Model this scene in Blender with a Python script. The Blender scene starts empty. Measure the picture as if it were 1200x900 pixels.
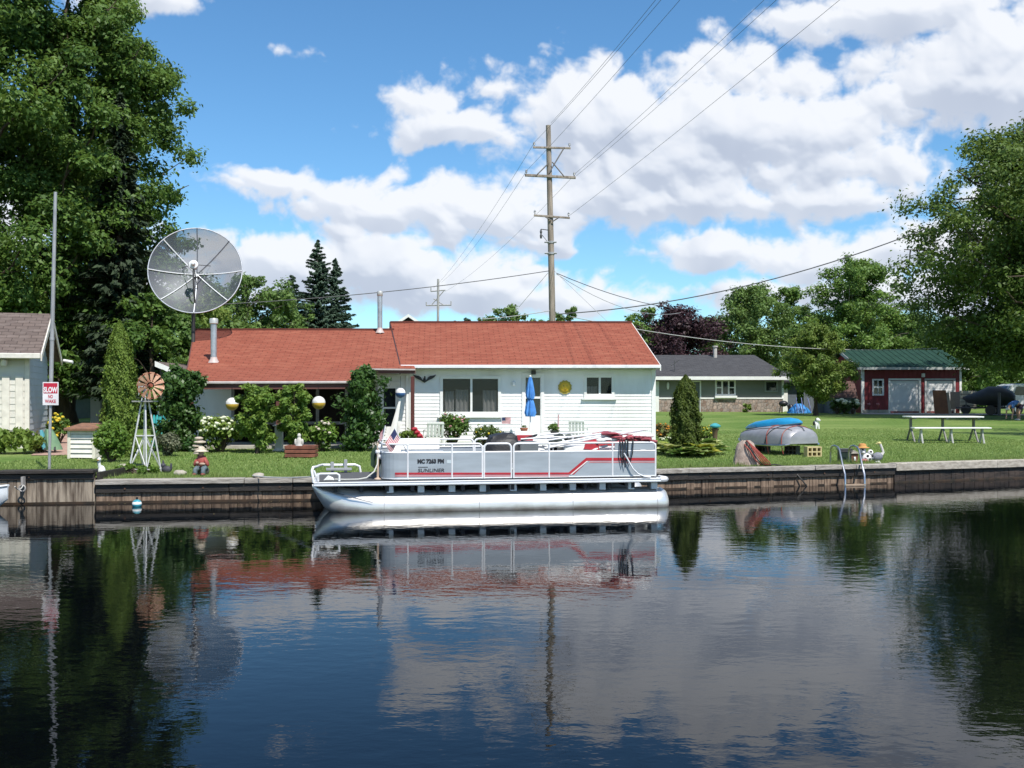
import bpy, bmesh, math, random
import numpy as np
from mathutils import Vector, Matrix
R = math.radians
rnd = random.Random(7)
nrg = np.random.default_rng(11)
scene = bpy.context.scene
COL = scene.collection
CAMH, F, HZ = 1.9, 1200.0, 465.0      # eye height above the water; focal length and horizon row of the 1200x900 photo

# ------------------------------------------------------------------ surveying helpers
def wy(x):                              # waterside line of the seawall
    pts = [(-400, 17.75), (-9, 18.0), (-4, 18.72), (-1.2, 19.2), (3.6, 21.1), (7.4, 22.2), (8.4, 22.55), (12.2, 24.0), (16, 25.2), (400, 26.0)]
    for (a, b), (c, d) in zip(pts, pts[1:]):
        if x <= c: return b + (d - b) * (x - a) / (c - a)
    return 26.0
def gz(x, y):                           # height of the lawn
    t = y - wy(x)
    tb = [(-50, .40), (0, .40), (8, .55), (20, .64), (45, .87), (70, 1.05), (180, 1.3), (900, 1.7)]
    z = 1.7
    for (a, b), (c, d) in zip(tb, tb[1:]):
        if t <= c:
            z = b + (d - b) * (t - a) / (c - a); break
    k = min(1, max(0, (-7.35 - x) / .25)) * min(1, max(0, 1 - t / 7))
    return z + .15 * k
def P(px, py, D): return Vector(((px - 600) / F * D, D, CAMH - (py - HZ) / F * D))
def G(px, D):
    x = (px - 600) / F * D
    return Vector((x, D, gz(x, D)))
def gp(px, py):                         # where the sight line through a photo point meets the lawn
    D = 17.0
    while D < 150:
        x = (px - 600) / F * D
        if D >= wy(x) and CAMH - (py - HZ) / F * D <= gz(x, D): break
        D += .02
    return Vector((x, D, gz(x, D)))
def hit(A, B, px):                      # point of the plan line A-B seen at column px
    k = (px - 600) / F
    dx, dy = B[0] - A[0], B[1] - A[1]
    t = (k * A[1] - A[0]) / (dx - k * dy)
    return t * math.hypot(dx, dy), A[1] + t * dy      # distance along, depth
def zat(py, D): return CAMH - (py - HZ) / F * D

# ------------------------------------------------------------------ materials
MATS = {}
def nd(nt, t, **kw):
    n = nt.nodes.new(t)
    for k, v in kw.items():
        if k in n.inputs.keys() if hasattr(n.inputs, 'keys') else False: n.inputs[k].default_value = v
        else: setattr(n, k, v)
    return n
def c4(c): return (c[0], c[1], c[2], 1)
def mat(name, col, rough=.6, metal=0, col2=None, scale=6, bump=0, bscale=None, stretch=(1, 1, 1), spec=.5, detail=5, coat=0, lo=.35, hi=.65):
    if name in MATS: return MATS[name]
    m = bpy.data.materials.new(name); m.use_nodes = True; MATS[name] = m
    nt = m.node_tree; b = nt.nodes['Principled BSDF']; L = nt.links
    b.inputs['Base Color'].default_value = c4(col); b.inputs['Roughness'].default_value = rough
    b.inputs['Metallic'].default_value = metal; b.inputs['Specular IOR Level'].default_value = spec
    b.inputs['Coat Weight'].default_value = coat
    if col2 is None: col2 = tuple(c * .82 for c in col)
    tc = nd(nt, 'ShaderNodeTexCoord'); mp = nd(nt, 'ShaderNodeMapping'); mp.inputs['Scale'].default_value = stretch
    L.new(tc.outputs['Object'], mp.inputs[0])
    n = nd(nt, 'ShaderNodeTexNoise'); n.inputs['Scale'].default_value = scale; n.inputs['Detail'].default_value = detail
    L.new(mp.outputs[0], n.inputs['Vector'])
    r = nd(nt, 'ShaderNodeValToRGB'); r.color_ramp.elements[0].position = lo; r.color_ramp.elements[1].position = hi
    r.color_ramp.elements[0].color = c4(col2); r.color_ramp.elements[1].color = c4(col)
    L.new(n.outputs[0], r.inputs[0]); L.new(r.outputs[0], b.inputs['Base Color'])
    if bump:
        n2 = nd(nt, 'ShaderNodeTexNoise'); n2.inputs['Scale'].default_value = bscale or scale * 4; n2.inputs['Detail'].default_value = 4
        L.new(mp.outputs[0], n2.inputs['Vector'])
        bp = nd(nt, 'ShaderNodeBump'); bp.inputs['Strength'].default_value = bump; bp.inputs['Distance'].default_value = .02
        L.new(n2.outputs[0], bp.inputs['Height']); L.new(bp.outputs[0], b.inputs['Normal'])
    return m
def leafmat(name, col, col2, trans=.3, rough=.55):
    if name in MATS: return MATS[name]
    m = bpy.data.materials.new(name); m.use_nodes = True; MATS[name] = m
    nt = m.node_tree; b = nt.nodes['Principled BSDF']; L = nt.links; out = nt.nodes['Material Output']
    at = nd(nt, 'ShaderNodeAttribute'); at.attribute_name = 'tint'
    mx = nd(nt, 'ShaderNodeMix'); mx.data_type = 'RGBA'
    mx.inputs[6].default_value = c4(col); mx.inputs[7].default_value = c4(col2)
    L.new(at.outputs['Fac'], mx.inputs[0]); L.new(mx.outputs[2], b.inputs['Base Color'])
    b.inputs['Roughness'].default_value = rough; b.inputs['Specular IOR Level'].default_value = .35
    tr = nd(nt, 'ShaderNodeBsdfTranslucent')
    hs = nd(nt, 'ShaderNodeHueSaturation'); hs.inputs['Value'].default_value = 1.5; hs.inputs['Hue'].default_value = .48
    L.new(mx.outputs[2], hs.inputs['Color']); L.new(hs.outputs[0], tr.inputs[0])
    ms = nd(nt, 'ShaderNodeMixShader'); ms.inputs[0].default_value = trans
    L.new(b.outputs[0], ms.inputs[1]); L.new(tr.outputs[0], ms.inputs[2]); L.new(ms.outputs[0], out.inputs[0])
    return m
def shingle(name, c1, c2, c3, axis_rot=0, w=.33, h=.14, slope=1.0):
    m = bpy.data.materials.new(name); m.use_nodes = True; MATS[name] = m
    nt = m.node_tree; b = nt.nodes['Principled BSDF']; L = nt.links
    tc = nd(nt, 'ShaderNodeTexCoord'); mp = nd(nt, 'ShaderNodeMapping')
    mp.inputs['Rotation'].default_value = (0, 0, axis_rot); L.new(tc.outputs['Object'], mp.inputs[0])
    br = nd(nt, 'ShaderNodeTexBrick'); br.inputs['Color1'].default_value = c4(c1); br.inputs['Color2'].default_value = c4(c2)
    br.inputs['Mortar'].default_value = c4(tuple(x * .42 for x in c1)); br.inputs['Scale'].default_value = 1
    br.inputs['Brick Width'].default_value = w; br.inputs['Row Height'].default_value = h; br.inputs['Mortar Size'].default_value = .011; br.inputs['Mortar Smooth'].default_value = .3
    L.new(mp.outputs[0], br.inputs['Vector'])
    n = nd(nt, 'ShaderNodeTexNoise'); n.inputs['Scale'].default_value = 2.6; n.inputs['Detail'].default_value = 8; n.inputs['Roughness'].default_value = .65
    mp2 = nd(nt, 'ShaderNodeMapping'); mp2.inputs['Scale'].default_value = (.9, 2.6, 1); L.new(mp.outputs[0], mp2.inputs[0]); L.new(mp2.outputs[0], n.inputs['Vector'])
    r = nd(nt, 'ShaderNodeValToRGB'); r.color_ramp.elements[0].position = .45; r.color_ramp.elements[1].position = .7
    L.new(n.outputs[0], r.inputs[0])
    mx = nd(nt, 'ShaderNodeMix'); mx.data_type = 'RGBA'; L.new(br.outputs[0], mx.inputs[6]); mx.inputs[7].default_value = c4(c3)
    ml = nd(nt, 'ShaderNodeMath'); ml.operation = 'MULTIPLY'; ml.inputs[1].default_value = .85; L.new(r.outputs[0], ml.inputs[0]); L.new(ml.outputs[0], mx.inputs[0])
    L.new(mx.outputs[2], b.inputs['Base Color']); b.inputs['Roughness'].default_value = .9; b.inputs['Specular IOR Level'].default_value = .2
    n3 = nd(nt, 'ShaderNodeTexNoise'); n3.inputs['Scale'].default_value = 60; L.new(tc.outputs['Object'], n3.inputs['Vector'])
    ad = nd(nt, 'ShaderNodeMath'); ad.operation = 'MULTIPLY_ADD'; ad.inputs[1].default_value = -1.0; L.new(br.outputs['Fac'], ad.inputs[0]); L.new(n3.outputs[0], ad.inputs[2])
    bp = nd(nt, 'ShaderNodeBump'); bp.inputs['Strength'].default_value = .5; bp.inputs['Distance'].default_value = .012
    L.new(ad.outputs[0], bp.inputs['Height']); L.new(bp.outputs[0], b.inputs['Normal'])
    return m

# ------------------------------------------------------------------ mesh helpers
ORG = {}
class MB:
    def __init__(s): s.v = []; s.f = []; s.mi = []; s.M = Matrix.Identity(4); s.cur = 0
    def _add(s, vs, fs):
        o = len(s.v)
        s.v += [s.M @ Vector(p) for p in vs]
        s.f += [tuple(i + o for i in f) for f in fs]; s.mi += [s.cur] * len(fs)
        return s
    def box(s, x0, x1, y0, y1, z0, z1):
        return s._add([(x0,y0,z0),(x1,y0,z0),(x1,y1,z0),(x0,y1,z0),(x0,y0,z1),(x1,y0,z1),(x1,y1,z1),(x0,y1,z1)],
                      [(0,3,2,1),(4,5,6,7),(0,1,5,4),(1,2,6,5),(2,3,7,6),(3,0,4,7)])
    def hexa(s, b, t):                    # four bottom and four top corners
        return s._add(list(b) + list(t), [(0,3,2,1),(4,5,6,7),(0,1,5,4),(1,2,6,5),(2,3,7,6),(3,0,4,7)])
    def slab(s, pts, th):                 # polygon extruded straight down
        n = len(pts); lo = [(p[0], p[1], p[2] - th) for p in pts]
        return s._add(list(pts) + lo, [tuple(range(n)), tuple(range(2*n-1, n-1, -1))] + [(i, i+n, (i+1)%n+n, (i+1)%n) for i in range(n)])
    def prism(s, pts, vec):
        n = len(pts); vec = Vector(vec); hi = [Vector(p) + vec for p in pts]
        return s._add(list(pts) + hi, [tuple(range(n)), tuple(range(2*n-1, n-1, -1))] + [(i, i+n, (i+1)%n+n, (i+1)%n) for i in range(n)])
    def quad(s, *p): return s._add(list(p), [tuple(range(len(p)))])
    def tube(s, path, r, n=8, caps=True, closed=False):
        path = [Vector(p) for p in path]; m = len(path)
        rs = r if isinstance(r, (list, tuple)) else [r] * m
        vs = []; fs = []; up = None
        for i, p in enumerate(path):
            if closed: t = path[(i+1) % m] - path[i-1]
            else: t = path[min(i+1, m-1)] - path[max(i-1, 0)]
            if t.length < 1e-9: t = Vector((0,0,1))
            t.normalize()
            if up is None: up = Vector((0,0,1)) if abs(t.z) < .9 else Vector((1,0,0))
            a = t.cross(up)
            if a.length < 1e-4: a = t.cross(Vector((0,1,0)))
            a.normalize(); b = a.cross(t).normalized(); up = b
            for k in range(n):
                g = 2*math.pi*k/n
                vs.append(p + (a*math.cos(g) + b*math.sin(g)) * rs[i])
        seg = m if closed else m - 1
        for i in range(seg):
            j = (i+1) % m
            for k in range(n): fs.append((i*n+k, i*n+(k+1)%n, j*n+(k+1)%n, j*n+k))
        if caps and not closed: fs += [tuple(range(n-1, -1, -1)), tuple((m-1)*n+k for k in range(n))]
        return s._add(vs, fs)
    def lathe(s, prof, n=16, c=(0,0,0), axis=None, caps=True):   # prof: (radius, height)
        A = Matrix.Translation(c)
        if axis is not None: A = A @ Vector((0,0,1)).rotation_difference(Vector(axis)).to_matrix().to_4x4()
        vs = []; fs = []
        for r, z in prof:
            for k in range(n):
                g = 2*math.pi*k/n; vs.append(A @ Vector((r*math.cos(g), r*math.sin(g), z)))
        for i in range(len(prof)-1):
            for k in range(n): fs.append((i*n+k, i*n+(k+1)%n, (i+1)*n+(k+1)%n, (i+1)*n+k))
        if caps: fs += [tuple(range(n-1,-1,-1)), tuple((len(prof)-1)*n+k for k in range(n))]
        return s._add(vs, fs)
    def ball(s, c, r, n=12, m=8, rot=None, jit=0, seed=0):
        if not isinstance(r, (list, tuple)): r = (r, r, r)
        q = random.Random(seed); A = Matrix.Translation(c)
        if rot is not None: A = A @ rot.to_4x4()
        vs = [A @ Vector((0,0,-r[2]))]; fs = []
        for i in range(1, m):
            t = math.pi*i/m
            for k in range(n):
                g = 2*math.pi*k/n; j = 1 + q.uniform(-jit, jit)
                vs.append(A @ Vector((r[0]*math.sin(t)*math.cos(g)*j, r[1]*math.sin(t)*math.sin(g)*j, -r[2]*math.cos(t)*j)))
        vs.append(A @ Vector((0,0,r[2]))); e = len(vs)-1
        for k in range(n):
            fs.append((0, 1+(k+1)%n, 1+k)); fs.append((e, 1+(m-2)*n+k, 1+(m-2)*n+(k+1)%n))
            for i in range(m-2): fs.append((1+i*n+k, 1+i*n+(k+1)%n, 1+(i+1)*n+(k+1)%n, 1+(i+1)*n+k))
        return s._add(vs, fs)
    def loft(s, secs, caps=True):         # list of rings with the same count
        n = len(secs[0]); vs = [p for q in secs for p in q]; fs = []
        for i in range(len(secs)-1):
            for k in range(n): fs.append((i*n+k, i*n+(k+1)%n, (i+1)*n+(k+1)%n, (i+1)*n+k))
        if caps: fs += [tuple(range(n-1,-1,-1)), tuple((len(secs)-1)*n+k for k in range(n))]
        return s._add(vs, fs)
    def build(s, name, m, parent=None, loc=None, smooth=False, bev=0, local=False, recalc=True, seg=1):
        me = bpy.data.meshes.new(name)
        o = bpy.data.objects.new(name, me); COL.objects.link(o)
        org = Vector((0,0,0))
        if parent is not None:
            o.parent = parent; org = ORG[parent.name]
        elif loc is not None:
            org = Vector(loc); o.location = org
        ORG[o.name] = org
        vs = [p for p in s.v] if local else [p - org for p in s.v]
        me.from_pydata([tuple(p) for p in vs], [], s.f)
        for x in (m if isinstance(m, (list, tuple)) else [m]): me.materials.append(x)
        if any(s.mi): me.polygons.foreach_set('material_index', s.mi)
        if recalc:
            bm = bmesh.new(); bm.from_mesh(me); bmesh.ops.recalc_face_normals(bm, faces=bm.faces); bm.to_mesh(me); bm.free()
        if smooth:
            me.polygons.foreach_set('use_smooth', [True]*len(me.polygons))
            try: me.set_sharp_from_angle(angle=R(42))
            except Exception: pass
        if bev:
            b = o.modifiers.new('bevel', 'BEVEL'); b.width = bev; b.segments = seg; b.limit_method = 'ANGLE'; b.angle_limit = R(40)
        me.update()
        return o
def build_split(mb, name, m, parent, **kw):   # every separate piece becomes an object of its own
    par = list(range(len(mb.v)))
    def fd(i):
        while par[i] != i: par[i] = par[par[i]]; i = par[i]
        return i
    for f in mb.f:
        r0 = fd(f[0])
        for i in f[1:]: par[fd(i)] = r0
    grp = {}
    for k, f in enumerate(mb.f): grp.setdefault(fd(f[0]), []).append(f)
    out = []
    for fs in grp.values():
        ids = sorted(set(i for f in fs for i in f)); mp = {i: k for k, i in enumerate(ids)}
        q = MB(); q.v = [mb.v[i] for i in ids]; q.f = [tuple(mp[i] for i in f) for f in fs]; q.mi = [0]*len(fs)
        out.append(q.build(name, m, parent, **kw))
    return out
def tag(o, label=None, cat=None, group=None, kind=None):
    if label: o['label'] = label
    if cat: o['category'] = cat
    if group: o['group'] = group
    if kind: o['kind'] = kind
    return o
def T(name, label, cat, loc=(0,0,0), rz=0, group=None):
    o = bpy.data.objects.new(name, None); COL.objects.link(o)
    o.empty_display_size = .2
    o.location = loc; o.rotation_euler = (0,0,rz); ORG[o.name] = Vector(loc)
    return tag(o, label, cat, group)
def dup(root, loc, rz=None, label=None, scale=None):
    r = root.copy(); COL.objects.link(r); r.location = loc
    if rz is not None: r.rotation_euler = (0,0,rz)
    if scale: r.scale = scale if isinstance(scale, (tuple, list)) else (scale,)*3
    if label: r['label'] = label
    for ch in list(root.children):
        c = ch.copy(); COL.objects.link(c); c.parent = r
        for g in list(ch.children):
            d = g.copy(); COL.objects.link(d); d.parent = c
    ORG[r.name] = Vector(loc)
    return r
def frame(A, B, z=0):                      # local (along, outward to the water, up)
    d = Vector((B[0]-A[0], B[1]-A[1], 0)).normalized(); n = Vector((d.y, -d.x, 0))
    return Matrix(((d.x, n.x, 0, A[0]), (d.y, n.y, 0, A[1]), (0, 0, 1, z), (0, 0, 0, 1)))
def textmesh(txt, size, bold=0.0, shear=0.0):
    cu = bpy.data.curves.new('lettering', 'FONT'); cu.body = txt; cu.size = size; cu.offset = bold; cu.shear = shear
    cu.align_x = 'CENTER'; cu.align_y = 'CENTER'; cu.resolution_u = 3
    o = bpy.data.objects.new('lettering', cu); COL.objects.link(o)
    dg = bpy.context.evaluated_depsgraph_get(); me = bpy.data.meshes.new_from_object(o.evaluated_get(dg))
    vs = [v.co.copy() for v in me.vertices]; fs = [tuple(p.vertices) for p in me.polygons]
    bpy.data.objects.remove(o); bpy.data.curves.remove(cu); bpy.data.meshes.remove(me)
    return vs, fs
def lettering(mb, txt, size, M, width=None, bold=0.0, shear=0.0, off=0.0):   # M maps (along, outward, up); letters lie in along/up
    vs, fs = textmesh(txt, size, bold, shear)
    k = 1
    if width:
        w = max(v.x for v in vs) - min(v.x for v in vs); k = width / w
    old = mb.M; mb.M = M
    mb._add([(v.x*k, off, v.y) for v in vs], fs); mb.M = old

# ------------------------------------------------------------------ foliage
def rawmesh(name, V, Fq, m, parent=None, loc=None, tint=None, local=False):
    me = bpy.data.meshes.new(name); o = bpy.data.objects.new(name, me); COL.objects.link(o)
    org = Vector((0,0,0))
    if parent is not None: o.parent = parent; org = ORG[parent.name]
    elif loc is not None: org = Vector(loc); o.location = org
    ORG[o.name] = org
    V = np.asarray(V, dtype=np.float32)
    if not local: V = V - np.array(org, dtype=np.float32)
    nf, k = Fq.shape
    me.vertices.add(len(V)); me.vertices.foreach_set('co', V.astype(np.float32).ravel())
    me.loops.add(nf*k); me.loops.foreach_set('vertex_index', Fq.astype(np.int32).ravel())
    me.polygons.add(nf); me.polygons.foreach_set('loop_start', np.arange(0, nf*k, k, dtype=np.int32))
    me.materials.append(m)
    me.update(calc_edges=True)
    if tint is not None:
        a = me.attributes.new('tint', 'FLOAT', 'FACE'); a.data.foreach_set('value', tint.astype(np.float32))
    return o
def unit(a): return a / np.maximum(np.linalg.norm(a, axis=-1, keepdims=True), 1e-9)
def leafquads(p, n, size, asp=.55, fold=.18, droop=None, jit=.62):
    N = len(p)
    t = nrg.normal(size=(N,3)) if droop is None else droop + .35*nrg.normal(size=(N,3))
    t = unit(t - n*np.sum(t*n, axis=1, keepdims=True)); b = np.cross(n, t)
    L = (size*(1 + jit*nrg.uniform(-1,1,N)))[:,None] * .5
    V = np.empty((N,4,3))
    V[:,0] = p - t*L; V[:,1] = p + b*L*asp + n*L*fold; V[:,2] = p + t*L; V[:,3] = p - b*L*asp + n*L*fold
    return V.reshape(-1,3), np.arange(4*N).reshape(N,4)
def clump_leaves(cs, rs, per, size, up=.55, rnd_n=.6, sq=.7, core=.45):
    cs = np.asarray(cs, float); rs = np.asarray(rs, float); per = np.asarray(per, int)
    idx = np.repeat(np.arange(len(cs)), per); N = len(idx)
    d = unit(nrg.normal(size=(N,3)))
    rad = nrg.uniform(core**3, 1, N)**(1/3) * np.abs(1 + .30*nrg.normal(size=N))
    off = d*rad[:,None]*rs[idx][:,None]; off[:,2] *= sq
    p = cs[idx] + off
    n = unit(d*.7 + np.array([0,0,up]) + rnd_n*nrg.normal(size=(N,3)))
    V, Fq = leafquads(p, n, size)
    ct = nrg.uniform(0,1,len(cs))
    tint = np.clip(.55*ct[idx] + .45*nrg.uniform(0,1,N), 0, 1)
    return V, Fq, tint
def branch(mb, a, b, r0, r1, sag=.0, n=6, seg=5, wob=.04):
    a = Vector(a); b = Vector(b); L = (b-a).length; path = []; rs = []
    for i in range(seg+1):
        t = i/seg; p = a.lerp(b, t) + Vector((0,0,1))*(math.sin(t*math.pi)*sag*L)
        if 0 < i < seg: p += Vector((rnd.uniform(-1,1), rnd.uniform(-1,1), rnd.uniform(-1,1)))*wob*L
        path.append(p); rs.append(r0 + (r1-r0)*t)
    mb.tube(path, rs, n=n, caps=False)
    return path
def prof_at(prof, t):
    for (a, b), (c, d) in zip(prof, prof[1:]):
        if t <= c: return b + (d-b)*(t-a)/(c-a)
    return prof[-1][1]
ROUND = [(0,.45),(.15,.8),(.35,1),(.6,.9),(.8,.65),(.93,.35),(1,.1)]
def decid(name, label, base, H, Rr, m, bark, cb=.25, limbs=16, clumps=90, per=300, leaf=.2, prof=ROUND, tr=None, group=None, cr=(.12,.24), lean=(0,0), sq=.7, up=.55, asym=.25, cat='tree', stems=1, inner=.25):
    root = T(name, label, cat, base, 0, group)
    bx = Vector(base); tr = tr or H*.022
    mb = MB(); C = []; RS = []
    tops = []
    for s in range(stems):
        off = Vector((0,0,0)) if stems == 1 else Vector((rnd.uniform(-1,1)*Rr*.12, rnd.uniform(-1,1)*Rr*.12, 0))
        top = bx + off*2.5 + Vector((lean[0], lean[1], H*.93))
        path = []; rs = []
        for i in range(9):
            t = i/8; p = (bx+off).lerp(top, t) + Vector((rnd.uniform(-1,1), rnd.uniform(-1,1), 0))*H*.012*(1 if 0 < i else 0)
            path.append(p); rs.append(max(tr*(1.25-t*1.15)*(1 if i else 1.35), .012)/(stems**.5))
        mb.tube(path, rs, n=9, caps=False); tops.append(path)
    lm = []
    for i in range(limbs):
        t = cb + (1-cb)*((i+rnd.uniform(.1,.9))/limbs)*.97
        tl = (t-cb)/(1-cb)
        az = i*2.39996 + rnd.uniform(-.5,.5)
        rr = Rr*prof_at(prof, tl)*rnd.uniform(1-asym, 1+asym*.35)
        pth = tops[i % stems]
        st = max(.08, t - .16*rnd.uniform(.5,1.2)*(rr/Rr) ) * 8
        a = pth[min(int(st),7)].lerp(pth[min(int(st)+1,8)], st-int(st))
        e = Vector((pth[min(8,int(t*8))].x, pth[min(8,int(t*8))].y, bx.z + t*H)) + Vector((math.cos(az)*rr, math.sin(az)*rr, 0))
        pp = branch(mb, a, e, max(tr*.42*(1-t*.7), .012), max(tr*.06,.006), sag=rnd.uniform(-.02,.1))
        lm.append((pp, rr))
    for i in range(clumps):
        pp, rr = lm[i % len(lm)] if i < 2*len(lm) else rnd.choice(lm)
        u = rnd.uniform(inner, 1.02) if i >= len(lm) else rnd.uniform(.85,1.05)
        k = min(u,1)*(len(pp)-1); j = min(int(k), len(pp)-2)
        p = pp[j].lerp(pp[j+1], k-j)
        rc = Rr*rnd.uniform(*cr)*(1.15-.35*u)
        q = p + Vector((rnd.gauss(0,1), rnd.gauss(0,1), rnd.gauss(0,.8)))*rr*.16
        if i % 3 == 0: branch(mb, p, q, max(tr*.09,.006), .005, n=4, seg=2)
        C.append(q); RS.append(rc)
    for k in range(max(3, clumps//22)):
        pth = tops[k % stems]
        C.append(pth[8] + Vector((rnd.gauss(0,1), rnd.gauss(0,1), rnd.uniform(-.5,.6)))*Rr*.1); RS.append(Rr*cr[0]*.9)
    mb.build('trunk', bark, root, smooth=True, recalc=False)
    RS = np.array(RS); w = (RS/RS.mean())**2
    V, Fq, ti = clump_leaves(C, RS, np.maximum(20, per*w).astype(int), leaf, up=up, sq=sq)
    rawmesh('crown', V, Fq, m, root, tint=ti)
    return root
def spruce(name, label, base, H, Rr, m, bark, n=2600, leaf=.5, group=None, gap=.0, cat='tree', low=.06, ragged=.22):
    root = T(name, label, cat, base, 0, group); bx = Vector(base)
    mb = MB(); mb.tube([bx, bx+Vector((0,0,H*.5)), bx+Vector((0,0,H*.99))], [H*.018, H*.011, .01], n=7, caps=False)
    lay = int(H/.27); PP = []; NN = []; DD = []
    for i in range(lay):
        t = low + (1-low)*(i+.5)/lay
        L0 = Rr*(1-t)**.9 + .02*Rr
        nb = max(6, int(13*(1-t*.5)))
        for k in range(nb):
            if rnd.random() < gap: continue
            az = rnd.uniform(0, 2*math.pi); L = L0*rnd.uniform(1-ragged*1.6, 1+ragged*.5); z = H*t + rnd.uniform(-.14,.14)
            d = Vector((math.cos(az), math.sin(az), 0)); dr = rnd.uniform(.05,.28)*(1-t)+rnd.uniform(-.25,.02)*t
            tip = bx + Vector((0,0,z)) + d*L + Vector((0,0,-dr*L))
            if k % 2 == 0: mb.tube([bx+Vector((0,0,z)), tip], [.03*(1-t)+.008, .004], n=3, caps=False)
            m_ = max(6, int(n/(lay*12)*(L/Rr+.15)*2.0))
            for j in range(m_):
                u = rnd.uniform(.12,1.0); side = rnd.uniform(-1,1)*.24*L*(1.02-u)
                p = (bx+Vector((0,0,z))).lerp(tip, u) + Vector((-d.y, d.x, 0))*side + Vector((0,0,rnd.uniform(-.08,.1)*leaf*2 - abs(side)*.2 + .1*L*u*u))
                PP.append(p); DD.append(d + Vector((-d.y, d.x, 0))*side*1.2/max(L,.1) + Vector((0,0,-.15)))
                NN.append(Vector((d.x*.5+rnd.gauss(0,.4), d.y*.5+rnd.gauss(0,.4), .7+rnd.gauss(0,.35))))
    mb.build('trunk', bark, root, recalc=False)
    V, Fq = leafquads(np.array(PP), unit(np.array(NN)), np.full(len(PP), leaf), asp=.38, droop=np.array(DD))
    rawmesh('crown', V, Fq, m, root, tint=nrg.uniform(0,1,len(PP)))
    return root
def arbor(name, label, base, H, Rr, m, bark, n=9000, leaf=.14, prof=((0,.75),(.12,1),(.4,.92),(.7,.62),(.9,.26),(1,.02)), group=None, cat='tree'):
    root = T(name, label, cat, base, 0, group); bx = np.array(base)
    mb = MB(); mb.tube([Vector(base), Vector(base)+Vector((0,0,H*.92))], [H*.02, .01], n=6, caps=False); mb.build('trunk', bark, root, recalc=False)
    t = nrg.uniform(0,1,n)**1.15; az = nrg.uniform(0, 2*np.pi, n)
    rp = np.array([prof_at(prof, x) for x in t])
    lob = 1 + .13*np.sin(az*5 + t*9) + .11*np.sin(az*9 - t*17) + .09*np.sin(az*3+t*31) + .05*np.sin(az*13+t*57)
    r = Rr*rp*lob*nrg.uniform(.45,1,n)**.35*(1+.05*nrg.normal(size=n)+.16*(nrg.uniform(0,1,n) < .05)*nrg.uniform(0,1,n))
    p = np.stack([np.cos(az)*r, np.sin(az)*r, t*H], 1) + bx
    o = np.stack([np.cos(az), np.sin(az), np.full(n,.35)], 1)
    nn = unit(o + .55*nrg.normal(size=(n,3)))
    dr = np.stack([np.cos(az)*.35, np.sin(az)*.35, np.ones(n)], 1)
    V, Fq = leafquads(p, nn, np.full(n, leaf), asp=.5, droop=dr)
    tint = np.clip(.5*nrg.uniform(0,1,n)+.5*(lob-.66)/.68, 0, 1)
    rawmesh('crown', V, Fq, m, root, tint=tint)
    return root
def bush(name, label, base, rad, m, n=3500, leaf=.1, clumps=22, stem=True, bark=None, group=None, flowers=None, cat='shrub', lift=0, asp=.55, up=.5, cl=.42):
    root = T(name, label, cat, base, 0, group); b = Vector(base); C = []; RS = []
    mb = MB()
    for i in range(clumps):
        d = Vector((rnd.gauss(0,1), rnd.gauss(0,1), rnd.gauss(0,1))).normalized()
        d.z = abs(d.z) if i % 3 else d.z
        q = b + Vector((d.x*rad[0]*.68, d.y*rad[1]*.68, lift + rad[2] + d.z*rad[2]*.72))*1
        C.append(q); RS.append(min(rad)*cl*rnd.uniform(.7,1.25))
        if stem: branch(mb, b + Vector((d.x*.08*rad[0], d.y*.08*rad[1], 0)), q, .018, .006, n=4, seg=3)
    if stem: mb.build('stem', bark or MATS['bark'], root, recalc=False)
    V, Fq, ti = clump_leaves(C, RS, [max(8, n//clumps)]*clumps, leaf, up=up, sq=.95, core=.3)
    rawmesh('foliage', V, Fq, m, root, tint=ti)
    if flowers:
        fm, cnt, fr = flowers
        for i in range(cnt):
            c = C[i % clumps]; r_ = RS[i % clumps]
            d = Vector((rnd.gauss(0,1), rnd.gauss(0,1)-.6, rnd.gauss(0,.6)+.8)).normalized()
            fb = MB(); fb.ball(c + d*r_*1.05, (fr, fr, fr*.75), 7, 5, jit=.15, seed=i); fb.build('flower', fm, root, smooth=True)
    return root
# ------------------------------------------------------------------ camera, sun, sky
cam = bpy.data.cameras.new('camera'); co = bpy.data.objects.new('camera', cam); COL.objects.link(co)
co.location = (0, 0, CAMH); co.rotation_euler = (R(90), 0, 0)
cam.sensor_width = 36; cam.lens = 36; cam.shift_y = 15/1200; cam.clip_end = 4000; cam.clip_start = .1
scene.camera = co
vs_ = scene.view_settings
vs_.view_transform = 'Standard'; vs_.look = 'None'; vs_.gamma = 1; vs_.exposure = 0.38; vs_.use_curve_mapping = False
scene.render.engine = 'CYCLES'
scene.cycles.use_denoising = True; scene.cycles.max_bounces = 7; scene.cycles.transparent_max_bounces = 12
scene.cycles.caustics_reflective = False; scene.cycles.caustics_refractive = False
SUN_AZ, SUN_EL = 150.0, 55.0           # clockwise from the view direction; elevation
sd = Vector((math.sin(R(SUN_AZ))*math.cos(R(SUN_EL)), math.cos(R(SUN_AZ))*math.cos(R(SUN_EL)), math.sin(R(SUN_EL))))
sl = bpy.data.lights.new('sun', 'SUN'); sl.energy = 4.7; sl.angle = R(.53); sl.color = (1, .955, .88)
so = bpy.data.objects.new('sun', sl); COL.objects.link(so); so.rotation_euler = (-sd).to_track_quat('-Z', 'Y').to_euler()
so.location = (20, -30, 60)

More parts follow.
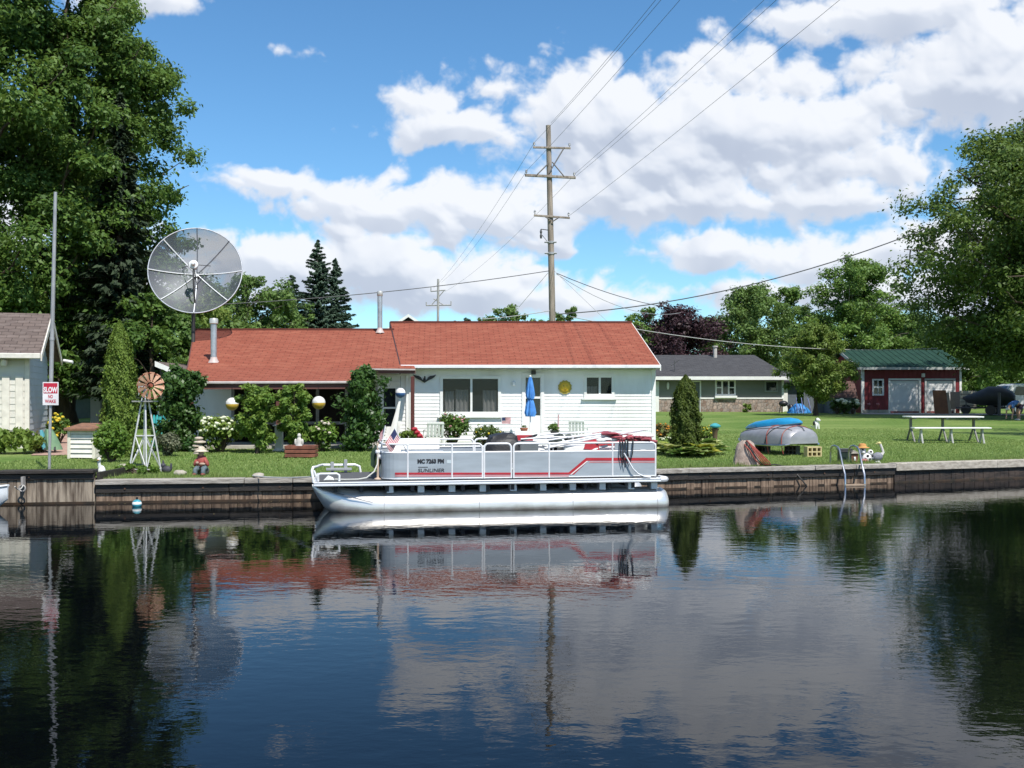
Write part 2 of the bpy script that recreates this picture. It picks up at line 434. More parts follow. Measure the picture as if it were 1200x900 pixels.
W = bpy.data.worlds.new('World'); scene.world = W; W.use_nodes = True
nt = W.node_tree; L = nt.links; bg = nt.nodes['Background']
bg.inputs['Strength'].default_value = .1
def M_(op, a, b=None, c=None, clamp=False):
    n = nt_.nodes.new('ShaderNodeMath'); n.operation = op; n.use_clamp = clamp
    for i, x in enumerate((a, b, c)):
        if x is None: continue
        if hasattr(x, 'is_linked'): nt_.links.new(x, n.inputs[i])
        else: n.inputs[i].default_value = x
    return n.outputs[0]
def V_(op, a, b=None):
    n = nt_.nodes.new('ShaderNodeVectorMath'); n.operation = op
    for i, x in enumerate((a, b)):
        if x is None: continue
        if hasattr(x, 'is_linked'): nt_.links.new(x, n.inputs[i])
        else: n.inputs[i].default_value = x
    return n.outputs['Value'] if op in ('LENGTH', 'DISTANCE') else n.outputs[0]
# the cloud field, computed here: cumulus banks by bearing and elevation, broken up by fractal noise and lit from the sun's side
CL = [  # column, row, half width, half height (photo pixels, turned into angles), weight
 (1105, 88, 165, 62, 1.0), (1185, 60, 110, 75, .9), (1040, 2, 170, 42, .9), (1210, 110, 90, 40, .8), (930, 12, 70, 20, .7),
 (700, 135, 120, 62, 1.0), (845, 150, 170, 72, 1.05), (955, 175, 95, 58, .9), (1030, 190, 62, 34, .75), (760, 190, 190, 55, 1.0), (640, 105, 55, 34, .6),
 (680, 222, 110, 36, .9), (820, 230, 185, 30, .95), (965, 226, 110, 36, .85),
 (535, 152, 95, 26, .85), (490, 116, 52, 26, .85), (565, 92, 55, 24, .5),
 (335, 216, 90, 20, .95), (455, 243, 120, 34, .95), (560, 250, 115, 40, .95), (410, 272, 42, 18, .85), (322, 240, 22, 14, .5),
 (400, 312, 190, 38, 1.0), (300, 294, 70, 26, .9), (540, 332, 170, 36, 1.0), (700, 345, 80, 26, .9), (505, 285, 40, 14, .7), (625, 283, 62, 15, .8),
 (828, 290, 62, 30, .95), (965, 304, 105, 32, .95), (1060, 292, 80, 40, 1.0), (890, 342, 120, 18, .7), (1010, 348, 150, 24, .8),
 (350, 56, 26, 12, .33), (900, 60, 30, 14, .4), (20, 20, 40, 30, .5), (150, -4, 70, 24, .9), (1160, 300, 120, 60, .9), (1300, 200, 140, 90, .9), (-80, 240, 160, 60, .9), (200, 330, 90, 40, .8)]

AZ0, AZ1, EL0, EL1, CW, CHh = R(-38), R(38), R(-1), R(33), 1792, 800
crng = np.random.default_rng(5)
def gnoise(X, Y):                       # gradient noise in about -1..1
    n = 256; g = crng.uniform(0, 2*np.pi, (n, n)); gx_, gy_ = np.cos(g), np.sin(g)
    xi = np.floor(X).astype(int); yi = np.floor(Y).astype(int); fx = X-xi; fy = Y-yi
    u = fx*fx*fx*(fx*(fx*6-15)+10); v = fy*fy*fy*(fy*(fy*6-15)+10)
    def dt(a, b): i, j = (xi+a) % n, (yi+b) % n; return gx_[i,j]*(fx-a)+gy_[i,j]*(fy-b)
    return 1.5*((dt(0,0)*(1-u)+dt(1,0)*u)*(1-v)+(dt(0,1)*(1-u)+dt(1,1)*u)*v)
def fbm(X, Y, o, gain=.5, billow=False):
    t = 0; a = 1.0; s = 0
    for k in range(o):
        q = gnoise(X*2**k+17.3*k, Y*2**k+5.1*k); t = t+a*(np.abs(q)*2-.62 if billow else q); s += a; a *= gain
    return t/s*1.6
def boxblur(a_, r):
    for ax_ in (0,1):
        p = np.pad(a_, [(r+1,r) if i == ax_ else (0,0) for i in (0,1)], mode='edge'); c_ = np.cumsum(p, axis=ax_)
        n = a_.shape[ax_]; a_ = (np.take(c_, range(2*r+1, n+2*r+1), ax_)-np.take(c_, range(0, n), ax_))/(2*r+1)
    return a_
A_, E_ = np.meshgrid(np.linspace(AZ0,AZ1,CW), np.linspace(EL0,EL1,CHh)); dpx = (AZ1-AZ0)/CW
wx = fbm(A_*7, E_*9, 3)*.022; wy_ = fbm(A_*7+9, E_*9+4, 3)*.012
wx2 = fbm(A_*30, E_*30, 3)*.005; wy2 = fbm(A_*30+3, E_*30+7, 3)*.004
X_, Y_ = A_+wx+wx2, E_+wy_+wy2
acc = np.full(A_.shape, -1.0)
for px, py, hw, hh, wt in CL:
    az = math.atan((px-600)/F); el = math.atan((HZ-py)/F*math.cos(az)); ra = hw/F*math.cos(az)*1.28; re = hh/F*1.35
    dy = Y_-el+re*.15; q = np.sqrt(((X_-az)/ra)**2+(dy/np.where(dy < 0, re*.8, re*1.15))**2)
    e_ = (1-q)*wt; k = .14; hmx = np.clip(.5+.5*(e_-acc)/k, 0, 1); acc = acc*(1-hmx)+e_*hmx+k*hmx*(1-hmx)
bil = fbm(X_*13, Y_*18, 7, .53, True); fine_ = fbm(A_*55, E_*55, 4, .55)
den = acc + .33*bil + .135*fine_ - .08
al = np.clip((den+.05)/.40, 0, 1); al = al*al*(3-2*al)
th = np.clip(den, 0, 1.2)
hgt = np.sqrt(boxblur(th, 2))*.26 + np.sqrt(boxblur(th, 8))*.5 + np.sqrt(boxblur(th, 20))*.8
gy, gx = np.gradient(hgt, dpx); nz = 17.0; ln_ = np.sqrt(gx*gx+gy*gy+nz*nz)
lam = (-gx*.36-gy*.70+nz*.62)/ln_
up_ = np.zeros_like(th); tb_ = boxblur(th, 5); wts = 0
for k in range(1, 24):
    sft = int(k*2.6); w_ = 1.0; up_[:-sft] += tb_[sft:]*w_; wts += w_
up_ = up_/wts
occ = np.exp(-1.0*np.clip(up_-.12, 0, 2))
dn_ = boxblur(np.clip((acc+.05)*1.3, 0, 1), 10)
sh = .42 + .28*np.clip(lam, 0, 1) + .44*(occ-.42)
sh = sh + .22*np.clip(.45-th, 0, .45)*np.clip(lam, 0, 1)
sh = np.clip(sh, 0, 1)
sh = .72*sh + .28*boxblur(sh, 3)
buf = np.zeros((CHh, CW, 4), dtype=np.float32); buf[...,0] = al; buf[...,1] = sh; buf[...,3] = 1
img = bpy.data.images.new('cloud_field', CW, CHh, float_buffer=True); img.colorspace_settings.name = 'Non-Color'; img.pixels.foreach_set(buf.ravel()); img.update(); img.pack()
del buf, X_, Y_, bil, fine_, den, hgt, gx, gy, lam, up_, tb_
nt_ = nt
tc = nt.nodes.new('ShaderNodeTexCoord'); sx = nt.nodes.new('ShaderNodeSeparateXYZ'); L.new(tc.outputs['Generated'], sx.inputs[0])
azs = M_('ARCTAN2', sx.outputs[0], sx.outputs[1]); els = M_('ARCSINE', sx.outputs[2])
cx = nt.nodes.new('ShaderNodeCombineXYZ')
L.new(M_('DIVIDE', M_('SUBTRACT', azs, AZ0), AZ1-AZ0), cx.inputs[0]); L.new(M_('DIVIDE', M_('SUBTRACT', els, EL0), EL1-EL0), cx.inputs[1])
ti_ = nt.nodes.new('ShaderNodeTexImage'); ti_.image = img; ti_.extension = 'MIRROR'; ti_.interpolation = 'Linear'; L.new(cx.outputs[0], ti_.inputs[0])
sc = nt.nodes.new('ShaderNodeSeparateColor'); L.new(ti_.outputs[0], sc.inputs[0])
alpha = sc.outputs[0]
cr = nt.nodes.new('ShaderNodeValToRGB'); L.new(sc.outputs[1], cr.inputs[0])
E = cr.color_ramp.elements; E[0].position = .34; E[0].color = (.46,.51,.62,1); E[1].position = .84; E[1].color = (1.0,1.0,1.0,1)
for p_, c_ in ((.50, (.60,.65,.74,1)), (.65, (.82,.85,.90,1))):
    e_ = E.new(p_); e_.color = c_
sky = nt.nodes.new('ShaderNodeTexSky'); sky.sky_type = 'NISHITA'; sky.sun_disc = False
sky.sun_elevation = R(SUN_EL); sky.sun_rotation = R(SUN_AZ); sky.air_density = 1.0; sky.dust_density = .0; sky.ozone_density = 3.0; sky.altitude = 0
hs = nt.nodes.new('ShaderNodeHueSaturation'); hs.inputs['Saturation'].default_value = 1.05; hs.inputs['Value'].default_value = 1.0
tn = nt.nodes.new('ShaderNodeMix'); tn.data_type = 'RGBA'; tn.blend_type = 'MULTIPLY'; tn.inputs[0].default_value = 1; tn.inputs[7].default_value = (.83,1.10,1.22,1)
L.new(sky.outputs[0], tn.inputs[6]); L.new(tn.outputs[2], hs.inputs['Color'])
cs = nt.nodes.new('ShaderNodeMix'); cs.data_type = 'RGBA'; cs.blend_type = 'MULTIPLY'; cs.inputs[0].default_value = 1
L.new(cr.outputs[0], cs.inputs[6]); cs.inputs[7].default_value = (7.25, 7.45, 7.85, 1)
mx = nt.nodes.new('ShaderNodeMix'); mx.data_type = 'RGBA'
L.new(M_('MULTIPLY', alpha, .97), mx.inputs[0]); L.new(hs.outputs[0], mx.inputs[6]); L.new(cs.outputs[2], mx.inputs[7])
L.new(mx.outputs[2], bg.inputs['Color'])
W.cycles.sampling_method = 'MANUAL'; W.cycles.sample_map_resolution = 512

# ------------------------------------------------------------------ common materials
mat('bark', (.09,.065,.045), .9, col2=(.045,.032,.024), scale=9, stretch=(1,1,.25), bump=.8)
mat('bark_grey', (.16,.14,.12), .9, col2=(.08,.07,.06), scale=9, stretch=(1,1,.25), bump=.8)
white = mat('white_paint', (.78,.78,.76), .5, col2=(.70,.70,.68), scale=3)
whitem = mat('white_metal', (.75,.76,.77), .35, col2=(.66,.67,.69), scale=4)
siding = mat('white_siding', (.80,.80,.79), .45, col2=(.62,.61,.58), scale=.9, stretch=(1.6,1,.6), lo=.25, hi=.5, detail=8)
black = mat('black_plastic', (.015,.015,.017), .45)
grass_m = leafmat('grass_blade', (.122,.205,.046), (.250,.320,.098), .3)
wood_old = mat('weathered_timber', (.33,.29,.24), .85, col2=(.17,.145,.115), scale=5, stretch=(.35,6,6), bump=.5, detail=7)
wood_cap = mat('grey_cap_timber', (.40,.37,.33), .85, col2=(.20,.18,.155), scale=4, stretch=(.5,5,5), bump=.5, detail=7)
wood_dark = mat('dark_wet_timber', (.035,.028,.022), .6, col2=(.014,.011,.010), scale=4, stretch=(.5,4,4), bump=.4)
wood_brown = mat('brown_planks', (.29,.205,.145), .85, col2=(.085,.055,.038), scale=3.6, stretch=(5,5,.7), bump=.5, detail=7)
wood_grey_planks = mat('grey_planks', (.33,.275,.215), .85, col2=(.085,.062,.045), scale=3.2, stretch=(5,5,.6), bump=.5, detail=7)
redbrown = mat('red_brown_paint', (.10,.028,.022), .5)
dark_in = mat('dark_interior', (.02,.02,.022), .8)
galv = mat('galvanised_steel', (.55,.56,.58), .38, metal=.7, col2=(.42,.43,.45), scale=7)
alu = mat('aluminium', (.62,.63,.66), .30, metal=1, col2=(.50,.51,.54), scale=3, stretch=(.4,3,3), bump=.05)
def glassmat(name, tint=.45, col=(.02,.025,.03)):
    m = bpy.data.materials.new(name); m.use_nodes = True; MATS[name] = m
    n = m.node_tree; b = n.nodes['Principled BSDF']; out = n.nodes['Material Output']
    b.inputs['Base Color'].default_value = c4(col); b.inputs['Roughness'].default_value = .03; b.inputs['Specular IOR Level'].default_value = .6
    t = n.nodes.new('ShaderNodeBsdfTransparent'); s = n.nodes.new('ShaderNodeMixShader'); s.inputs[0].default_value = tint
    n.links.new(b.outputs[0], s.inputs[1]); n.links.new(t.outputs[0], s.inputs[2]); n.links.new(s.outputs[0], out.inputs[0]); return m
glass = glassmat('window_glass', .62); glass_dark = glassmat('dark_window_glass', .12)

# ------------------------------------------------------------------ water
m = bpy.data.materials.new('canal_water'); m.use_nodes = True
n = m.node_tree; b = n.nodes['Principled BSDF']
b.inputs['Base Color'].default_value = (.0012,.0017,.0026,1); b.inputs['Roughness'].default_value = .012; b.inputs['IOR'].default_value = 1.27; b.inputs['Specular Tint'].default_value = (.74,.90,1.18,1)
tc = n.nodes.new('ShaderNodeTexCoord')
def wn(sc, st, det, w=0):
    mp = n.nodes.new('ShaderNodeMapping'); mp.inputs['Scale'].default_value = st; mp.inputs['Rotation'].default_value = (0,0,w); n.links.new(tc.outputs['Object'], mp.inputs[0])
    t = n.nodes.new('ShaderNodeTexNoise'); t.inputs['Scale'].default_value = sc; t.inputs['Detail'].default_value = det; t.inputs['Roughness'].default_value = .55
    n.links.new(mp.outputs[0], t.inputs['Vector']); return t.outputs[0]
a1 = wn(6.5, (.75,1.15,1), 3, R(10)); a2 = wn(.35, (1,1,1), 2); a3 = wn(1.9, (.8,1.4,1), 2, R(-20))
mm = n.nodes.new('ShaderNodeMapRange'); mm.inputs[1].default_value = .3; mm.inputs[2].default_value = .7; mm.inputs[3].default_value = .25; mm.inputs[4].default_value = 1.35; n.links.new(a2, mm.inputs[0])
mu = n.nodes.new('ShaderNodeMath'); mu.operation = 'MULTIPLY'; n.links.new(a1, mu.inputs[0]); n.links.new(mm.outputs[0], mu.inputs[1])
ma = n.nodes.new('ShaderNodeMath'); ma.operation = 'MULTIPLY_ADD'; ma.inputs[1].default_value = 1.0; n.links.new(a3, ma.inputs[0]); n.links.new(mu.outputs[0], ma.inputs[2])
bp = n.nodes.new('ShaderNodeBump'); bp.inputs['Strength'].default_value = 1; bp.inputs['Distance'].default_value = .0018
n.links.new(ma.outputs[0], bp.inputs['Height']); n.links.new(bp.outputs[0], b.inputs['Normal'])
mb = MB(); mb.quad((-500,-120,0),(500,-120,0),(500,60,0),(-500,60,0))
tag(mb.build('canal_water', m, recalc=False), kind='structure')

# ------------------------------------------------------------------ lawn (one sheet to the horizon)
m = bpy.data.materials.new('lawn'); m.use_nodes = True
n = m.node_tree; b = n.nodes['Principled BSDF']; b.inputs['Roughness'].default_value = .95; b.inputs['Specular IOR Level'].default_value = .1
tc = n.nodes.new('ShaderNodeTexCoord')
def gnz(sc, det, st=(1,1,1)):
    mp = n.nodes.new('ShaderNodeMapping'); mp.inputs['Scale'].default_value = st; n.links.new(tc.outputs['Object'], mp.inputs[0])
    t = n.nodes.new('ShaderNodeTexNoise'); t.inputs['Scale'].default_value = sc; t.inputs['Detail'].default_value = det; n.links.new(mp.outputs[0], t.inputs['Vector']); return t.outputs[0]
r1 = n.nodes.new('ShaderNodeValToRGB'); n.links.new(gnz(.35, 6), r1.inputs[0])
e = r1.color_ramp.elements; e[0].position = .34; e[0].color = (.098,.175,.038,1); e[1].position = .68; e[1].color = (.200,.262,.082,1)
r2 = n.nodes.new('ShaderNodeValToRGB'); n.links.new(gnz(9, 5), r2.inputs[0])
e = r2.color_ramp.elements; e[0].position = .3; e[0].color = (.62,.66,.6,1); e[1].position = .72; e[1].color = (1.15,1.12,1.1,1)
mx = n.nodes.new('ShaderNodeMix'); mx.data_type = 'RGBA'; mx.blend_type = 'MULTIPLY'; mx.inputs[0].default_value = 1
n.links.new(r1.outputs[0], mx.inputs[6]); n.links.new(r2.outputs[0], mx.inputs[7]); n.links.new(mx.outputs[2], b.inputs['Base Color'])
bp = n.nodes.new('ShaderNodeBump'); bp.inputs['Strength'].default_value = .7; bp.inputs['Distance'].default_value = .03
n.links.new(gnz(30, 4), bp.inputs['Height']); n.links.new(bp.outputs[0], b.inputs['Normal'])
xs = [-400,-250,-150,-90,-60,-40,-30,-25] + [x*.5 for x in range(-44, 61)] + [32,36,42,50,60,75,90,120,160,250,400]
xs = sorted(set(xs + [-9,-7.6,-7.34,-7.3,-4,-1.2,3.6,7.4,8.4,12.2,16]))
ts = [0,.3,.7,1.2,1.8,2.5,3.4,4.5,6,8,10,12.5,15,18,20,24,28,33,38,45,52,60,70,85,105,140,180,260,400,600,900]
vv_ = []; ff = []
for t in ts:
    for x in xs: vv_.append((x, wy(x)+.10+t, gz(x, wy(x)+.1+t)))
nx = len(xs)
for i in range(len(ts)-1):
    for j in range(nx-1): ff.append((i*nx+j, i*nx+j+1, (i+1)*nx+j+1, (i+1)*nx+j))
mb = MB(); mb.v = [Vector(p) for p in vv_]; mb.f = ff; mb.mi = [0]*len(ff)
tag(mb.build('lawn', m, recalc=False, smooth=True), kind='structure')
# mown grass blades on the near lawn
N = 200000
gx = nrg.uniform(-10.5, 16, N); gt = nrg.uniform(0,1,N)**1.9*17 + .16
wyv = np.array([wy(x) for x in gx]); gy = wyv + gt
keep = np.abs(gx)/gy < .53; gx, gy, gt = gx[keep], gy[keep], gt[keep]; N = len(gx)
gzv = np.array([gz(x, y) for x, y in zip(gx, gy)])
a = nrg.uniform(0, 2*np.pi, N); h = nrg.uniform(.02,.05,N)*(1+.6*(gt<.25))*np.clip(1.15-gt/18,.25,1); w = .006 + .0012*gt
ln = nrg.normal(size=(N,2))*.02
V = np.empty((N,3,3)); dx = np.cos(a)*w; dy = np.sin(a)*w
V[:,0] = np.stack([gx-dx, gy-dy, gzv-.004],1); V[:,1] = np.stack([gx+dx, gy+dy, gzv-.004],1); V[:,2] = np.stack([gx+ln[:,0], gy+ln[:,1], gzv+h],1)
tag(rawmesh('grass', V.reshape(-1,3), np.arange(3*N).reshape(N,3), grass_m, tint=nrg.uniform(0,1,N)), kind='stuff')

# path beside the left building, driveway before the garage
paving = mat('brick_paving', (.42,.27,.21), .9, col2=(.30,.19,.15), scale=8, bump=.3)
concrete = mat('concrete', (.42,.40,.36), .85, col2=(.33,.31,.28), scale=3, bump=.2)
def sheet(name, pts, m, z=.006):
    mb = MB(); mb.quad(*[(p[0], p[1], gz(p[0], p[1]) + z) for p in pts]); return mb.build(name, m, recalc=False)
def strip(name, left, right, m, z=.008, n=14):
    mb = MB()
    for i in range(n):
        q = []
        for (s, t) in ((left, i/n), (right, i/n), (right, (i+1)/n), (left, (i+1)/n)):
            x = s[0][0]+(s[1][0]-s[0][0])*t; y = s[0][1]+(s[1][1]-s[0][1])*t; q.append((x, y, gz(x,y)+z))
        mb.quad(*q)
    return mb.build(name, m, recalc=False)
a, b_, c, d = gp(36,534), gp(104,534), gp(88,508), gp(72,508)
tag(strip('path', (a, d), (b_, c), paving, .012), kind='structure')
tag(strip('driveway', (G(1008,63.5), G(1260,60)), (G(1010,66.6), G(1250,63.8)), concrete, .02, 24), kind='structure')

# ------------------------------------------------------------------ seawall: three lengths of timber bulkhead
def wallline(x0, x1):
    ks = [x0] + [k for k in (-9,-4,-1.2,3.6,7.4,8.4,12.2,16) if x0 < k < x1] + [x1]
    return [(x, wy(x)) for x in ks]
def boards(mb, line, z0, z1, off, th, w=.15, jit=.012, gap=.004, top=0):
    for A, B in zip(line, line[1:]):
        Ln = math.hypot(B[0]-A[0], B[1]-A[1]); mb.M = frame(A, B); u = 0
        while u < Ln - .02:
            ww = min(w*rnd.uniform(.8,1.25), Ln-u)
            j = rnd.uniform(0, jit); mb.box(u, u+ww-gap*rnd.uniform(.3,2.5), off-th+j, off+j, z0, z1 + rnd.uniform(-top, top)); u += ww
    mb.M = Matrix.Identity(4)
def beam(mb, line, z0, z1, d0, d1, ln=2.4, gap=.008, jit=.01):
    for A, B in zip(line, line[1:]):
        Ln = math.hypot(B[0]-A[0], B[1]-A[1]); mb.M = frame(A, B); u = 0
        while u < Ln - .05:
            ww = min(ln*rnd.uniform(.8,1.2), Ln-u)
            if Ln-u-ww < .3: ww = Ln-u
            j = rnd.uniform(-jit, jit); mb.box(u, u+ww-gap, d0, d1+j, z0+j*.4, z1+j*.6); u += ww
    mb.M = Matrix.Identity(4)
def seawall(label, x0, x1, zc, capm, plankm, zcap, pz, waleh, wm=None):
    t = T('seawall', label, 'seawall', (x0, wy(x0), 0)); ln = wallline(x0, x1)
    mb = MB(); boards(mb, ln, -.5, pz, 0, .05); mb.build('planking', plankm, t, bev=.004)
    mb = MB(); beam(mb, ln, pz-.02, zcap-.002, -.06, waleh); mb.build('wale', wm or wood_dark, t, bev=.006)
    mb = MB(); beam(mb, ln, zcap, zc, -.26, waleh+.05, ln=3.2); mb.build('cap_beam', capm, t, bev=.008)
    mb = MB(); beam(mb, ln, -.5, .035, .0, .014, ln=5); mb.build('waterline_stain', mat('wet_stain', (.05,.028,.014), .5, col2=(.02,.014,.008), scale=5), t)
    mb = MB()
    for A, B in zip(ln, ln[1:]):
        Ln = math.hypot(B[0]-A[0], B[1]-A[1]); mb.M = frame(A, B); u = .5
        while u < Ln-.2:
            mb.lathe([(.016,0),(.016,.014)], 8, c=(u, waleh+.002, (pz+zcap)/2-.01), axis=(0,1,0)); u += 1.35
    build_split(mb, 'bolt_head', mat('rusty_iron', (.12,.06,.035), .8, col2=(.05,.03,.02)), t)
    return t
seawall('tall grey plank seawall at the left with black cap beam', -30, -7.42, .60, wood_dark, wood_grey_planks, .54, .46, .05)
seawall('long low seawall behind the pontoon boat with grey timber cap', -7.40, 8.40, .425, wood_cap, wood_brown, .335, .21, .06)
m_r = mat('pale_cap_timber', (.46,.42,.36), .85, col2=(.27,.24,.20), scale=4, stretch=(.5,5,5), bump=.5, detail=7)
m_d = mat('dark_planks', (.055,.038,.030), .7, col2=(.018,.013,.011), scale=3, stretch=(1,1,3), bump=.5)
seawall('dark plank seawall at the right end with thick pale cap', 8.42, 40, .44, m_r, m_d, .27, .25, .03, m_d)
# a short return board where the tall wall steps down
mb = MB(); mb.M = frame((-7.36, wy(-7.4)-.02), (-7.36, wy(-7.4)+3)); mb.box(0.0, 2.6, -.03, .02, .30, .56)
tag(mb.build('edging_board', wood_dark, bev=.006), 'dark edging board stepping down from the tall left seawall', 'edging board')

# leaves and specks afloat along the wall
N = 420; fx = nrg.uniform(-12,15,N); fy = np.array([wy(x) for x in fx])-.04-np.abs(nrg.normal(size=N))*np.where(nrg.uniform(0,1,N) < .7, .35, 4.0)
p = np.stack([fx,fy,np.full(N,.004)],1); V, Fq = leafquads(p, unit(np.array([0,0,1.0])+.04*nrg.normal(size=(N,3))), np.full(N,.035), fold=.02)
tag(rawmesh('floating_leaves', V, Fq, leafmat('floating_leaf', (.06,.06,.02), (.22,.17,.07), .1), tint=nrg.uniform(0,1,N)), kind='stuff')
# rank grass left by the mower along the wall cap
N = 16000; gx = nrg.uniform(-11,16,N); gt = nrg.uniform(.27,.42,N); gy = np.array([wy(x) for x in gx])+gt; cl_ = .5+.5*np.sin(gx*3.1)*np.sin(gx*1.3+1)+.3*np.sin(gx*9)
kp = nrg.uniform(0,1,N) < np.clip(cl_,.08,1); gx, gy = gx[kp], gy[kp]; N = len(gx); gzv = np.array([gz(x,y) for x, y in zip(gx,gy)]); a = nrg.uniform(0,2*np.pi,N); h = nrg.uniform(.05,.15,N); ln = nrg.normal(size=(N,2))*.035
V = np.empty((N,3,3)); V[:,0] = np.stack([gx-np.cos(a)*.006,gy-np.sin(a)*.006,gzv-.005],1); V[:,1] = np.stack([gx+np.cos(a)*.006,gy+np.sin(a)*.006,gzv-.005],1); V[:,2] = np.stack([gx+ln[:,0],gy+ln[:,1],gzv+h],1)
tag(rawmesh('edge_grass', V.reshape(-1,3), np.arange(3*N).reshape(N,3), grass_m, tint=nrg.uniform(0,1,N)), kind='stuff')
# ------------------------------------------------------------------ building kit
def sidingrows(mb, u0, u1, z0, z1, holes=(), h=.1, d0=0.0, lip=.016):
    z = z0
    while z < z1 - .01:
        zt = min(z+h, z1); zc = (z+zt)/2; iv = [(u0, u1)]
        for (a, b, c, d) in holes:
            if c < zc < d:
                nv = []
                for (s, e) in iv:
                    if b <= s or a >= e: nv.append((s, e)); continue
                    if a > s: nv.append((s, a))
                    if b < e: nv.append((b, e))
                iv = nv
        for s, e in iv:
            mb.prism([(s, d0-.03, z), (s, d0+lip, z), (s, d0+.003, zt), (s, d0-.03, zt)], (e-s, 0, 0))
        z += h
def ring(mb, u0, u1, z0, z1, w, d0, d1, wb=None):
    wb = wb or w
    mb.box(u0, u1, d0, d1, z1-w, z1); mb.box(u0, u1, d0, d1, z0, z0+wb)
    mb.box(u0, u0+w, d0, d1, z0+wb, z1-w); mb.box(u1-w, u1, d0, d1, z0+wb, z1-w)
def roofslab(pts, th, m, name, parent):
    mb = MB(); mb.slab(pts, th); return mb.build(name, m, parent)
def edge(mb, a, b, h, w, up=.02):          # board under a roof edge between two points, pushed outwards by w
    a = Vector(a); b = Vector(b); d = (b-a).normalized(); n = Vector((d.y, -d.x, 0)).normalized()*w
    mb.hexa([a+Vector((0,0,-h)), b+Vector((0,0,-h)), b+n+Vector((0,0,-h)), a+n+Vector((0,0,-h))],
            [a+Vector((0,0,up)), b+Vector((0,0,up)), b+n+Vector((0,0,up)), a+n+Vector((0,0,up))])

# ------------------------------------------------------------------ the white house with the red roof
red_sh = shingle('red_shingles', (.262,.076,.047), (.226,.064,.040), (.310,.112,.070), axis_rot=R(-4))
house = T('red_roofed_house', 'low white clapboard house with red shingle roof and shaded porch', 'house', (0, 28.5, .6))
A, B = (-2.88, 29.0), (4.12, 29.6); Mw = frame(A, B)
def wu(px): return hit(A, B, px)
def wz(px, py): return zat(py, hit(A, B, px)[1])
Lw = math.hypot(B[0]-A[0], B[1]-A[1]); zt = 2.80
def wrect(x0, x1, y0, y1): return wu(x0)[0], wu(x1)[0], wz((x0+x1)/2, y1), wz((x0+x1)/2, y0)
W1 = wrect(515.5, 587, 440.5, 487.5); W2 = wrect(684, 720, 439, 466.5); DR = wrect(611.5, 637.5, 437.5, 516)
def inset(r, k): return (r[0]+k, r[1]-k, r[2]+k, r[3]-k)
mb = MB(); mb.M = Mw
sidingrows(mb, 0, Lw, .42, zt, [inset(W1,.03), inset(W2,.03), inset(DR,.03)])
wall = mb.build('wall', siding, house)
mb = MB(); mb.M = Mw; mb.box(0, Lw, -8.2, -7.9, .42, zt); mb.box(-.12, -.02, -8.2, .0, .42, zt); mb.box(Lw-.12, Lw-.035, -7.9, -.035, .42, zt)
mb.box(.2, Lw-.2, -6.9, -6.85, .5, zt)
gp0, gp1 = Vector(P(458,378,33)), Vector(P(739,378,33.5))
mb.build('back_wall', siding, house)
mb = MB(); mb.M = Mw
sidingrows(mb, 0, .01, .42, .43)
mb.box(-.03, .09, -.02, .028, .42, zt); mb.box(Lw-.09, Lw+.03, -.02, .028, .42, zt); mb.build('corner_trim', white, house, bev=.004)
mb = MB(); mb.M = Mw; mb.box(-.02, Lw+.01, -.02, .02, .2, .42); mb.build('foundation', concrete, house)
curtain_m = mat('lace_curtain', (.75,.75,.73), .9, col2=(.5,.5,.49), scale=16, stretch=(3,3,.25))
def curtain(mb, u0, u1, z0, z1, d, f=14, amp=.03):
    n = int((u1-u0)*f*3)+4; p = []
    for i in range(n+1):
        u = u0+(u1-u0)*i/n; p.append((u, d + amp*math.sin(i*2*math.pi/6) + rnd.uniform(-.006,.006)))
    for (a, b), (c, e) in zip(p, p[1:]): mb.quad((a,b,z0),(c,e,z0),(c,e,z1),(a,b,z1))
def slider(r, px_split, name='window', sill=True, cur=None):
    u0,u1,z0,z1 = r; mb = MB(); mb.M = Mw
    ring(mb, u0, u1, z0, z1, .085, -.05, .045, .12); um = wu(px_split)[0]; mb.box(um-.03, um+.03, -.03, .03, z0+.12, z1-.085)
    w = mb.build(name, white, house, bev=.004)
    mb = MB(); mb.M = Mw
    mb.box(u0+.085, um-.03, -.012, -.004, z0+.12, z1-.085); mb.box(um+.03, u1-.085, -.022, -.014, z0+.12, z1-.085); mb.build('pane', glass, w)
    mb = MB(); mb.M = Mw; mb.box(u0-.06, u1+.06, -.02, .09, z0-.05, z0-.002); mb.build('sill', white, w, bev=.004)
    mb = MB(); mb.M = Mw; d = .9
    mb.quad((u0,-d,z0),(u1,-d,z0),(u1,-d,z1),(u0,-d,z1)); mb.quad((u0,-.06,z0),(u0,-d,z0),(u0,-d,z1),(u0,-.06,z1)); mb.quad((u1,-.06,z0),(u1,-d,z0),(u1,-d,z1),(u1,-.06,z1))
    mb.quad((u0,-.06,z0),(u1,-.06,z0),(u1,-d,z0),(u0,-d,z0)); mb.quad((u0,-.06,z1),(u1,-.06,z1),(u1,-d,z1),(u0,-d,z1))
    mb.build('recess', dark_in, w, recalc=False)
    if cur:
        mb = MB(); mb.M = Mw
        for a, b, c in cur: curtain(mb, wu(a)[0], wu(b)[0], z0+.1, z0+(z1-z0)*c, -.12)
        mb.build('curtain', curtain_m, w, recalc=False)
    return w
slider(W1, 552.3, cur=[(521,532,.62),(534,549,.66),(566,583,.64)])
slider(W2, 702.7, cur=[(688,701,.5)])
